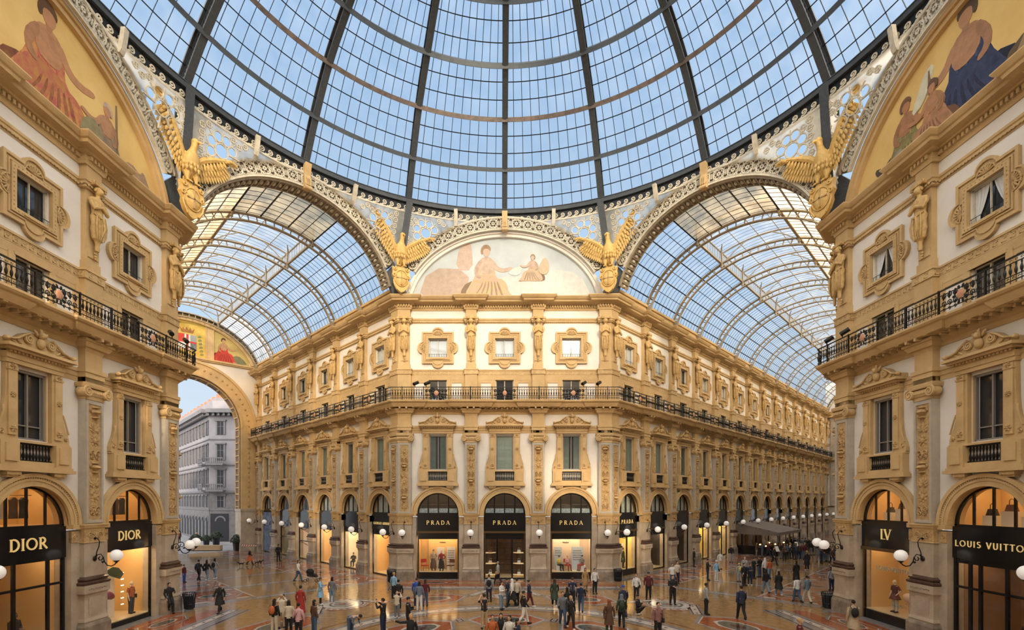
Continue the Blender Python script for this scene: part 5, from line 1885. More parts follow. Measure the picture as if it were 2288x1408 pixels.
for s, lb in ((1, 'mosaic of a red-skirted seated figure right of the crowned shield'), (-1, 'mosaic of a seated figure hidden left of the crowned shield')):
    fg = [(a, b, c, p, True) for a, b, c, p in figure(s*3.9, 23.8, .88, (.62, .07, .04), (.50, .05, .03), (.60, .32, .16), (.12, .07, .04), s)]
    fg.insert(0, ('painted_hills', (.16, .17, .10), (.26, .22, .10), [(s*2.85, 23.78), (s*6.7, 23.78), (s*6.3, 24.4), (s*5.6, 24.9), (s*4.8, 24.6), (s*3.0, 25.0)], True))
    xs_ = [2.8, 3.6, 4.4, 5.2, 6.0, 6.6]
    poly = [(s*2.8, 23.75), (s*6.9, 23.75)] + [(s*x, min(zt(x), 28)) for x in reversed(xs_)]
    panel_paint('mosaic_picture', lb, poly if s > 0 else poly[::-1], (.62, .46, .16), (.50, .38, .14), fg)

# right arm end: a facade closing the view, one bay of it seen
m = MB()
yR = LEN_R
m.box(-8.2, -6.9, yR, yR+1, ZSP, 23); m.box(6.5, 8.2, yR, yR+1, ZSP, 23)
q = MB(); wall_bay(q, 5.2); m.join(q, T(-4.3, yR-WY, 0))
q = MB(); wall_bay(q, 5.2); m.join(q, T(4.3, yR-WY, 0))
m.box(-1.7, 1.7, yR, yR+1, ZSP, 23); m.box(-8, 8, yR, yR+1, 22.6, 28.8)
struct('wall_arm_end_right', m, PLASTER, M=G_R)
m = MB()
for z0, z1, d in ((12.05, 12.66, .15), (14.05, 14.57, .9), (16.85, 17.28, .1), (21.1, 21.5, .15), (22.2, 23.05, .8), (5.13, 5.42, .2)):
    m.box(-8, 8, yR-d, yR+.2, z0, z1)
t_ = trim(m); t_.matrix_world = G_R
m = MB(); m.box(-8.2, -6.3, yR-.2, yR+.8, 0, 5.42); m.box(-2.5, -1.6, yR-.2, yR+.8, 0, 5.42); m.box(1.6, 2.5, yR-.2, yR+.8, 0, 5.42); m.box(6.3, 8.2, yR-.2, yR+.8, 0, 5.42)
m.box(-7.2, -6.5, yR-.3, yR, 5.42, 22.2); m.box(-2, -1.4, yR-.3, yR, 5.42, 22.2)
t_ = trim(m, GREYSTONE); t_.matrix_world = G_R

# ------------------------------------------------------------------ far walls of the arms, building masses, rear of the octagon
def plainwall(name, F, a, b):
    m = MB(); m.box(a, b, .35, 1.2, 0, 22.6); struct(name, m, PLASTER, M=F)
plainwall('wall_arm_left_far', F_WB, .2, LEN_L)
plainwall('wall_arm_right_far', F_EB, -LEN_R, -.2)
m = MB(); m.box(-9, 9, -24, -22.2, 0, 23.2)
N = 20
for i in range(N):
    a, b = pi*i/N, pi*(i+1)/N
    m.prism([(8.3*cos(b), 23.0), (8.3*cos(a), 23.0), (8.3*cos(a), 23+5.2*sin(a)), (8.3*cos(b), 23+5.2*sin(b))], -24, -22.2)
struct('wall_south', m, PLASTER)
m = MB()
d = 45*R2
for s in (-1, 1):
    for cx, cy, ang in ((s*AP, -S2, 0), (s*S2, -AP-2.5, 0)):
        ex, ey = cx+s*d, cy-d
        L_ = Vector((ex-cx, ey-cy)); L_.normalize()
        nx, ny = -L_.y*.5, L_.x*.5
        m.hprism([(cx-nx, cy-ny), (ex-nx, ey-ny), (ex+nx, ey+ny), (cx+nx, cy+ny)], 0, 23)
    m.hprism([(s*(AP+d), -S2-d), (s*(S2+d), -AP-d-2.5), (s*(S2+d+1), -AP-d-3.5), (s*(AP+d+1), -S2-d-1)], 0, 26)
struct('wall_arms_rear', m, PLASTER)
m = MB(); n = 48
vs = []
for i in range(n+1):
    a = radians(112) + radians(136)*i/n
    vs += [(20.6*sin(a), 20.6*cos(a), 23.0), (19.9*sin(a), 19.9*cos(a), 30.2)]
m.add(vs, [(2*i, 2*i+2, 2*i+3, 2*i+1) for i in range(n)])
rs = struct('window_drum_rear', m, TRACEGLASS)
m = MB()
for s in (-1, 1):
    m.hprism([(s*AP, -S2), (s*S2, -AP-2.5), (s*(S2+d), -AP-2.5-d), (s*(AP+d), -S2-d)], 25.9, 26.0)
struct('window_roof_rear', m, VAULTSUNLIT)
def roof(name, poly):
    m = MB(); m.hprism(poly, 22.4, 22.6); struct(name, m, GREYSTONE)
eL, eR = LEN_L*R2, LEN_R*R2
roof('roof_north', [(-S2+.1, AP+.5), (S2-.1, AP+.5), (S2+eR-.4, AP+eR+.4), (-S2-eL+.4, AP+eL+.4)])
roof('roof_west', [(-AP-.5, -S2), (-AP-.5, S2-.2), (-AP-eL-.5, S2+eL-.2), (-100, S2+eL-20), (-90, -60), (-AP-d, -S2-d)])
roof('roof_east', [(AP+.5, S2-.2), (AP+.5, -S2), (AP+d, -S2-d), (120, -60), (130, S2+eR-20), (AP+eR+.5, S2+eR-.2)])
roof('roof_south', [(-S2, -23), (-S2-d, -23-d), (S2+d, -23-d), (S2, -23)])
# ------------------------------------------------------------------ marble mosaic floor
def marble(name, c, c2, sc=2.0, rough=.1):
    return mat(name, c, rough, .2, sc, col2=c2, coords='Generated' if 0 else 'Object')
FL_TAN = marble('yellow_marble', (.37, .22, .10), (.26, .15, .065), 3)
FL_GREY = marble('grey_marble', (.27, .25, .24), (.19, .175, .17), 4)
FL_WHITE = marble('white_marble', (.56, .50, .43), (.43, .38, .33), 4)
FL_TERRA = marble('terracotta_marble', (.36, .11, .045), (.25, .07, .03), 3)
FL_DARK = marble('dark_green_marble', (.05, .06, .055), (.16, .16, .14), 7)
FL_BROWN = marble('dark_red_marble', (.10, .035, .028), (.06, .02, .02), 4)
STREET = mat('street_paving', (.30, .29, .30), .45, .3, 1.0)
m = MB(); m.add([(-60, -26, 0), (70, -26, 0), (70, 75, 0), (-60, 75, 0)], [(0, 1, 2, 3)])
struct('floor', m, FL_TAN)
L0 = {k: MB() for k in ('grey', 'white', 'terra', 'dark', 'brown', 'tan')}
ZL = [0]
def flat(key, pts, lv, M=None):
    z = .0015*lv
    p = [Vector((x, y, z)) for x, y in pts]
    if M is not None: p = [M @ v for v in p]
    L0[key].add([tuple(v) for v in p], [tuple(range(len(p)))])
def fr(x0, x1, y0, y1): return [(x0, y0), (x1, y0), (x1, y1), (x0, y1)]
def diamond_strip(p, q, w, lv, M=None, step=.85):
    a = Vector(p); b = Vector(q); L = (b-a).length; d = (b-a)/L; n = Vector((-d.y, d.x))
    def R(u0, u1, v0, v1): return [tuple(a+d*u+n*v) for u, v in ((u0, v0), (u1, v0), (u1, v1), (u0, v1))]
    flat('grey', R(0, L, -w*.85, w*.85), lv, M); flat('brown', R(.1, L-.1, -w*.58, w*.58), lv+1, M); flat('white', R(.18, L-.18, -w*.42, w*.42), lv+2, M)
    k = max(1, int(L/step))
    for i in range(k):
        c = a+d*(L*(i+.5)/k)
        flat('brown', [tuple(c+d*.13), tuple(c+n*.09), tuple(c-d*.13), tuple(c-n*.09)], lv+3, M)
def medallion(M, sx=2.1, sy=1.25, lv=4):
    hexa = lambda k: [(sx*k, 0), (sx*.55*k, sy*k), (-sx*.55*k, sy*k), (-sx*k, 0), (-sx*.55*k, -sy*k), (sx*.55*k, -sy*k)]
    flat('grey', hexa(1.15), lv, M); flat('white', hexa(1.04), lv+1, M); flat('terra', hexa(1.0), lv+2, M)
    oc = lambda k: [(sx*.62*k*cos(2*pi*(i+.5)/8), sy*.62*k*sin(2*pi*(i+.5)/8)) for i in range(8)]
    ov = lambda k: [(sx*.5*k*cos(2*pi*i/20), sy*.5*k*sin(2*pi*i/20)) for i in range(20)]
    flat('white', oc(1.0), lv+3, M); flat('dark', ov(1.0), lv+4, M); flat('brown', ov(.4), lv+5, M)
def rosette_floor(M, r, lv=4):
    c = lambda k, n=24: [(r*k*cos(2*pi*i/n), r*k*sin(2*pi*i/n)) for i in range(n)]
    sc = [(r*(1+.07*cos(8*2*pi*i/64))*cos(2*pi*i/64), r*(1+.07*cos(8*2*pi*i/64))*sin(2*pi*i/64)) for i in range(64)]
    flat('terra', sc, lv, M); flat('white', c(.92), lv+1, M)
    for i in range(24):
        a = 2*pi*i/24
        flat('terra', [(r*.84*cos(a)+.08*r*cos(t), r*.84*sin(a)+.05*r*sin(t)) for t in [2*pi*k/6 for k in range(6)]], lv+2, M)
    flat('brown', c(.74), lv+2, M); flat('white', c(.7), lv+3, M); flat('dark', c(.46), lv+4, M); flat('white', c(.38), lv+5, M); flat('grey', c(.3), lv+6, M); flat('terra', c(.12), lv+7, M)
def ringpoly(r0, r1, key, lv, n=96, c=(0, 0), M=None):
    for i in range(n):
        a, b = 2*pi*i/n, 2*pi*(i+1)/n
        flat(key, [(c[0]+r0*cos(a), c[1]+r0*sin(a)), (c[0]+r1*cos(a), c[1]+r1*sin(a)), (c[0]+r1*cos(b), c[1]+r1*sin(b)), (c[0]+r0*cos(b), c[1]+r0*sin(b))], lv, M)
# octagon
ringpoly(8.75, 10.0, 'grey', 1); ringpoly(9.05, 9.7, 'brown', 2); ringpoly(9.1, 9.65, 'white', 3)
for i in range(72):
    a = 2*pi*i/72
    c = Vector((9.38*cos(a), 9.38*sin(a))); d = Vector((-sin(a), cos(a))); n = Vector((cos(a), sin(a)))
    flat('brown', [tuple(c+d*.13), tuple(c+n*.09), tuple(c-d*.13), tuple(c-n*.09)], 4)
ringpoly(10.35, 10.42, 'brown', 1); ringpoly(8.5, 8.58, 'brown', 1)
ringpoly(2.9, 3.3, 'grey', 1); ringpoly(3.3, 3.45, 'terra', 1)
for k in range(8):
    a = pi/8 + k*pi/4
    M = rotz(a-pi/2) @ T(0, 12.9, 0)
    medallion(M, 2.3, 1.35)
    a2 = k*pi/4
    M2 = rotz(a2-pi/2) @ T(0, 14.5 if k % 2 else 12.9, 0)
    rosette_floor(M2, 1.75 if k % 2 else 1.1)
    M3 = rotz(a2-pi/2) @ T(0, 6.3, 0)
    medallion(M3, 2.0, 1.2)
    r_ = 12.9
    for s in (-1, 1):
        p = (r_*cos(a)+s*-sin(a)*2.7, r_*sin(a)+s*cos(a)*2.7)
        q = (15.5*cos(a+s*.33), 15.5*sin(a+s*.33))
        diamond_strip(p, q, .45, 5)
    p = (6.3*cos(a2)-2.3*sin(a2), 6.3*sin(a2)+2.3*cos(a2)); a3 = a2+pi/4
    q = (6.3*cos(a3)+2.3*sin(a3), 6.3*sin(a3)-2.3*cos(a3))
    diamond_strip(p, q, .5, 5, step=.7)
for F, hw in ((F_N, S2), (F_W, S2), (F_E, S2)):
    flat('grey', fr(-hw, hw, -1.0, .6), 1, F); flat('terra', fr(-hw+.6, hw-.6, -.9, -.25), 2, F)
    flat('grey', fr(-hw, hw, -4.4, -2.9), 1, F); flat('terra', fr(-hw+.2, hw-.2, -2.9, -1.9), 2, F)
    diamond_strip((-hw, -3.4), (hw, -3.4), .42, 3, F)
    flat('brown', fr(-hw, hw, -4.25, -4.15), 4, F)
    for c in (-BN, 0, BN):
        medallion(F @ T(c, -1.35, 0), 1.7, .62, 4)
# arcades
for G, L in ((G_L, LEN_L), (G_R, LEN_R)):
    flat('grey', fr(-7.65, -6.9, 0, L), 1, G); flat('grey', fr(6.9, 7.65, 0, L), 1, G)
    flat('brown', fr(-6.95, -6.85, 0, L), 2, G); flat('brown', fr(6.85, 6.95, 0, L), 2, G)
    y = Q0
    while y < L:
        flat('grey', fr(-6.85, 6.85, y-.45, y+.45), 1, G)
        for k in range(7):
            x = -2.7+.9*k
            flat('white', [(x-.38, y-.08), (x+.38, y-.08), (x+.38, y+.08), (x-.38, y+.08)], 2, G)
        ym = y+PB/2
        flat('terra', fr(-6.85, -3.0, y+.45, y+PB-.45), 1, G); flat('terra', fr(3.0, 6.85, y+.45, y+PB-.45), 1, G)
        for s in (-1, 1):
            medallion(G @ T(s*4.9, ym, 0), 1.75, 1.2, 3)
            for yy in (y+.75, y+PB-.75):
                for xx in (s*3.7, s*6.1):
                    flat('white', [(xx-.5, yy-.22), (xx+.5, yy-.22), (xx+.3, yy+.22), (xx-.3, yy+.22)], 3, G)
        flat('white', fr(-3.15, -3.0, y+.45, y+PB-.45), 4, G); flat('white', fr(3.0, 3.15, y+.45, y+PB-.45), 4, G)
        y += PB
for i, (k, mt) in enumerate((('grey', FL_GREY), ('white', FL_WHITE), ('terra', FL_TERRA), ('dark', FL_DARK), ('brown', FL_BROWN))):
    struct('floor_inlay_%s' % {'grey': 'grey', 'white': 'white', 'terra': 'terracotta', 'dark': 'dark', 'brown': 'brown'}[k], L0[k], mt)
m = MB()
m.hprism([(-9, LEN_L+1.0), (9, LEN_L+1.0), (30, LEN_L+14), (30, LEN_L+60), (-60, LEN_L+60), (-40, LEN_L+1)], .0, .012)
struct('street_pavement', m, STREET, M=G_L)

# ------------------------------------------------------------------ street building seen through the portal
BW = mat('pale_grey_facade', (.23, .22, .24), .8, .12, .5)  # colour darkened to carry the shade the gallery casts on it
BT = mat('grey_facade_trim', (.15, .145, .16), .8, .15, 1)
BR = mat('rusticated_grey_stone', (.15, .145, .15), .8, .25, 1.2, .3, 6)
BD = mat('dark_opening', (.025, .027, .035), .6, spec=.2)
REDTILE = mat('red_roof_tile', (.42, .18, .12), .8, .3, 3)
bld = thing('apartment_building', 'pale grey corner building with balconies seen through the street portal', 'building')
cA = Vector((-46.0, 56.0, 0))
M1 = T(*cA) @ rotz(radians(2))                       # front face runs +x
M2 = T(*cA) @ rotz(radians(-47)) @ T(-36, 0, 0)      # long side face, local x 0..36 ends at the corner
HB = 20.6
def bface(M, w, nwin, label, first):
    wl = MB(); tr = MB(); op = MB(); bc = MB(); ru = MB()
    wl.box(0, w, 0, 1, 7.8, HB); ru.box(0, w, -.08, 1, 0, 7.8)
    for z0, z1, d in ((7.7, 8.0, .3), (4.9, 5.1, .15), (12.0, 12.2, .2), (16.0, 16.15, .15), (HB-.9, HB-.5, .5), (HB-.5, HB+.1, 1.2)):
        tr.box(-.2 if not first else 0, w+ .2, -d, .1, z0, z1)
    for k in range(int(w/.8)): tr.box(k*.8+.1, k*.8+.4, -.9, 0, HB-.9, HB-.5)
    for i in range(nwin):
        x = w*(i+.5)/nwin
        for z0, z1 in ((8.6, 11.2), (12.8, 15.2), (16.8, 18.8), (5.4, 7.1)):
            op.box(x-.48, x+.48, -.1 if z0 > 8 else -.12, .05, z0, z1)
            tr.box(x-.72, x-.48, -.16, 0, z0, z1+.1); tr.box(x+.48, x+.72, -.16, 0, z0, z1+.1); tr.box(x-.85, x+.85, -.28, 0, z1+.1, z1+.32)
            tr.box(x-.03, x+.03, -.13, 0, z0, z1); tr.box(x-.48, x+.48, -.13, 0, z0+(z1-z0)*.62, z0+(z1-z0)*.62+.05)
        q = MB(); half_disc(q, .62, -.12, 0, 3.2); q.box(-.62, .62, -.12, 0, .4, 3.2); op.join(q, T(x, 0, 0))
        q = MB(); arch_ring(q, .62, .85, -.18, 0, 3.2); tr.join(q, T(x, 0, 0))
    bcs = []
    for z in (8.1, 12.2):
        for x0, x1 in ((0, 2.6), (w-2.6, w)):
            bc = MB(); bcs.append(bc)
            bc.box(x0, x1, -1.1, 0, z-.25, z); bc.box(x0, x1, -1.1, -1.0, z+.8, z+.95)
            n = int((x1-x0)/.28)
            for k in range(n+1): bc.lathe([(.05, 0), (.09, .2), (.05, .5), (.07, .8)], 6, (x0+k*(x1-x0)/n, -1.05, z))
    for nm, mb, mt in (('facade_wall', wl, BW), ('rusticated_base', ru, BR), ('cornice_and_frames', tr, BT), ('window_openings', op, BD), ):
        o = ob(nm, mb.mesh(nm, mt), bld, M)
    for q in bcs: ob('balcony', q.mesh('balcony', BT), bld, M)
bface(M1, 14, 4, 'front', True)
bface(M2, 36, 15, 'side', False)
m = MB(); m.box(0, 12, .8, 4, HB, HB+1.7); ob('attic_storey', m.mesh('attic_storey', BW), bld, M1)
m = MB(); m.box(0, 35, 1.2, 6, HB, HB+2.4); ob('attic_storey', m.mesh('attic_storey', BW), bld, M2)
m = MB()
for k in range(12): m.box(2+k*2.8, 2.8+k*2.8, 1.6, 2.6, HB+2.4, HB+3.2)
m.box(0, 35, 1.6, 6, HB+2.4, HB+2.6)
ob('roof', m.mesh('roof', REDTILE), bld, M2)
m = MB(); m.box(.2, 3, -.14, .2, 0, 4.4)
for s in (.35, ): m.box(9, 13, -.16, .2, 0, 4.6)
ob('entrance', m.mesh('entrance', BD), bld, M1)

# ------------------------------------------------------------------ what stands on the facades
S_ = lambda **k: k
STY = {
 'pradaL': S_(sign='PRADA', wall='amber', planter=True, top=3.3, base=.55, h=.34),
 'pradaC': S_(sign='PRADA', wall='brown', planter=True, grid=True, light=LAMP_DIM, depth=2.2, top=3.3, base=.1, mull=(-.62, .62), h=.34),
 'pradaR': S_(sign='PRADA', wall='pink', planter=True, top=3.3, base=.55, h=.34),
 'prada_side': S_(sign='PRADA', wall='yellow', lun='pale', base=.5, mull=(.1,), h=.34),
 'diorC': S_(sign='DIOR', h=.5, signz=4.45, wall='amber', lun='warm', top=3.9, base=.05, transom=2.85, mull=(-.55, .95), ledge=False, depth=3.0, trk=.05, light=LAMP_WW),
 'diorR': S_(sign='DIOR', h=.48, signz=4.45, wall='amber', lun='warm', top=3.9, base=.25, ledge=False, depth=2.2, trk=.05),
 'lvC': S_(sign='LOUIS VUITTON', h=.27, serif=False, signz=4.5, wall='brown', lun='warm', top=3.75, base=.05, transom=2.7, mull=(-1.0, -.55, .55), ledge=False, depth=3.0, trk=.2, light=LAMP_WW),
 'lvL': S_(sign='LV', h=.55, signz=4.45, wall='amber', lun='warm', top=3.8, base=.5, ledge=True, depth=2.0, trk=-.16, light=LAMP_WW),
 'armani': S_(sign='GIORGIO ARMANI', h=.22, serif=False, signz=4.4, wall='amber', lun='pale', strips=7, base=.08, ledge=False, top=3.5, trk=.1),
 'stripA': S_(wall='cream', lun='pale', strips=7, base=.08, ledge=False, top=3.5),
 'stripB': S_(wall='amber', lun='pale', strips=5, base=.08, ledge=False, top=3.5),
 'warmdoor': S_(wall='pink', lun='dark', base=.1, ledge=False, top=3.4, transom=2.0, light=LAMP_DIM),
 'sage': S_(wall='green', lun='dark', base=.1, ledge=False, top=3.4, transom=2.2, light=LAMP_DIM),
 'jewel': S_(wall='dark', lun='pale', grid=True, base=.1, light=LAMP_W),
 'black': S_(wall='dark', lun='pale', base=.1, ledge=False, top=3.5, light=LAMP_DIM),
 'orange': S_(wall='yellow', lun='pale', base=.1, ledge=False, top=3.5, mull=(.2,)),
 'cafe': S_(wall='brown', lun='pale', base=.1, ledge=False, top=3.5, light=LAMP_DIM, grid=True),
}
SHOPK = {k: make_shop(v) for k, v in STY.items()}
SHOPLAB = {'pradaL': 'arched shopfront with amber display and two standing mannequins', 'pradaC': 'arched shop entrance with dark glass shelves of bags', 'pradaR': 'arched shopfront with blush display and three seated mannequins',
 'prada_side': 'arched shopfront with yellow window', 'diorC': 'arched amber shop entrance with shelves', 'diorR': 'arched amber shop window',
 'lvC': 'arched shop entrance with wide black sign', 'lvL': 'arched shop window with two-letter monogram sign', 'armani': 'arched shopfront with vertical light strips',
 'stripA': 'arched shopfront with pale light strips', 'stripB': 'arched shopfront with amber light strips', 'warmdoor': 'arched doorway with pinkish interior', 'sage': 'arched doorway with sage interior',
 'jewel': 'arched dark shopfront with gold shelves', 'black': 'arched black shop doorway', 'orange': 'arched yellow-lit shopfront', 'cafe': 'arched dark cafe front'}
nN = ['left bay of the central facade', 'middle bay of the central facade', 'right bay of the central facade']
# central facade
facade(F_N, CN, None, 'N', BN, lambda i: ('pradaL', 'pradaC', 'pradaR')[i], lambda i: nN[i], K_RAIL_N, K_MEZ_N, lambda i: (1, 0, 1)[i], lambda i: 1)
facade(F_R, CR, None, 'R', PB, lambda i: (['prada_side', 'jewel', 'black', 'orange', 'orange'] + ['cafe']*5 + ['black']*4)[i], lambda i: '%s bay of the right arcade from the corner' % ORD[i+1], K_RAIL_W, K_MEZ_W, lambda i: (0, 0, 1, 1, 0, 1, 0, 1, 0, 0, 1, 0, 0, 1)[i], lambda i: 0 if i in (2, 7) else 1)
facade(F_L, CL, None, 'L', PB, lambda i: ['armani', 'stripA', 'stripB', 'warmdoor', 'sage', 'black'][i], lambda i: '%s bay of the left arcade from the corner' % ORD[i+1], K_RAIL_W, K_MEZ_W, lambda i: (0, 1, 0, 0, 1, 0)[i], lambda i: 1 if i < 2 else 0)
nW = ['nearest bay of the left-hand facade', 'middle bay of the left-hand facade', 'bay of the left-hand facade beside the arcade']
facade(F_W, CN, None, 'W', BN, lambda i: ('diorR', 'diorC', 'diorR')[i], lambda i: nW[i], K_RAIL_N, K_MEZ_N, lambda i: 2, lambda i: 0)
nE = ['bay of the right-hand facade beside the arcade', 'middle bay of the right-hand facade', 'nearest bay of the right-hand facade']
facade(F_E, CN, None, 'E', BN, lambda i: ('lvL', 'lvC', 'lvL')[i], lambda i: nE[i], K_RAIL_N, K_MEZ_N, lambda i: 2, lambda i: 2)
# far end bay of the right arcade
Mend = G_R @ T(-4.3, LEN_R-WY, 0)
K_WIN[0].place(Mend, 'tall pedimented first-floor window, far end wall of the right arcade', 'pedimented first-floor windows')
K_QUAT.place(Mend, 'square window in a lobed quatrefoil stone frame, far end wall of the right arcade', 'quatrefoil attic windows')
SHOPK['cafe'].place(Mend, 'arched dark shopfront in the far end wall of the right arcade', 'ground-floor arches')
K_RAIL_W.place(Mend, 'black scrolled iron balcony railing, far end wall of the right arcade', 'balcony railings')

PG, CGp, LG = 'pilasters of the facades', 'caryatids of the attic', 'globe wall lamps'
def pil(F, c, w, carlamp=True, lamp=True):
    M = F @ T(c, 0, 0)
    K_PIL.place(M, 'tall carved pilaster with ionic capital, ' + w, PG)
    K_CARY.place(M, 'golden bearded caryatid figure, ' + w, CGp)
    if lamp: K_LAMP.place(M, 'white globe lamp on scrolled iron bracket, ' + w, LG)
for s, w in ((-1, 'left of the central entrance'), (1, 'right of the central entrance')):
    pil(F_N, s*2.75, w)
for j, t_ in enumerate(PR): pil(F_R, t_, 'between %s and %s bays of the right arcade' % (ORD[j+1], ORD[j+2]) if j < NBR-1 else 'last of the right arcade')
for j, t_ in enumerate([-p for p in reversed(PL)]): pil(F_L, -t_, 'between %s and %s bays of the left arcade' % (ORD[j+1], ORD[j+2]) if j < NBL-1 else 'beside the street portal of the left arcade')
pil(F_W, 2.75, 'left-hand facade between entrance and arcade-side shop')
pil(F_W, -2.75, 'left-hand facade at the picture edge')
pil(F_E, -2.75, 'right-hand facade between monogram shop and entrance')
pil(F_E, 2.75, 'right-hand facade at the picture edge')
for M, w in ((F_L, 'central facade, left corner'), (F_R @ rotz(-pi/4), 'central facade, right corner'), (F_W @ T(S2, 0, 0), 'left-hand facade at the arcade mouth'), (F_EB, 'right-hand facade at the arcade mouth')):
    K_COR.place(M, 'broad folded corner pilaster with carved panels, ' + w, PG)
    A_, B_ = M @ T(-.56, 0, 0), M @ rotz(pi/4) @ T(.56, 0, 0)
    for MM, w2 in ((A_, 'left face'), (B_, 'right face')):
        K_CARY.place(MM, 'golden bearded caryatid figure, ' + w + ', ' + w2, CGp)
        K_LAMP.place(MM, 'white globe lamp, ' + w + ', ' + w2, LG)
# corner pieces of the balcony railing
def corner_rail(a, b, kitname='balcony_railing'):
    m = MB(); d = MB(); e = .82*math.tan(pi/8)
    for (M, x0, x1) in ((Matrix.Identity(4), -a, e), (rotz(pi/4), -e, b)):
        q = MB(); y = -.82
        for z0, z1, h in ((15.57, 15.62, .04), (15.37, 15.4, .02), (14.72, 14.75, .02), (14.9, 14.93, .02)):
            q.box(x0, x1, y-h, y+h, z0, z1)
        m.join(q, M)
        q = MB(); n = max(2, int((x1-x0)/.2))
        for i in range(n):
            x = x0 + (x1-x0)*(i+.5)/n
            q.lathe([(.012, 0), (.05, .12), (.055, .2), (.02, .33), (.035, .42), (.012, .47)], 5, (x, y, 14.92))
            q.tube(spiral(x, 15.48, .055, 1, y, 0, 1, 7), .012, 3); q.tube([(x, y, 14.62), (x, y, 14.92)], .016, 4)
        d.join(q, M)
    return Kit(kitname, 'railing', [('rail_frame', m.mesh('rail_frame', BLACKIRON)), ('balusters', d.mesh('balusters', BLACKIRON))])
a1, b1 = S2-1.5*BN, Q0
for M, a, b, w in ((F_L, b1, a1, 'turning the left corner of the central facade'), (F_R @ rotz(-pi/4), a1, b1, 'turning the right corner of the central facade'),
                   (F_W @ T(S2, 0, 0), a1, b1, 'turning the corner at the left arcade mouth'), (F_EB, b1, a1, 'turning the corner at the right arcade mouth')):
    corner_rail(a, b).place(M, 'short iron balcony railing ' + w, 'balcony railings')
# floodlights on the railing
def flood(M, label, aim=-.5):
    t = thing('floodlight', label, 'spotlight', M, 'floodlights on the balcony rails')
    m = MB(); m.tube([(0, 0, 0), (0, 0, .22)], .03, 6); m.tube([(-.1, -.05, .2), (.2, .25, .42)], .13, 10)
    ob('lamp_head', m.mesh('lamp_head', BLACKIRON, True), t)
for x, w in ((-7.2, 'left end of the central balcony'), (-6.3, 'second from the left on the central balcony'), (6.3, 'second from the right on the central balcony'), (7.5, 'right end of the central balcony')):
    flood(F_N @ T(x, -.82, 15.62), 'small black floodlight, ' + w)
for F, s, w in ((F_W, 1, 'left-hand'), (F_E, -1, 'right-hand')):
    flood(F @ T(s*7.0, -.82, 15.62), 'black floodlight on the %s balcony rail, farther from the corner' % w)
    flood(F @ T(s*8.3, -.82, 15.62), 'black floodlight on the %s balcony rail, nearer the corner' % w)
# ------------------------------------------------------------------ people
def skin_mesh(nodes, edges, name, sub=1):
    """nodes: list of (pos, radius); the first one is the root"""
    me = bpy.data.meshes.new(name)
    me.from_pydata([tuple(n[0]) for n in nodes], edges, [])
    o = bpy.data.objects.new(name, me); COL.objects.link(o)
    md = o.modifiers.new('skin', 'SKIN')
    sv = me.skin_vertices[0].data if me.skin_vertices else None
    if sv is None:
        bpy.context.view_layer.objects.active = o
        bpy.ops.mesh.customdata_skin_add(); sv = me.skin_vertices[0].data
    for i, n in enumerate(nodes):
        sv[i].radius = (n[1], n[1]); sv[i].use_root = (i == 0)
    md.use_smooth_shade = True
    sb = o.modifiers.new('sub', 'SUBSURF'); sb.levels = sub; sb.render_levels = sub
    dg = bpy.context.evaluated_depsgraph_get()
    r = bpy.data.meshes.new_from_object(o.evaluated_get(dg))
    out = MB(); out.v = [tuple(v.co) for v in r.vertices]; out.f = [tuple(p.vertices) for p in r.polygons]; out.m = [0]*len(out.f)
    bpy.data.objects.remove(o); bpy.data.meshes.remove(me); bpy.data.meshes.remove(r)
    return out
V = Vector
POSES = {
 # arms: (elbow, wrist) for left (x+) and right (x-); legs: (knee, ankle); lean
 'stand': dict(L=((.25, .02, 1.13), (.25, -.06, .88)), R=((-.25, .02, 1.13), (-.25, -.06, .88)), l=((.10, 0, .50), (.11, .02, .09)), r=((-.10, -.01, .50), (-.12, .0, .09))),
 'walk': dict(L=((.24, .10, 1.14), (.25, .02, .90)), R=((-.24, -.07, 1.14), (-.24, -.22, .94)), l=((.09, -.16, .52), (.09, -.26, .10)), r=((-.09, .05, .50), (-.09, .30, .16))),
 'phone': dict(L=((.24, -.06, 1.16), (.08, -.28, 1.24)), R=((-.24, -.06, 1.16), (-.10, -.27, 1.20)), l=((.10, 0, .50), (.11, .02, .09)), r=((-.10, -.03, .50), (-.13, -.04, .09))),
 'photo': dict(L=((.26, -.14, 1.32), (.10, -.34, 1.52)), R=((-.26, -.14, 1.32), (-.10, -.34, 1.52)), l=((.10, 0, .50), (.11, .02, .09)), r=((-.10, .0, .50), (-.13, .0, .09))),
 'selfie': dict(L=((.25, .02, 1.13), (.25, -.06, .88)), R=((-.42, -.08, 1.42), (-.66, -.16, 1.52)), l=((.10, 0, .50), (.11, .02, .09)), r=((-.10, .0, .50), (-.13, .0, .09))),
 'fold': dict(L=((.25, -.02, 1.14), (.02, -.22, 1.13)), R=((-.25, -.02, 1.14), (-.02, -.21, 1.09)), l=((.11, 0, .50), (.13, .02, .09)), r=((-.11, -.01, .50), (-.14, .0, .09))),
 'hip': dict(L=((.33, .05, 1.17), (.18, -.05, .98)), R=((-.25, .02, 1.13), (-.25, -.06, .88)), l=((.11, 0, .50), (.14, .0, .09)), r=((-.10, .0, .50), (-.11, .02, .09))),
 'lean': dict(L=((.24, -.1, 1.15), (.10, -.32, 1.22)), R=((-.25, -.02, 1.13), (-.22, -.14, .9)), l=((.10, -.2, .5), (.10, -.22, .09)), r=((-.10, -.3, .62), (-.10, -.1, .3))),
}
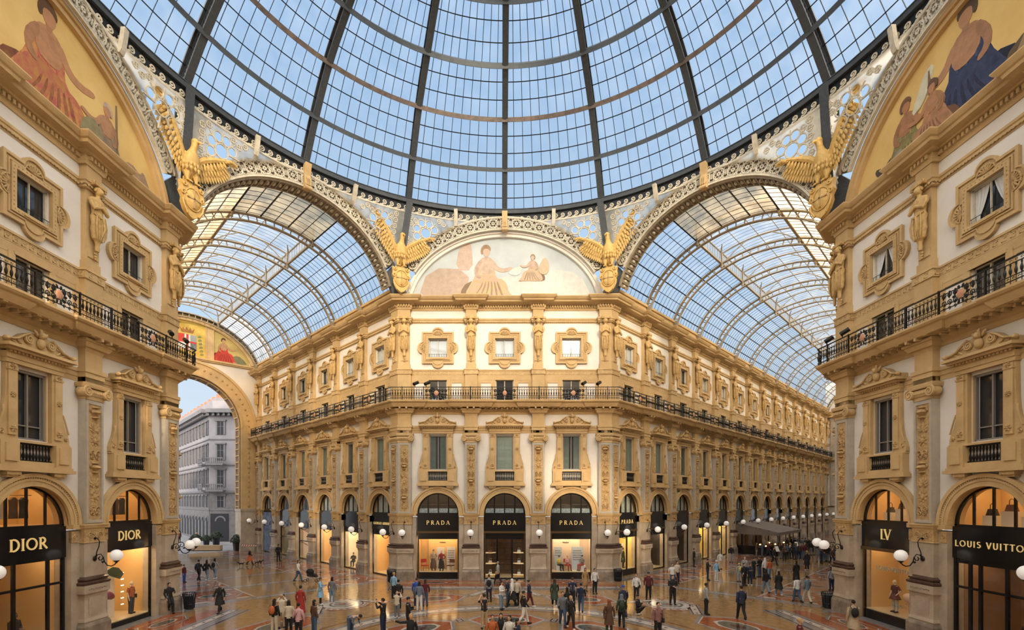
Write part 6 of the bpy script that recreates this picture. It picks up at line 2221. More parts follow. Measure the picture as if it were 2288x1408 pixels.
def warp(p, kind):
    """bend the upright figure into the stooping, squatting and sitting poses"""
    x, y, z = p
    if kind == 'bend' and z > .90:
        a = radians(78); y0, z0 = .06, .92
        dy, dz = y-0, z-z0
        return (x, y0 - dz*sin(a) + dy*cos(a), z0 + dz*cos(a) + dy*sin(a)*.6)
    return p
def human(pose, female=False):
    base = 'phone' if pose in ('squat', 'sit') else ('stand' if pose == 'bend' else pose)
    P = {k: [V(q) for q in v] for k, v in POSES[base].items()}
    pel = V((0, 0, .95)); dz = 0
    if pose == 'bend':
        P['L'] = [V((.2, -.30, 1.28)), V((.16, -.56, 1.34))]; P['R'] = [V((-.2, -.30, 1.28)), V((-.16, -.56, 1.34))]
    if pose == 'squat':
        dz = -.58
        P['l'] = [V((.16, -.34, .48)), V((.12, -.02, .09))]; P['r'] = [V((-.16, -.30, .50)), V((-.12, .02, .11))]
    if pose == 'sit':
        dz = -.42
        P['l'] = [V((.11, -.42, .50)), V((.12, -.46, .09))]; P['r'] = [V((-.11, -.42, .50)), V((-.12, -.40, .09))]
    def up(p): return V(warp((p[0], p[1], p[2]), pose)) + V((0, 0, dz))
    sh = .17 if female else .195
    pelvis = V((0, 0, .95+dz)); 
    n = [(pelvis, .12), (up((0, 0, 1.12)), .105 if female else .115), (up((0, .0, 1.32)), .125), (up((0, .01, 1.44)), .07), (up((0, -.005, 1.50)), .05), (up((0, -.01, 1.56)), .055)]
    E_ = [(0, 1), (1, 2), (2, 3), (3, 4), (4, 5)]
    for k, s in (('L', 1), ('R', -1)):
        i = len(n)
        a, b = P[k]
        A, B = up(a), up(b)
        S = up((s*sh, .01, 1.40))
        n += [(S, .055), (A, .04), (B, .026)]
        E_ += [(2, i), (i, i+1), (i+1, i+2)]
        d = (B-A).normalized()
        side = V((s, 0, 0)); side = (side - d*side.dot(d)); side = side.normalized() if side.length > .1 else V((0, 0, 1))
        palm = B + d*.07
        n.append((palm, .028)); E_.append((i+2, i+3)); pi_ = i+3
        for j, (off, ln) in enumerate(((-.026, .055), (-.009, .068), (.009, .064), (.026, .05))):
            q = len(n)
            nrm = d.cross(side)
            n.append((palm + d*(.03) + side*off, .0095)); n.append((palm + d*(.03+ln) + side*off - nrm*.012*s, .008))
            E_ += [(pi_, q), (q, q+1)]
        q = len(n)
        n.append((palm - d*.02 - side*.04, .010)); E_.append((pi_, q))
    for k, s in (('l', 1), ('r', -1)):
        i = len(n)
        kn, an = P[k]
        hip = V((s*.09, 0, .90+dz))
        n += [(hip, .095), (kn, .058), (an, .036), (an + V((0, -.06, -.05)), .04), (an + V((0, -.15, -.06)), .03)]
        E_ += [(0, i), (i, i+1), (i+1, i+2), (i+2, i+3), (i+3, i+4)]
    body = skin_mesh(n, E_, 'body', 1)
    # head joined to the neck
    c = up((0, -.02, 1.635))
    hd = MB()
    R = Matrix.Identity(3)
    if pose == 'bend': R = Matrix.Rotation(radians(60), 3, 'X')
    if base in ('phone',) : R = Matrix.Rotation(radians(14), 3, 'X')
    hd.ell((0, 0, 0), (.073, .092, .108), 14, 10)
    hd.ell((0, -.03, -.05), (.055, .06, .055), 10, 6)
    hd.ell((0, -.098, -.008), (.012, .02, .022), 6, 4)      # nose
    hd.ell((0, -.085, -.05), (.024, .012, .007), 6, 4)      # lips
    for s in (-1, 1):
        hd.ell((s*.074, .005, -.005), (.012, .02, .03), 6, 4)   # ears
        hd.ell((s*.028, -.082, .018), (.014, .008, .007), 6, 4)
    hd.v = [tuple(R @ V(v) + c) for v in hd.v]
    body.join(hd)
    out = {'body': body.mesh('body', SKIN0, True)}
    # clothing
    m = MB(); N = 14
    def ring(z, rx, ry, cy=0, dwn=0):
        return [up((rx*cos(2*pi*k/N), cy + ry*sin(2*pi*k/N), z)) for k in range(N)]
    w = .16 if female else .165
    m.loft([ring(.86, w+.02, .125), ring(.98, w+.01, .12), ring(1.10, .14 if female else .155, .11), ring(1.25, .165 if female else .175, .125, -.01), ring(1.36, sh+.0, .12, 0), ring(1.43, sh-.02, .09, .01), ring(1.475, .075, .07, .005), ring(1.50, .06, .06, 0)])
    for k, s in (('L', 1), ('R', -1)):
        A, B = up(P[k][0]), up(P[k][1]); S = up((s*(sh-.02), .01, 1.405))
        m.tube([S, S.lerp(A, .5), A, A.lerp(B, .5), A.lerp(B, .93)], [.072, .062, .053, .046, .04], 9)
    out['top'] = m.mesh('jacket', CL0, True)
    m = MB()
    for k, s in (('L', 1), ('R', -1)):
        A, B = up(P[k][0]), up(P[k][1]); S = up((s*(sh-.02), .01, 1.405))
        m.tube([S, S.lerp(A, .5), A.lerp(S, .15)], [.07, .062, .055], 9)
    m.loft([ring(.88, w+.015, .12), ring(.98, w+.005, .115), ring(1.10, .14 if female else .155, .11), ring(1.25, .16 if female else .17, .12, -.01), ring(1.36, sh+.0, .115, 0), ring(1.43, sh-.02, .09, .01), ring(1.47, .07, .065, .005)])
    out['tee'] = m.mesh('tee_shirt', CL0, True)
    m = MB()
    for k, s in (('l', 1), ('r', -1)):
        kn, an = P[k]; hip = V((s*.085, 0, .93+dz))
        m.tube([hip, hip.lerp(kn, .5), kn, kn.lerp(an, .5), an + V((0, 0, .02))], [.11, .095, .075, .066, .06], 10)
    m.loft([[V((rx*cos(2*pi*k/N), ry*sin(2*pi*k/N), z+dz)) for k in range(N)] for z, rx, ry in ((.80, .12, .09), (.88, .165, .115), (.96, .16, .115), (1.02, .15, .11))])
    out['trousers'] = m.mesh('trousers', CL0, True)
    m = MB()
    for k in 'lr':
        an = P[k][1]
        m.ell(an + V((0, -.06, -.045)), (.05, .14, .045), 10, 6); m.ell(an + V((0, 0, -.02)), (.048, .055, .06), 8, 5)
    out['shoes'] = m.mesh('shoes', CL0, True)
    # skirts and coats hang from the waist
    for nm, zb, fl in (('skirt', .42, .26), ('coat', .50, .24), ('dress', .22, .27)):
        m = MB(); N2 = 16
        cyb = (P['l'][1].y + P['r'][1].y)/2*.6
        def rg(z, rx, ry, cy=0): return [V((rx*(1+.05*(k % 2))*cos(2*pi*k/N2), cy+ry*(1+.05*(k % 2))*sin(2*pi*k/N2), z+dz)) for k in range(N2)]
        st = abs(P['l'][1].y - P['r'][1].y)*.25
        m.loft([rg(zb, fl, fl*.72+st, cyb), rg((zb+.95)/2, (fl+.19)/2, .17+st*.5, cyb*.5), rg(.92, .185, .14), rg(1.02, .165, .125)])
        out[nm] = m.mesh(nm, CL0, True)
    # hair
    m = MB(); m.ell((0, .018, .03), (.083, .098, .092), 12, 8); m.v = [tuple(R @ V(v) + c) for v in m.v]
    out['short'] = m.mesh('hair', CL0, True)
    m2 = MB(); m2.join(m)
    q = MB(); q.loft([[V((.085*a_*cos(t), .045+.05*b_*sin(t), z)) for t in [2*pi*k/10 for k in range(10)]] for z, a_, b_ in ((.02, 1, 1), (-.08, 1.05, 1.1), (-.2, 1.15, .9), (-.3, .8, .6))])
    q.v = [tuple(R @ V(v) + c) for v in q.v]
    m2.join(q); out['long'] = m2.mesh('long_hair', CL0, True)
    m3 = MB(); m3.join(m); q = MB(); q.ell((0, .11, .06), (.045, .05, .045), 8, 6); q.v = [tuple(R @ V(v) + c) for v in q.v]; m3.join(q)
    out['bun'] = m3.mesh('hair_in_a_bun', CL0, True)
    m = MB(); m.ell((0, .005, .045), (.088, .105, .085), 12, 8); m.ell((0, -.09, .04), (.06, .06, .012), 10, 4); m.v = [tuple(R @ V(v) + c) for v in m.v]
    out['cap'] = m.mesh('cap', CL0, True)
    m = MB(); q = MB()
    q.loft([[V((rx*cos(t), cy_+ry*sin(t), z)) for t in [2*pi*k/12 for k in range(12)]] for z, rx, ry, cy_ in ((.13, .03, .03, .02), (.09, .085, .09, .02), (0, .095, .085, .035), (-.1, .09, .08, .04), (-.18, .15, .12, .02))])
    q.v = [tuple(R @ V(v) + c) for v in q.v]; m.join(q)
    out['scarf'] = m.mesh('head_scarf', CL0, True)
    # backpack, shoulder bag, phone
    m = MB()
    b0 = up((0, .20, 1.22))
    m.ell(b0, (.15, .10, .22), 12, 8)
    for s in (-1, 1): m.tube([up((s*.11, .14, 1.38)), up((s*.12, .02, 1.46)), up((s*.12, -.12, 1.32)), up((s*.13, -.06, 1.12))], .018, 5)
    out['backpack'] = m.mesh('backpack', CL0, True)
    m = MB()
    m.box(.17, .27, -.12, .14, .82+dz, 1.02+dz); m.tube([up((.2, 0, 1.02)), up((.12, -.13, 1.2)), up((-.1, -.08, 1.45)), up((-.05, .1, 1.4)), up((.18, .13, 1.05))], .012, 4)
    out['bag'] = m.mesh('shoulder_bag', CL0)
    m = MB(); h = up(P['R'][1]) + V((0, -.07, .02)); m.box(h.x-.02, h.x+.055, h.y-.02, h.y-.008, h.z, h.z+.13)
    out['phone'] = m.mesh('phone', CL0)
    return out
SKIN0 = mat('skin', (.56, .33, .22), .5); SKIN1 = mat('dark_skin', (.20, .10, .06), .5)
CL0 = mat('cloth', (.1, .1, .1), .8)
HCACHE = {}
MC = {}
def cloth(c):
    k = tuple(round(x, 3) for x in c)
    if k not in MC: MC[k] = mat('cloth_%d' % len(MC), k, .8, .12, 9)
    return MC[k]
C_ = dict(black=(.012, .012, .014), navy=(.015, .025, .06), grey=(.16, .17, .19), lgrey=(.33, .34, .36), white=(.72, .70, .68), cream=(.62, .54, .42), beige=(.45, .34, .22), jean=(.06, .11, .20), ljean=(.18, .26, .36),
          red=(.35, .03, .025), pink=(.62, .36, .38), blue=(.06, .20, .50), lblue=(.25, .45, .65), green=(.03, .05, .03), brown=(.10, .05, .03), orange=(.50, .13, .04), maroon=(.10, .015, .02), camel=(.40, .24, .11), yellow=(.6, .5, .1), royal=(.03, .08, .4),
          hair=(.015, .011, .009), brownhair=(.06, .03, .018), blond=(.45, .28, .12), greyhair=(.25, .24, .23), redhair=(.25, .07, .02), floral=(.25, .12, .12), steel=(.14, .18, .24))
def ground(u, v):
    Z = 6.55*1088/(v-1117.3)
    X = (u-1115.3)*Z/1088
    return (-.333 + X*cos(.003) - Z*sin(.003), -20.26 + Z*cos(.003) + X*sin(.003))
NP = [0]
def person(x, y, face, pose, top, legs, hair, hc, label, female=False, shoes='black', extra=(), low=None, s=1.0, tee=False, dark=False, group=None, z=0.0, head=None, cat='person', name='person'):
    key = (pose, female)
    if key not in HCACHE: HCACHE[key] = human(pose, female)
    H = HCACHE[key]
    t = thing(name, label, cat, T(x, y, z) @ rotz(radians(face)) @ Matrix.Scale(s, 4), group)
    def part(k, c, nm=None):
        o = ob(nm or H[k].name.split('.')[0], H[k], t)
        o.material_slots[0].link = 'OBJECT'; o.material_slots[0].material = c
        return o
    part('body', SKIN1 if dark else (head or SKIN0), 'body')
    part('tee' if tee else 'top', cloth(C_[top]))
    part('trousers', cloth(C_[legs])); part('shoes', cloth(C_[shoes]))
    if low: part(low[0], cloth(C_[low[1]]))
    if hair: part(hair, cloth(C_[hc]))
    for e_ in extra: part(e_[0], cloth(C_[e_[1]]))
    return t
def pp(u, v, *a, **k):
    x, y = ground(u, v)
    return person(x, y, *a, **k)
S = 'stand'; W = 'walk'; PH = 'phone'
pp(444, 1298.5, 180, W, 'black', 'black', 'short', 'hair', 'person in black with a dark backpack walking away, left of a trio', extra=(('backpack', 'navy'),), s=.98)
pp(462, 1297.5, 180, W, 'black', 'ljean', 'long', 'hair', 'long-haired person in black jacket and pale jeans, middle of a trio', True, 'white', extra=(('bag', 'black'),), s=.97)
pp(480, 1295, 180, W, 'lgrey', 'ljean', 'long', 'hair', 'person in striped grey top and jeans with black backpack, right of a trio', True, 'white', extra=(('backpack', 'black'),), s=1.0)
pp(491, 1370, 0, W, 'black', 'black', 'bun', 'greyhair', 'elderly person in a long black coat walking toward the camera', True, low=('coat', 'black'), s=1.0)
pp(558, 1263, 120, W, 'black', 'black', 'short', 'blond', 'person in black top with orange-red skirt walking small dogs', True, low=('skirt', 'orange'), s=.98)
pp(622, 1254.5, 180, S, 'black', 'black', 'short', 'hair', 'person all in black standing at a shop door in the left arcade', s=1.05)
pp(411.5, 1301.7, 90, S, 'maroon', 'royal', 'short', 'hair', 'child in dark red top and blue shorts by the left corner pier', s=.82)
pp(666, 1300.6, 90, W, 'white', 'jean', 'long', 'brownhair', 'long-haired person in white sweater pushing a stroller', True, s=1.0)
pp(715.6, 1352, 100, 'phone', 'lblue', 'black', 'short', 'brownhair', 'person in a light blue coat looking at a phone', True, 'white', extra=(('phone', 'black'),), low=('coat', 'lblue'), s=.98)
pp(742, 1349, 180, S, 'grey', 'ljean', 'long', 'hair', 'person in grey hoodie and pale jeans seen from behind', True, 'white', s=.97)
pp(671.6, 1378, 180, S, 'red', 'black', 'short', 'hair', 'person in a long red dress seen from behind', True, low=('dress', 'red'), s=1.0)
pp(613, 1417, 170, S, 'black', 'cream', 'long', 'hair', 'long-haired person in black jacket and cream trousers with orange bag', True, extra=(('backpack', 'orange'),), s=.99)
pp(629, 1405, 200, 'photo', 'cream', 'beige', 'short', 'blond', 'person in cream jacket holding a phone up', True, extra=(('phone', 'black'),), s=1.0)
pp(645, 1420, 200, S, 'cream', 'black', 'long', 'hair', 'person in cream jacket and black trousers, left of the pink hoodie', True, s=.98)
pp(667, 1428, 180, S, 'pink', 'black', 'short', 'hair', 'person in a pink hoodie seen from behind', True, extra=(('bag', 'black'),), s=.97)
pp(702, 1420, 140, S, 'brown', 'jean', 'long', 'hair', 'long-haired person in dark jacket and blue jeans right of the pink hoodie', True, s=.99)
pp(783, 1424, 60, 'bend', 'steel', 'jean', 'short', 'hair', 'person in grey-blue shirt bending down to the floor')
pp(378, 1371, 60, 'lean', 'black', 'black', 'short', 'hair', 'person in black leaning on the left corner pier with a phone', extra=(('phone', 'grey'),), s=1.02)
pp(880, 1338, 150, S, 'lblue', 'black', 'bun', 'blond', 'blonde person in a light blue top beside the left central pier', True, s=1.0)
pp(890, 1360, 190, S, 'black', 'black', 'short', 'hair', 'person in black sweater behind the fluffy cream jacket', s=1.0)
pp(887, 1382, 170, 'photo', 'cream', 'grey', None, 'hair', 'person in fluffy cream jacket and grey trousers taking a photo', True, s=.86, shoes='white')
pp(856, 1419.5, 250, 'photo', 'black', 'navy', 'short', 'hair', 'bearded person in black holding a phone at eye level', extra=(('phone', 'grey'),), s=1.03)
pp(912, 1416, 100, PH, 'black', 'black', 'short', 'hair', 'person in black looking down at a phone, left of centre', s=1.03)
pp(918, 1466, 15, 'selfie', 'black', 'black', 'bun', 'blond', 'person with blond bun stretching an arm out at the bottom edge', True, s=1.02)
pp(931, 1354, 180, S, 'royal', 'navy', 'short', 'brownhair', 'person in a bright blue jacket behind the grey-blue sweater', s=1.0)
pp(937, 1364.6, 180, S, 'steel', 'white', 'long', 'hair', 'person in grey-blue sweater and white trousers from behind', True, 'white', s=.99)
pp(950, 1356, 190, S, 'maroon', 'jean', 'long', 'brownhair', 'long-haired person in dark maroon jacket beside the white trousers', True, s=.98)
pp(1112.6, 1305.9, 250, W, 'lgrey', 'black', 'short', 'greyhair', 'grey-haired person in grey jacket walking past the central entrance', extra=(('bag', 'camel'),), s=1.02)
pp(1092.6, 1345.7, 180, S, 'lgrey', 'navy', 'short', 'brownhair', 'person in black and white patterned jacket with backpack', extra=(('backpack', 'black'),), s=1.02)
pp(1120, 1362.5, 60, PH, 'white', 'ljean', 'long', 'hair', 'person in white top and wide pale jeans with a phone', True, extra=(('phone', 'black'),), low=None, s=.98)
pp(1133, 1352, 80, PH, 'navy', 'jean', 'short', 'hair', 'person in navy jacket right of the wide pale jeans', s=.95)
pp(1144, 1357, 250, W, 'white', 'black', 'scarf', 'white', 'person in white head scarf walking left near the centre', True, low=('coat', 'black'), s=.99)
pp(1154.5, 1354, 200, S, 'cream', 'black', 'short', 'hair', 'person in cream jacket behind the white head scarf', s=.97)
pp(1182, 1357, 80, W, 'navy', 'maroon', 'bun', 'hair', 'person with dark ponytail, blue top and red trousers walking right', True, 'white', s=.95)
pp(1170, 1396, 100, W, 'black', 'white', 'short', 'hair', 'bearded person in black tee and white trousers', s=1.02)
pp(1082, 1406, 200, 'photo', 'black', 'beige', 'short', 'hair', 'person in black and yellow tee holding a phone out', tee=True, extra=(('phone', 'black'),), s=1.03)
pp(1100, 1464, 10, S, 'orange', 'black', 'short', 'brownhair', 'person in orange-red top, leftmost of four at the bottom edge', True, s=.98)
pp(1119, 1462, 0, S, 'black', 'black', 'long', 'hair', 'long-haired person with sunglasses in dark jacket, second of four at the bottom edge', True, s=1.0)
pp(1138, 1468, -20, S, 'white', 'black', 'long', 'hair', 'person with sunglasses in white jacket, third of four at the bottom edge', True, s=1.0)
pp(1156, 1479, 60, S, 'navy', 'black', 'long', 'hair', 'long-haired person in dark blue, rightmost of four at the bottom edge', True, s=1.0)
pp(1239, 1356.5, 180, W, 'green', 'black', 'long', 'brownhair', 'long-haired person in a dark green coat walking away', True, 'white', low=('coat', 'green'), s=1.0)
pp(1279, 1354.8, 180, S, 'navy', 'black', 'short', 'brownhair', 'person in navy tee right of the dark green coat', tee=True, s=1.02)
pp(1257, 1400, 0, W, 'grey', 'jean', 'short', 'brownhair', 'person in grey hoodie and blue jeans walking with a companion', s=1.04, extra=(('phone', 'black'),))
pp(1275, 1406.7, 10, W, 'black', 'black', 'short', 'blond', 'curly blond person in black jacket and cream scarf', True, 'white', s=.98)
pp(1267, 1381, 190, S, 'black', 'black', 'long', 'hair', 'dark-haired person in black behind the walking couple', True, s=.98)
pp(1298, 1370, 170, W, 'navy', 'jean', 'short', 'hair', 'person in navy jacket and jeans walking away', s=1.0)
pp(1308, 1322.5, 20, S, 'camel', 'camel', 'long', 'brownhair', 'person in a long camel coat by the right central shop window', True, low=('coat', 'camel'), s=.98)
pp(1329, 1327, 20, S, 'white', 'black', 'short', 'hair', 'person in white jacket holding a grey bag by the right central pier', extra=(('bag', 'grey'),), s=1.02)
pp(1392.7, 1380.8, 180, W, 'navy', 'navy', 'cap', 'royal', 'person in dark jacket and bright blue cap from behind', s=1.04)
pp(1422, 1340, 340, S, 'white', 'black', 'short', 'brownhair', 'person in a white shawl top with a shoulder bag', True, extra=(('bag', 'black'),), s=.98)
pp(1449, 1340, 340, S, 'maroon', 'black', 'cap', 'navy', 'person in maroon jacket and dark cap right of the white shawl', s=1.04)
pp(1503, 1351.7, 0, 'fold', 'black', 'black', 'short', 'hair', 'bearded person in black standing with clasped hands', s=1.07)
pp(1502, 1311.5, 0, S, 'white', 'jean', 'short', 'hair', 'person in a white tee shirt, front of a pair', tee=True, s=1.02)
pp(1513, 1305, 10, S, 'cream', 'navy', 'short', 'hair', 'person in a cream shirt, behind the white tee shirt', tee=True, s=1.02)
pp(1550.6, 1267.4, 60, S, 'black', 'black', 'short', 'hair', 'person in a black suit guarding a black shop doorway', s=1.05)
pp(1425, 1374, 60, 'squat', 'black', 'black', 'short', 'hair', 'person in black squatting on the floor', shoes='white')
pp(1389, 1404.5, 170, W, 'green', 'black', 'scarf', 'grey', 'person in grey head scarf and dark jacket from behind', True, extra=(('backpack', 'green'),), s=1.0)
pp(1361, 1417.8, 170, S, 'brown', 'green', 'long', 'redhair', 'red-haired person carrying a brown coat', True, extra=(('bag', 'brown'),), low=('coat', 'brown'), s=.98)
pp(1470, 1431, 10, S, 'floral', 'black', 'short', 'hair', 'person in a colourful patterned jacket at the bottom edge', extra=(('bag', 'black'),), s=1.02)
pp(1577.8, 1374, 80, S, 'lgrey', 'black', 'short', 'hair', 'person in grey baseball shirt with navy sleeves', dark=True, extra=(), s=1.04)
pp(1656.5, 1386, 175, W, 'navy', 'black', 'short', 'hair', 'person in dark navy coat striding away', s=1.08)
pp(1581, 1297, 60, PH, 'black', 'navy', 'short', 'hair', 'person in black with pale shorts, left of the white hat', s=1.0)
pp(1600.5, 1299, 20, S, 'lblue', 'white', 'cap', 'white', 'person in white hat and pale outfit with a black bag', True, 'white', extra=(('bag', 'black'),), s=.97)
pp(1609, 1272.6, 180, S, 'white', 'cream', 'long', 'blond', 'blond person in white top in front of the yellow shop window', True, s=.98)
pp(1633.7, 1257, 0, S, 'black', 'lgrey', 'short', 'hair', 'person in black jacket and grey trousers near the awning', s=1.05)
pp(1651.7, 1300.6, 180, S, 'lgrey', 'lgrey', 'cap', 'yellow', 'child in grey with a yellow backpack', extra=(('backpack', 'yellow'),), s=.86)
pp(1664, 1292, 0, S, 'lgrey', 'black', None, 'hair', 'bald person in grey shirt with white backpack straps', extra=(('backpack', 'white'),), s=1.03)
pp(1662.6, 1309.4, 20, S, 'black', 'black', 'short', 'hair', 'person in black holding a phone, front of the tour group', extra=(('phone', 'white'),), s=1.0)
pp(1675.7, 1308.5, 350, PH, 'navy', 'navy', 'short', 'brownhair', 'person in navy with white shoes in the tour group', True, 'white', s=.97)
pp(1684, 1293, 30, PH, 'black', 'black', 'short', 'hair', 'person in black behind the white shoes in the tour group', s=1.0)
pp(1697, 1290, 200, S, 'black', 'jean', 'short', 'brownhair', 'person in black and blue jeans left of the white head scarf group', s=1.02)
pp(1709, 1293, 190, S, 'white', 'black', 'scarf', 'white', 'person in white head scarf in the tour group on the right', True, s=.98)
pp(1719, 1294, 200, S, 'orange', 'ljean', 'long', 'redhair', 'person in a red jacket and pale jeans', True, s=.98)
pp(1729, 1264, 20, W, 'black', 'black', 'short', 'hair', 'person in black walking out from under the awning', s=1.05)
pp(1711.5, 1327, 180, W, 'black', 'ljean', 'long', 'hair', 'long-haired person in black leather jacket and jeans from behind', True, s=.99)
pp(1740, 1332, 170, W, 'black', 'ljean', 'long', 'hair', 'long-haired person in a wide black coat and pale jeans', True, 'white', low=('coat', 'black'), s=.98)
pp(1779, 1303, 190, S, 'black', 'black', 'long', 'hair', 'person in a full-length black robe', True, low=('dress', 'black'), s=1.02)
pp(1781.5, 1346, 180, W, 'white', 'jean', 'long', 'hair', 'long-haired person in white blouse and wide blue jeans', True, s=.98)
pp(1803, 1349.6, 180, W, 'steel', 'cream', 'short', 'hair', 'person in grey-blue sweater and cream trousers walking away', s=1.02)
pp(1803, 1275, 180, S, 'black', 'black', 'short', 'blond', 'blond person in black coat beyond the black robe', True, 'white', low=('coat', 'black'), s=1.05)
pp(1858, 1320, 180, S, 'lgrey', 'navy', 'long', 'hair', 'person in grey jacket half hidden by the right corner pier', True, extra=(('backpack', 'grey'),), s=.98)
pp(1907, 1428, 160, W, 'beige', 'beige', 'short', 'hair', 'person in beige coat with a black backpack, bottom right', extra=(('backpack', 'black'),), low=('coat', 'beige'), s=1.05)
pp(1787, 1478, 60, S, 'maroon', 'black', 'bun', 'blond', 'blond person in dark red jacket at the bottom edge', True, s=1.0)
pp(790, 1268, 0, 'sit', 'black', 'black', 'short', 'brownhair', 'person in black suit sitting on a stone ledge in the left arcade', s=1.0, z=.12)
pp(401, 1212, 180, S, 'maroon', 'black', 'short', 'hair', 'person in dark red far off in the street')
pp(439, 1214, 90, W, 'orange', 'navy', 'short', 'hair', 'person in rust jacket walking in the street')
# far crowd by the awning
rnd = random.Random(7)
cols = ['black', 'navy', 'black', 'brown', 'green', 'grey', 'black', 'maroon', 'cream', 'jean']
rows = [('in the queue beside the awning', 9, lambda i: (1746+6.5*i, 1249+rnd.uniform(-3, 5))), ('in the cluster beside the right corner pier', 7, lambda i: (1829+6*i, 1257+rnd.uniform(-4, 6))),
        ('in the far row behind the awning queue', 9, lambda i: (1760+8*i, 1232+rnd.uniform(-4, 3))), ('at the near edge of the awning', 3, lambda i: (1690+13*i, 1246)), ('by the twin globe lamps', 2, lambda i: (1812+10*i, 1241))]
CN_ = dict(jean='blue denim', green='dark green')
for where, n_, fn in rows:
    for i in range(n_):
        u, v = fn(i)
        tp = rnd.choice(cols); lg = rnd.choice(['black', 'navy', 'jean', 'grey'])
        pp(u, v, rnd.choice((0, 180, 60, 240, 130)), rnd.choice((S, W, PH, 'fold')), tp, lg, rnd.choice(('short', 'long', 'bun')), rnd.choice(('hair', 'brownhair', 'blond')),
           'person in %s, %s from left %s' % (CN_.get(tp, tp), ORD[i+1], where), bool(rnd.getrandbits(1)), s=rnd.uniform(.95, 1.04), group='distant crowd ' + where)
# ------------------------------------------------------------------ inside the shop windows
MANN = mat('pale_mannequin', (.78, .62, .46), .45)
WHITEP = mat('white_display_panel', (.80, .78, .74), .6)
BLUEP = mat('pale_blue_display_panel', (.55, .66, .78), .6)
TEXTG = mat('small_grey_text', (.16, .15, .15), .6)
REDM = mat('red_upholstery', (.50, .03, .02), .5); BROWNM = mat('brown_leather', (.16, .05, .03), .45)
CHROME = mat('metal_legs', (.3, .28, .25), .3, metal=.9)
def mannequin(F, x, y, z, face, pose, top, legs, label, fem=True, low=None, hair=None, hc='hair', extra=(), s=1.0, tee=False):
    p = F @ Vector((x, y, z))
    fa = math.degrees(math.atan2((F @ Vector((0, -1, 0)) - F @ Vector((0, 0, 0))).x, -(F @ Vector((0, -1, 0)) - F @ Vector((0, 0, 0))).y))
    return person(p.x, p.y, fa+face, pose, top, legs, hair, hc, label, fem, low=low, extra=extra, s=s, tee=tee, head=MANN, z=p.z, cat='mannequin', name='mannequin')
def simple(name, label, cat, F, parts, group=None):
    t = thing(name, label, cat, F, group)
    for nm, mb, mt in parts: ob(nm, mb.mesh(nm, mt, nm in ('bowl', 'cloth', 'body', 'bag_body')), t)
    return t
def panel(F, x0, x1, y, z0, z1, mt, lines, label, txt='text_lines', tilt=0):
    t = thing('text_board', label, 'display panel', F @ T((x0+x1)/2, y, z0) @ rotz(tilt))
    w = x1-x0
    m = MB(); m.box(-w/2, w/2, 0, .06, 0, z1-z0); ob('board', m.mesh('board', mt), t)
    if lines:
        m = MB(); r = random.Random(int(x0*100))
        for k in range(lines):
            zz = (z1-z0)*.82 - k*.19; xx = -w*.38
            while xx < w*.34:
                l = r.uniform(.03, .07)
                m.box(xx, xx+l, -.012, 0, zz, zz+.07); xx += l+.022
        ob(txt, m.mesh(txt, TEXTG), t)
def chair(F, x, y, z, mt, label, rot=0):
    t = thing('display_chair', label, 'chair', F @ T(x, y, z) @ rotz(rot))
    m = MB(); m.box(-.25, .25, -.25, .25, .43, .50); ob('seat', m.mesh('seat', mt), t)
    m = MB(); m.box(-.25, .25, .2, .27, .68, .98); ob('backrest', m.mesh('backrest', mt), t)
    for sx in (-1, 1):
        for sy in (-1, 1):
            m = MB(); m.tube([(sx*.22, sy*.22, .98 if sy > 0 else .44), (sx*.24, sy*.25, 0)], .018, 5)
            ob('leg', m.mesh('leg', CHROME), t)
def bag(M, mt, label, s=1.0, grp='handbags on display'):
    t = thing('handbag', label, 'handbag', M @ Matrix.Scale(s, 4), grp)
    m = MB(); m.loft([[(-.17, -.07, 0), (.17, -.07, 0), (.17, .07, 0), (-.17, .07, 0)], [(-.12, -.04, .22), (.12, -.04, .22), (.12, .04, .22), (-.12, .04, .22)]])
    ob('bag_body', m.mesh('bag_body', mt), t)
    m = MB(); m.tube([(-.08, 0, .21), (-.07, 0, .36), (0, 0, .41), (.07, 0, .36), (.08, 0, .21)], .013, 5)
    ob('handle', m.mesh('handle', mt), t)
B1 = F_N @ T(-BN, 0, 0); zf = .59
m = MB(); m.box(-1.0, 1.45, 1.95, 2.0, zf, 3.3)
simple('display_backdrop', 'amber backdrop with small dark lettering in the left central shop window', 'backdrop', B1, [('board', m, WALLS['amber'])])
t = thing('wall_lettering', 'small dark brand lettering on the amber backdrop', 'lettering', B1); ob('letters', lettering('PRADA', .11, 1.94, DARKLET, .2, 2.86), t)
panel(B1, -.28, .38, 1.6, zf, 2.5, WHITEP, 0, 'plain white panel behind the red-sleeved mannequin')
panel(B1, .58, 1.3, 1.6, zf, 2.55, WHITEP, 6, 'white panel with lines of text beside the brown chair')
mannequin(B1, -.5, 1.2, zf, 20, 'hip', 'beige', 'black', 'mannequin in beige top and long dark skirt, left central shop window', low=('dress', 'brown'), hair='cap', hc='brown', s=1.02)
mannequin(B1, .2, 1.0, zf, -10, 'hip', 'red', 'black', 'mannequin in a long black dress with red sleeves, left central shop window', low=('dress', 'black'), hair='short', hc='camel', s=1.0)
chair(B1, -1.2, 1.1, zf, REDM, 'red upholstered chair in the left central shop window', .6)
chair(B1, .97, 1.0, zf, BROWNM, 'brown seated metal chair in the left central shop window', -.5)
B3 = F_N @ T(BN, 0, 0)
m = MB(); m.box(-1.35, .95, 1.95, 2.0, zf, 3.3)
simple('display_backdrop', 'blush pink backdrop in the right central shop window', 'backdrop', B3, [('board', m, WALLS['pink'])])
t = thing('wall_lettering', 'small dark brand lettering on the blush backdrop', 'lettering', B3); ob('letters', lettering('PRADA', .11, 1.94, DARKLET, -.26, 2.86), t)
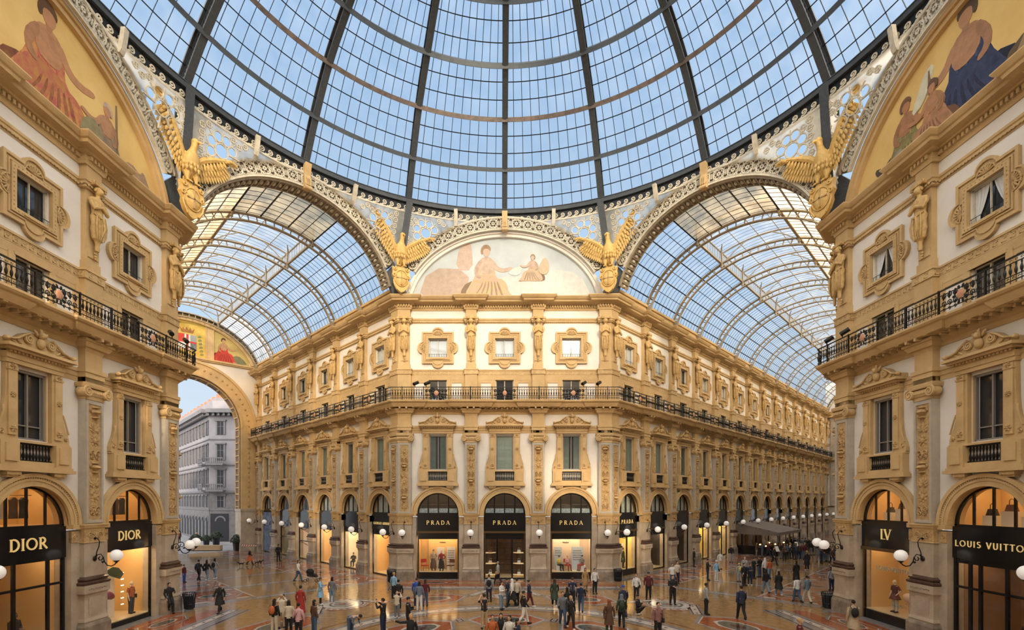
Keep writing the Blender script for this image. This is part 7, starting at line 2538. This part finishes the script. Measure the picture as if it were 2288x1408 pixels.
panel(B3, -1.27, -.62, 1.6, zf, 2.55, BLUEP, 3, 'narrow pale blue text panel, left in the blush shop window')
panel(B3, .2, 1.2, 1.6, zf, 2.55, BLUEP, 5, 'wide pale blue text panel, right in the blush shop window')
for x, w in ((-.92, 'left'), (1.05, 'right')):
    m = MB(); m.box(x-.25, x+.25, 1.0, 1.4, zf, zf+.45)
    simple('display_plinth', 'white cube seat under the %s mannequin of the blush window' % w, 'plinth', B3, [('block', m, WHITEP)])
mannequin(B3, -.92, 1.25, zf+.02, 30, 'sit', 'yellow', 'black', 'seated mannequin in mustard jacket and black hat', hair='cap', hc='black', s=.95)
mannequin(B3, -.2, 1.25, zf+.02, 20, 'sit', 'pink', 'red', 'seated mannequin in pink on a red metal chair', hair='short', hc='camel', s=.95)
mannequin(B3, 1.05, 1.25, zf+.02, -50, 'sit', 'grey', 'red', 'seated mannequin in dark jacket with red cloth', hair='cap', hc='black', s=.97)
chair(B3, -.2, 1.3, zf, REDM, 'small red chair under the pink mannequin', .2)
B2 = F_N @ T(0, 0, 0)
SHELFG = mat('lit_glass_shelf', (.8, .6, .3), .3, emit=(1, .7, .3), estr=.5)
for s in (-1, 1):
    for k, z in enumerate((.25, 1.2, 2.1)):
        m = MB(); m.hprism([(s*1.58, .75), (s*1.05, .75), (s*.8, .95), (s*.72, 1.25), (s*1.58, 1.25)][::(1 if s < 0 else -1)], z, z+.05)
        simple('curved_shelf', 'lit curved glass shelf, %s of the entrance door, %s' % ('left' if s < 0 else 'right', ('lowest', 'middle', 'top')[k]), 'shelf', B2, [('shelf_board', m, SHELFG)], 'curved shelves at the central entrance')
        bag(B2 @ T(s*1.2, .98, z+.05), (WHITEP, MANN, BROWNM)[k] if s < 0 else WHITEP, '%s handbag on the %s shelf %s of the entrance door' % (('white', 'tan', 'brown')[k] if s < 0 else 'white', ('lowest', 'middle', 'top')[k], 'left' if s < 0 else 'right'))
# left facade shop windows
BD_ = F_W @ T(BN, 0, 0); zf = .3
for x, a, w in ((-.75, .25, 'left'), (-.1, -.2, 'right')):
    m = MB(); m.box(-.35, .35, 0, .06, 0, 2.6)
    simple('tilted_screen', 'tilted cream screen, %s one, in the amber window by the arcade' % w, 'screen', BD_ @ T(x, 1.5, zf) @ rotz(a), [('board', m, WALLS['cream'])])
m = MB(); m.ell((-.55, 1.1, 1.6), (.4, .18, .2), 12, 8, rot=Matrix.Rotation(.5, 3, 'Y')); simple('draped_scarf', 'purple and red draped scarf floating in the amber window', 'scarf', BD_, [('cloth', m, mat('purple_silk', (.16, .08, .22), .5, col2=(.4, .03, .04), noise=.1, scale=4))])
m = MB(); m.prism([(-.5, 2.6), (.1, 2.35), (.35, 2.6), (.0, 2.95), (-.4, 3.05), (-.8, 2.9)], 1.0, 1.08); simple('draped_scarf', 'dark green scarf floating in the amber window', 'scarf', BD_, [('cloth', m, mat('green_silk', (.05, .08, .03), .5))])
mannequin(BD_, 1.0, 1.1, zf, 0, 'stand', 'orange', 'navy', 'mannequin in orange and white top with dark trousers in the amber window', tee=True, extra=(('bag', 'black'),), s=1.02)
m = MB()
for k in range(6): m.box(1.35, 1.5, 1.9, 1.95, .7+k*.35, .74+k*.35)
simple('light_rack', 'column of small bright lights at the edge of the amber window', 'light rack', BD_, [('lights', m, STRIP)])
BD2 = F_W
for k, z in enumerate((1.1, 1.75, 2.4, 3.1)):
    m = MB(); m.box(-1.5, .5, 2.2, 2.9, z, z+.06)
    simple('wall_shelf', '%s shelf of bags in the amber entrance' % ('lowest', 'second', 'third', 'topmost')[k], 'shelf', BD2, [('shelf_board', m, BRONZE)], 'shelves in the amber entrance')
    for j in range(3):
        bag(BD2 @ T(-1.1+j*.6, 2.35, z+.06), (BLACK, BROWNM, MANN)[(j+k) % 3], '%s handbag, %s on the %s shelf of the amber entrance' % (('black', 'brown', 'tan')[(j+k) % 3], ('left', 'middle', 'right')[j], ('lowest', 'second', 'third', 'topmost')[k]), 1.15)
m = MB(); m.box(-1.2, -.3, 1.8, 2.4, .0, .85); simple('display_counter', 'amber lit counter inside the left entrance', 'counter', BD2, [('counter_block', m, WALLS['amber'])])
p = BD2 @ Vector((-.15, .9, 0)); person(p.x, p.y, 95, 'fold', 'black', 'black', 'short', 'hair', 'doorman in black suit and white shirt in the left shop entrance', dark=True, s=1.08)
# right facade shop windows
BL = F_E @ T(-BN, 0, 0); zf = .55
m = MB(); m.box(.25, 1.6, 1.9, 1.96, zf, 3.7)
simple('display_backdrop', 'blue and pink painted backdrop in the monogram shop window', 'backdrop', BL, [('board', m, mat('blue_pink_backdrop', (.03, .05, .28), .5, .1, .9, col2=(.55, .25, .35)))])
mannequin(BL, -.25, 1.1, zf, 0, 'hip', 'maroon', 'cream', 'mannequin in short dark red skirt in the monogram shop window', low=None, tee=True, s=1.0, extra=())
m = MB(); N2 = 14
m.loft([[(-.25+r*cos(2*pi*k/N2), 1.1+r*.8*sin(2*pi*k/N2), z) for k in range(N2)] for z, r in ((zf+.72, .3), (zf+.85, .24), (zf+1.02, .16))]); simple('display_skirt', 'flared dark red skirt on the mannequin', 'skirt', BL, [('cloth', m, mat('dark_red_cloth', (.12, .02, .02), .7))])
t = thing('flamingo_figure', 'pink standing flamingo figure in the monogram shop window', 'figure', BL @ T(.65, 1.1, zf))
FLM = mat('flamingo_pink', (.85, .55, .35), .5)
m = MB(); m.ell((0, 0, .95), (.36, .2, .24), 14, 8); m.tube([(.25, 0, 1.05), (.42, 0, 1.25), (.34, 0, 1.5), (.2, 0, 1.55), (.16, 0, 1.42)], [.1, .05, .045, .05, .03], 8); ob('body', m.mesh('body', FLM, True), t)
for s, pts in ((0, [(0, 0, .8), (-.05, 0, .4), (.02, 0, 0)]), (1, [(.05, .03, .8), (-.28, .03, .55), (.1, .03, .3)])):
    m = MB(); m.tube(pts, .02, 6); ob('leg', m.mesh('leg', FLM), t)
t = thing('saxophone_prop', 'large golden saxophone shape above the flamingo', 'prop', BL @ T(.5, 1.5, zf))
m = MB(); m.tube([(0, 0, 1.3), (-.06, 0, 1.9), (-.05, 0, 2.35), (.15, 0, 2.45), (.4, 0, 2.4)], [.13, .1, .06, .04, .03], 10); ob('tube', m.mesh('tube', GOLDLET, True), t)
t = thing('window_lettering', 'pale raised lettering across the monogram shop window', 'lettering', BL); PALEL = mat('pale_teal_letters', (.35, .45, .40), .5)
ob('letters', lettering('LOUIS VUITTON', .22, .75, PALEL, .1, 2.75, False, .1), t)
t = thing('low_lettering', 'dim low lettering near the feet of the mannequin', 'lettering', BL); ob('letters', lettering('PARIS', .16, .75, PALEL, .35, .95, False, .1), t)
BL2 = F_E
p = BL2 @ Vector((1.0, .95, 0)); person(p.x, p.y, -90, 'fold', 'black', 'black', 'short', 'hair', 'doorman in black suit in the right shop entrance', s=1.06)
m = MB(); m.box(-.5, .5, 3.0, 3.1, 2.0, 3.6); simple('dark_picture', 'tall dark framed picture inside the right shop entrance', 'picture', BL2, [('canvas', m, WALLS['dark'])])
# right arcade first window
BR1 = F_R @ T(CR[0], 0, 0)
mannequin(BR1, .45, 1.1, .54, 10, 'stand', 'green', 'green', 'mannequin in a dark green coat in the yellow shop window', low=('coat', 'green'), hair='short', s=1.0)
chair(BR1, -.6, 1.2, .54, mat('mint_seat', (.35, .5, .38), .5), 'mint green chair in the yellow shop window', .3)
panel(BR1, .85, 1.4, 1.6, .54, 2.6, WHITEP, 6, 'white text panel in the yellow shop window')
# dark blue hoarding in the last bay of the left arcade
m = MB(); m.box(-1.6, 1.6, .3, .36, .1, 5.0)
simple('poster_hoarding', 'dark blue cloudy poster filling the last bay of the left arcade', 'poster', F_L @ T(CL[5], 0, 0), [('printed_sheet', m, mat('dark_blue_print', (.015, .03, .09), .4, .3, 1.2, col2=(.16, .22, .32)))])

# ------------------------------------------------------------------ furniture of the gallery floor
BINM = mat('black_slatted_bin', (.02, .025, .035), .4, metal=.3)
def make_bin():
    m = MB(); n = 18
    for k in range(n):
        a = 2*pi*k/n
        m.tube([(.27*cos(a), .27*sin(a), .05), (.3*cos(a), .3*sin(a), .6), (.36*cos(a), .36*sin(a), .95)], .022, 4)
    q = MB(); q.lathe([(.24, .03), (.24, .8), (.22, .8)], 16)
    r = MB(); r.tube([(.36*cos(2*pi*k/20), .36*sin(2*pi*k/20), .95) for k in range(20)], .025, 5, closed=True); r.tube([(.29*cos(2*pi*k/20), .29*sin(2*pi*k/20), .3) for k in range(20)], .02, 5, closed=True)
    return Kit('litter_bin', 'litter bin', [('slats', m.mesh('slats', BINM)), ('liner', q.mesh('liner', BINM)), ('hoop', r.mesh('hoop', BINM))])
K_BIN = make_bin()
for u, v, w in ((423, 1361, 'beside the left corner pier'), (1850, 1359, 'beside the right corner pier'), (875, 1301, 'by the left pier of the central facade'), (1381, 1299, 'by the right pier of the central facade')):
    x, y = ground(u, v); K_BIN.place(T(x, y, 0), 'black slatted litter bin ' + w, 'litter bins')
# stroller
x, y = ground(697, 1300); t = thing('stroller', 'black baby stroller pushed by the person in white', 'stroller', T(x, y, 0) @ rotz(radians(0)))
SB = cloth(C_['black'])
m = MB(); m.loft([[(-.3, -.22, .45), (.45, -.2, .38), (.45, .2, .38), (-.3, .22, .45)], [(-.35, -.24, .75), (.3, -.22, .6), (.3, .22, .6), (-.35, .24, .75)]]); ob('seat', m.mesh('seat', SB), t)
m = MB(); m.ell((-.15, 0, .8), (.32, .25, .25), 12, 8); ob('canopy', m.mesh('canopy', SB, True), t)
m = MB(); m.tube([(-.75, -.2, 1.05), (-.3, -.22, .7), (.4, -.22, .12)], .02, 5); m.tube([(-.75, .2, 1.05), (-.3, .22, .7), (.4, .22, .12)], .02, 5); m.tube([(-.75, -.2, 1.05), (-.75, .2, 1.05)], .02, 5); m.tube([(-.45, 0, .12), (.1, 0, .55)], .02, 5); ob('frame', m.mesh('frame', CHROME), t)
for a, b in ((-.45, -.25), (-.45, .25), (.42, -.2), (.42, .2)):
    m = MB(); m.tube([(a+.1*cos(2*pi*k/12), b, .12+.1*sin(2*pi*k/12)) for k in range(12)], .022, 5, closed=True); ob('wheel', m.mesh('wheel', SB), t)
# dogs
def dog(u, v, face, c, label):
    x, y = ground(u, v)
    n = [(V((0, 0, .24)), .07), (V((0, -.13, .25)), .08), (V((0, -.24, .34)), .05), (V((0, -.33, .40)), .055), (V((0, -.42, .37)), .025), (V((0, .14, .25)), .065), (V((0, .24, .32)), .02), (V((0, .3, .42)), .012)]
    E_ = [(0, 1), (1, 2), (2, 3), (3, 4), (0, 5), (5, 6), (6, 7)]
    for s in (-1, 1):
        i = len(n); n += [(V((s*.05, -.14, .16)), .03), (V((s*.05, -.13, .08)), .018), (V((s*.05, -.15, .02)), .02)]; E_ += [(1, i), (i, i+1), (i+1, i+2)]
        i = len(n); n += [(V((s*.05, .13, .17)), .04), (V((s*.055, .18, .09)), .018), (V((s*.055, .15, .02)), .02)]; E_ += [(5, i), (i, i+1), (i+1, i+2)]
        i = len(n); n += [(V((s*.045, -.31, .47)), .016)]; E_ += [(3, i)]
    t = thing('dog', label, 'dog', T(x, y, 0) @ rotz(radians(face)))
    ob('body', skin_mesh(n, E_, 'dog_body', 1).mesh('dog_body', cloth(C_[c]), True), t)
dog(539, 1265, -60, 'black', 'small black dog left of the person in an orange-red skirt')
dog(574, 1262, 80, 'brownhair', 'small dark dog nearest right of the person in an orange-red skirt')
dog(580, 1261, 100, 'black', 'small black dog farthest right of the person in an orange-red skirt')
# wooden bench barrier, crowd barrier and planters toward the street
x, y = ground(460, 1231)
t = thing('timber_barrier', 'long low pale timber block across the street portal', 'barrier', T(x, y, 0) @ rotz(radians(3)))
m = MB(); m.box(-1.95, 1.95, -.35, .35, .1, .72); ob('timber_body', m.mesh('timber_body', mat('pale_timber', (.46, .32, .18), .7, .15, 2)), t)
m = MB(); m.box(-1.9, 1.9, -.3, .3, 0, .1); ob('dark_base', m.mesh('dark_base', BLACK), t)
x, y = ground(556, 1236)
t = thing('crowd_barrier', 'metal crowd barrier with red and white striped tape', 'barrier', T(x, y, 0) @ rotz(radians(-8)))
m = MB(); m.tube([(-1.1, 0, .15), (-1.1, 0, 1.1), (1.1, 0, 1.1), (1.1, 0, .15)], .025, 5, closed=True)
for k in range(12): m.tube([(-1+k*.18, 0, .15), (-1+k*.18, 0, 1.1)], .01, 4)
for s in (-1, 1): m.tube([(s*.9, -.35, 0), (s*.9, 0, .15), (s*.9, .35, 0)], .02, 5)
ob('frame', m.mesh('frame', CHROME), t)
m = MB(); m.box(-.9, 1.0, -.03, 0, .85, 1.02); ob('white_tape', m.mesh('white_tape', WHITEP), t)
m = MB()
for k in range(6): m.prism([(-.85+k*.31, .85), (-.7+k*.31, .85), (-.6+k*.31, 1.02), (-.75+k*.31, 1.02)], -.035, -.03)
ob('red_stripes', m.mesh('red_stripes', REDM), t)
LEAF = mat('dark_leaves', (.02, .035, .015), .6, .4, 8)
def planter(u, v, s, label):
    x, y = ground(u, v); t = thing('potted_shrub', label, 'potted shrub', T(x, y, 0), 'potted shrubs in the street')
    m = MB(); m.lathe([(.35*s, 0), (.45*s, .8*s), (.48*s, .85*s), (.4*s, .85*s)], 12); ob('pot', m.mesh('pot', BLACK), t)
    m = MB(); r = random.Random(u)
    for k in range(160):
        a = r.uniform(0, 2*pi); e_ = r.uniform(0, 1); q = r.uniform(.5, .75)*s
        m.ell((q*cos(a)*sqrt(1-e_*e_), q*sin(a)*sqrt(1-e_*e_), .95*s+e_*.8*s), (.09, .05, .07), 5, 3)
    m.ell((0, 0, 1.1*s), (.5*s, .5*s, .5*s), 10, 6); ob('foliage', m.mesh('foliage', LEAF), t)
for u, v, s, w in ((437, 1226, 1.1, 'leftmost behind the timber block'), (461, 1221, .9, 'second from the left behind the timber block'), (483, 1219, 1.15, 'third, right end behind the timber block'), (530, 1231, 1.2, 'beside the right jamb of the portal')):
    planter(u, v, s, 'dark bushy shrub in a black pot, ' + w)

# ------------------------------------------------------------------ cafe awning in the right arcade
AWN = mat('grey_brown_canvas', (.20, .165, .14), .8, .1, 3)
t = thing('cafe_awning', 'grey-brown canvas awning with scalloped edge in the right arcade', 'awning', F_R)
m = MB(); x0, x1, o = 28.0, 37.5, -4.6
m.add([(x0, .1, 3.75), (x1, .1, 3.75), (x1, o, 2.75), (x0, o, 2.75), (x0, .1, 3.69), (x1, .1, 3.69), (x1, o, 2.69), (x0, o, 2.69)], [(0, 1, 2, 3), (7, 6, 5, 4), (3, 2, 6, 7), (0, 3, 7, 4), (1, 5, 6, 2)])
ob('canvas_roof', m.mesh('canvas_roof', AWN), t)
m = MB()
for k in range(5): m.add([(x0+.02+k*2.3, .05, 3.765), (x0+.1+k*2.3, .05, 3.765), (x0+.1+k*2.3, o, 2.765), (x0+.02+k*2.3, o, 2.765)], [(0, 1, 2, 3)])
ob('seam', m.mesh('seam', BRONZE), t)
m = MB()
n = 30
for k in range(n):
    a = x0+(x1-x0)*k/n; b = x0+(x1-x0)*(k+1)/n; c = (a+b)/2
    m.prism([(a, 2.5), (c, 2.38), (b, 2.5), (b, 2.72), (a, 2.72)], o-.02, o)
for k in range(16):
    a = o+(-o)*k/16; b = o+(-o)*(k+1)/16; c = (a+b)/2
    zt_ = 2.7+(a-o)/4.7
    q = MB(); q.prism([(a, 2.45), (c, 2.33), (b, 2.45), (b, zt_), (a, zt_)], -.01, .01)
    m.join(q, T(x0, 0, 0) @ rotz(pi/2))
ob('scalloped_valance', m.mesh('scalloped_valance', AWN), t)
for x in (x0+.1, x0+3.2, x0+6.3, x1-.1):
    m = MB(); m.tube([(x, o+.1, 0), (x, o+.1, 2.72)], .05, 6); ob('pole', m.mesh('pole', BLACKIRON), t)
t = thing('cafe_screen', 'low dark glazed screen round the cafe tables', 'screen', F_R)
m = MB(); m.box(x0, x1, o+.02, o+.08, 0, 1.05); m.box(x0, x0+.06, o+.02, .0, 0, 1.05); ob('screen_panel', m.mesh('screen_panel', BLACK), t)
m = MB()
for k in range(8): m.box(x0+k*1.35, x0+k*1.35+.05, o, o+.1, 0, 1.1)
ob('screen_post', m.mesh('screen_post', BRONZE), t)
TLAMP = emis('small_table_lamp_glow', (1, .55, .2), 5.0)
def cafe_table(i, x, y):
    t = thing('cafe_table', 'small cafe table under the awning, %s from the near end' % ORD[i+1], 'table', F_R @ T(x, y, 0), 'cafe tables')
    m = MB(); m.lathe([(.38, .72), (.38, .75)], 14); ob('tabletop', m.mesh('tabletop', WHITEP), t)
    m = MB(); m.lathe([(.2, 0), (.03, .05), (.03, .72)], 8); ob('pedestal', m.mesh('pedestal', BLACKIRON), t)
    l = thing('table_lamp', 'small amber lamp on the %s cafe table' % ORD[i+1], 'lamp', F_R @ T(x, y, .75), 'lamps on the cafe tables')
    m = MB(); m.lathe([(.05, 0), (.015, .03), (.015, .22)], 8); ob('lamp_base', m.mesh('lamp_base', BRONZE), l)
    m = MB(); m.lathe([(.10, .2), (.06, .34)], 10); ob('lamp_shade', m.mesh('lamp_shade', TLAMP), l)
    for s in (-1, 1):
        c = thing('cafe_chair', 'dark cafe chair, %s of the %s cafe table' % ('near side' if s < 0 else 'far side', ORD[i+1]), 'chair', F_R @ T(x+s*.65, y, 0) @ rotz(-s*pi/2), 'cafe chairs')
        m = MB(); m.box(-.2, .2, -.2, .2, .43, .47); ob('seat', m.mesh('seat', BROWNM), c)
        m = MB(); m.box(-.2, .2, .17, .21, .47, .9); ob('backrest', m.mesh('backrest', BROWNM), c)
        for a, b in ((-.17, -.17), (.17, -.17), (-.17, .17), (.17, .17)):
            m = MB(); m.tube([(a, b, 0), (a, b, .44)], .015, 4); ob('leg', m.mesh('leg', BLACKIRON), c)
for i in range(5): cafe_table(i, x0+1.2+i*1.8, -2.9 + (i % 2)*1.2)
for i in range(4):
    t = thing('hanging_lamp', 'small warm lamp hanging under the awning, %s from the near end' % ORD[i+1], 'lamp', F_R @ T(x0+1.2+i*2.4, -3.6, 2.45), 'hanging lamps under the awning')
    m = MB(); m.tube([(0, 0, .1), (0, 0, .5)], .01, 4); ob('cord', m.mesh('cord', BLACKIRON), t)
    m = MB(); m.ell((0, 0, 0), (.09, .09, .1), 10, 6); ob('bulb', m.mesh('bulb', TLAMP), t)
for u, v, w in ((1737, 1253, 'left'), (1781, 1240, 'right')):
    x, y = ground(u, v); t = thing('menu_stand', 'white menu sheet on a dark stand, %s one by the awning' % w, 'menu stand', T(x, y, 0) @ rotz(.4))
    m = MB(); m.lathe([(.2, 0), (.02, .04), (.02, 1.0)], 8); ob('stand', m.mesh('stand', BLACKIRON), t)
    m = MB(); m.add([(-.25, -.1, 1.0), (.25, -.1, 1.0), (.25, .15, 1.55), (-.25, .15, 1.55), (-.25, -.07, .98), (.25, -.07, .98), (.25, .18, 1.53), (-.25, .18, 1.53)], [(0, 1, 2, 3), (7, 6, 5, 4), (0, 4, 5, 1), (3, 2, 6, 7)]); ob('menu_board', m.mesh('menu_board', WHITEP), t)

# garments hanging behind the arched upper windows of the left facade
for c0, wn_ in ((0, 'left entrance'), (BN, 'amber shop window')):
    Fg = F_W @ T(c0, 0, 0)
    m = MB(); m.tube([(-1.2, 1.5, 6.75), (1.2, 1.5, 6.75)], .02, 6)
    simple('clothes_rail', 'clothes rail behind the arched window over the ' + wn_, 'clothes rail', Fg, [('rail_bar', m, BRONZE)])
    for k, (cn, w) in enumerate((('white', 'leftmost'), ('camel', 'second from left'), ('cream', 'third from left'), ('brown', 'fourth from left'), ('black', 'rightmost'))):
        x = -.95 + k*.45
        m = MB(); m.loft([[(x+rx*cos(2*pi*q/10), 1.5+.1*sin(2*pi*q/10), z) for q in range(10)] for z, rx in ((5.75, .2), (6.2, .17), (6.55, .2), (6.66, .06))])
        simple('hanging_garment', '%s garment, %s on the rail over the %s' % (cn, w, wn_), 'garment', Fg, [('cloth', m, cloth(C_[cn]))], 'garments on the rail over the ' + wn_)
for c0, wn_ in ((-BN, 'monogram window'), (0, 'right entrance')):
    Fg = F_E @ T(c0, 0, 0)
    for k in range(3):
        x = -.9 + k*.8
        m = MB(); m.box(x-.25, x+.25, 1.2, 1.6, ZSP+.04, ZSP+.45 + .2*(k % 2))
        simple('display_block', '%s display block behind the arched window over the %s' % (('left', 'middle', 'right')[k], wn_), 'display block', Fg, [('block', m, WALLS['cream'])], 'display blocks over the ' + wn_)
        bag(Fg @ T(x, 1.4, ZSP+.45+.2*(k % 2)), (BLACK, BROWNM, WHITEP)[k], '%s handbag on the %s block over the %s' % (('black', 'brown', 'white')[k], ('left', 'middle', 'right')[k], wn_), 1.3)
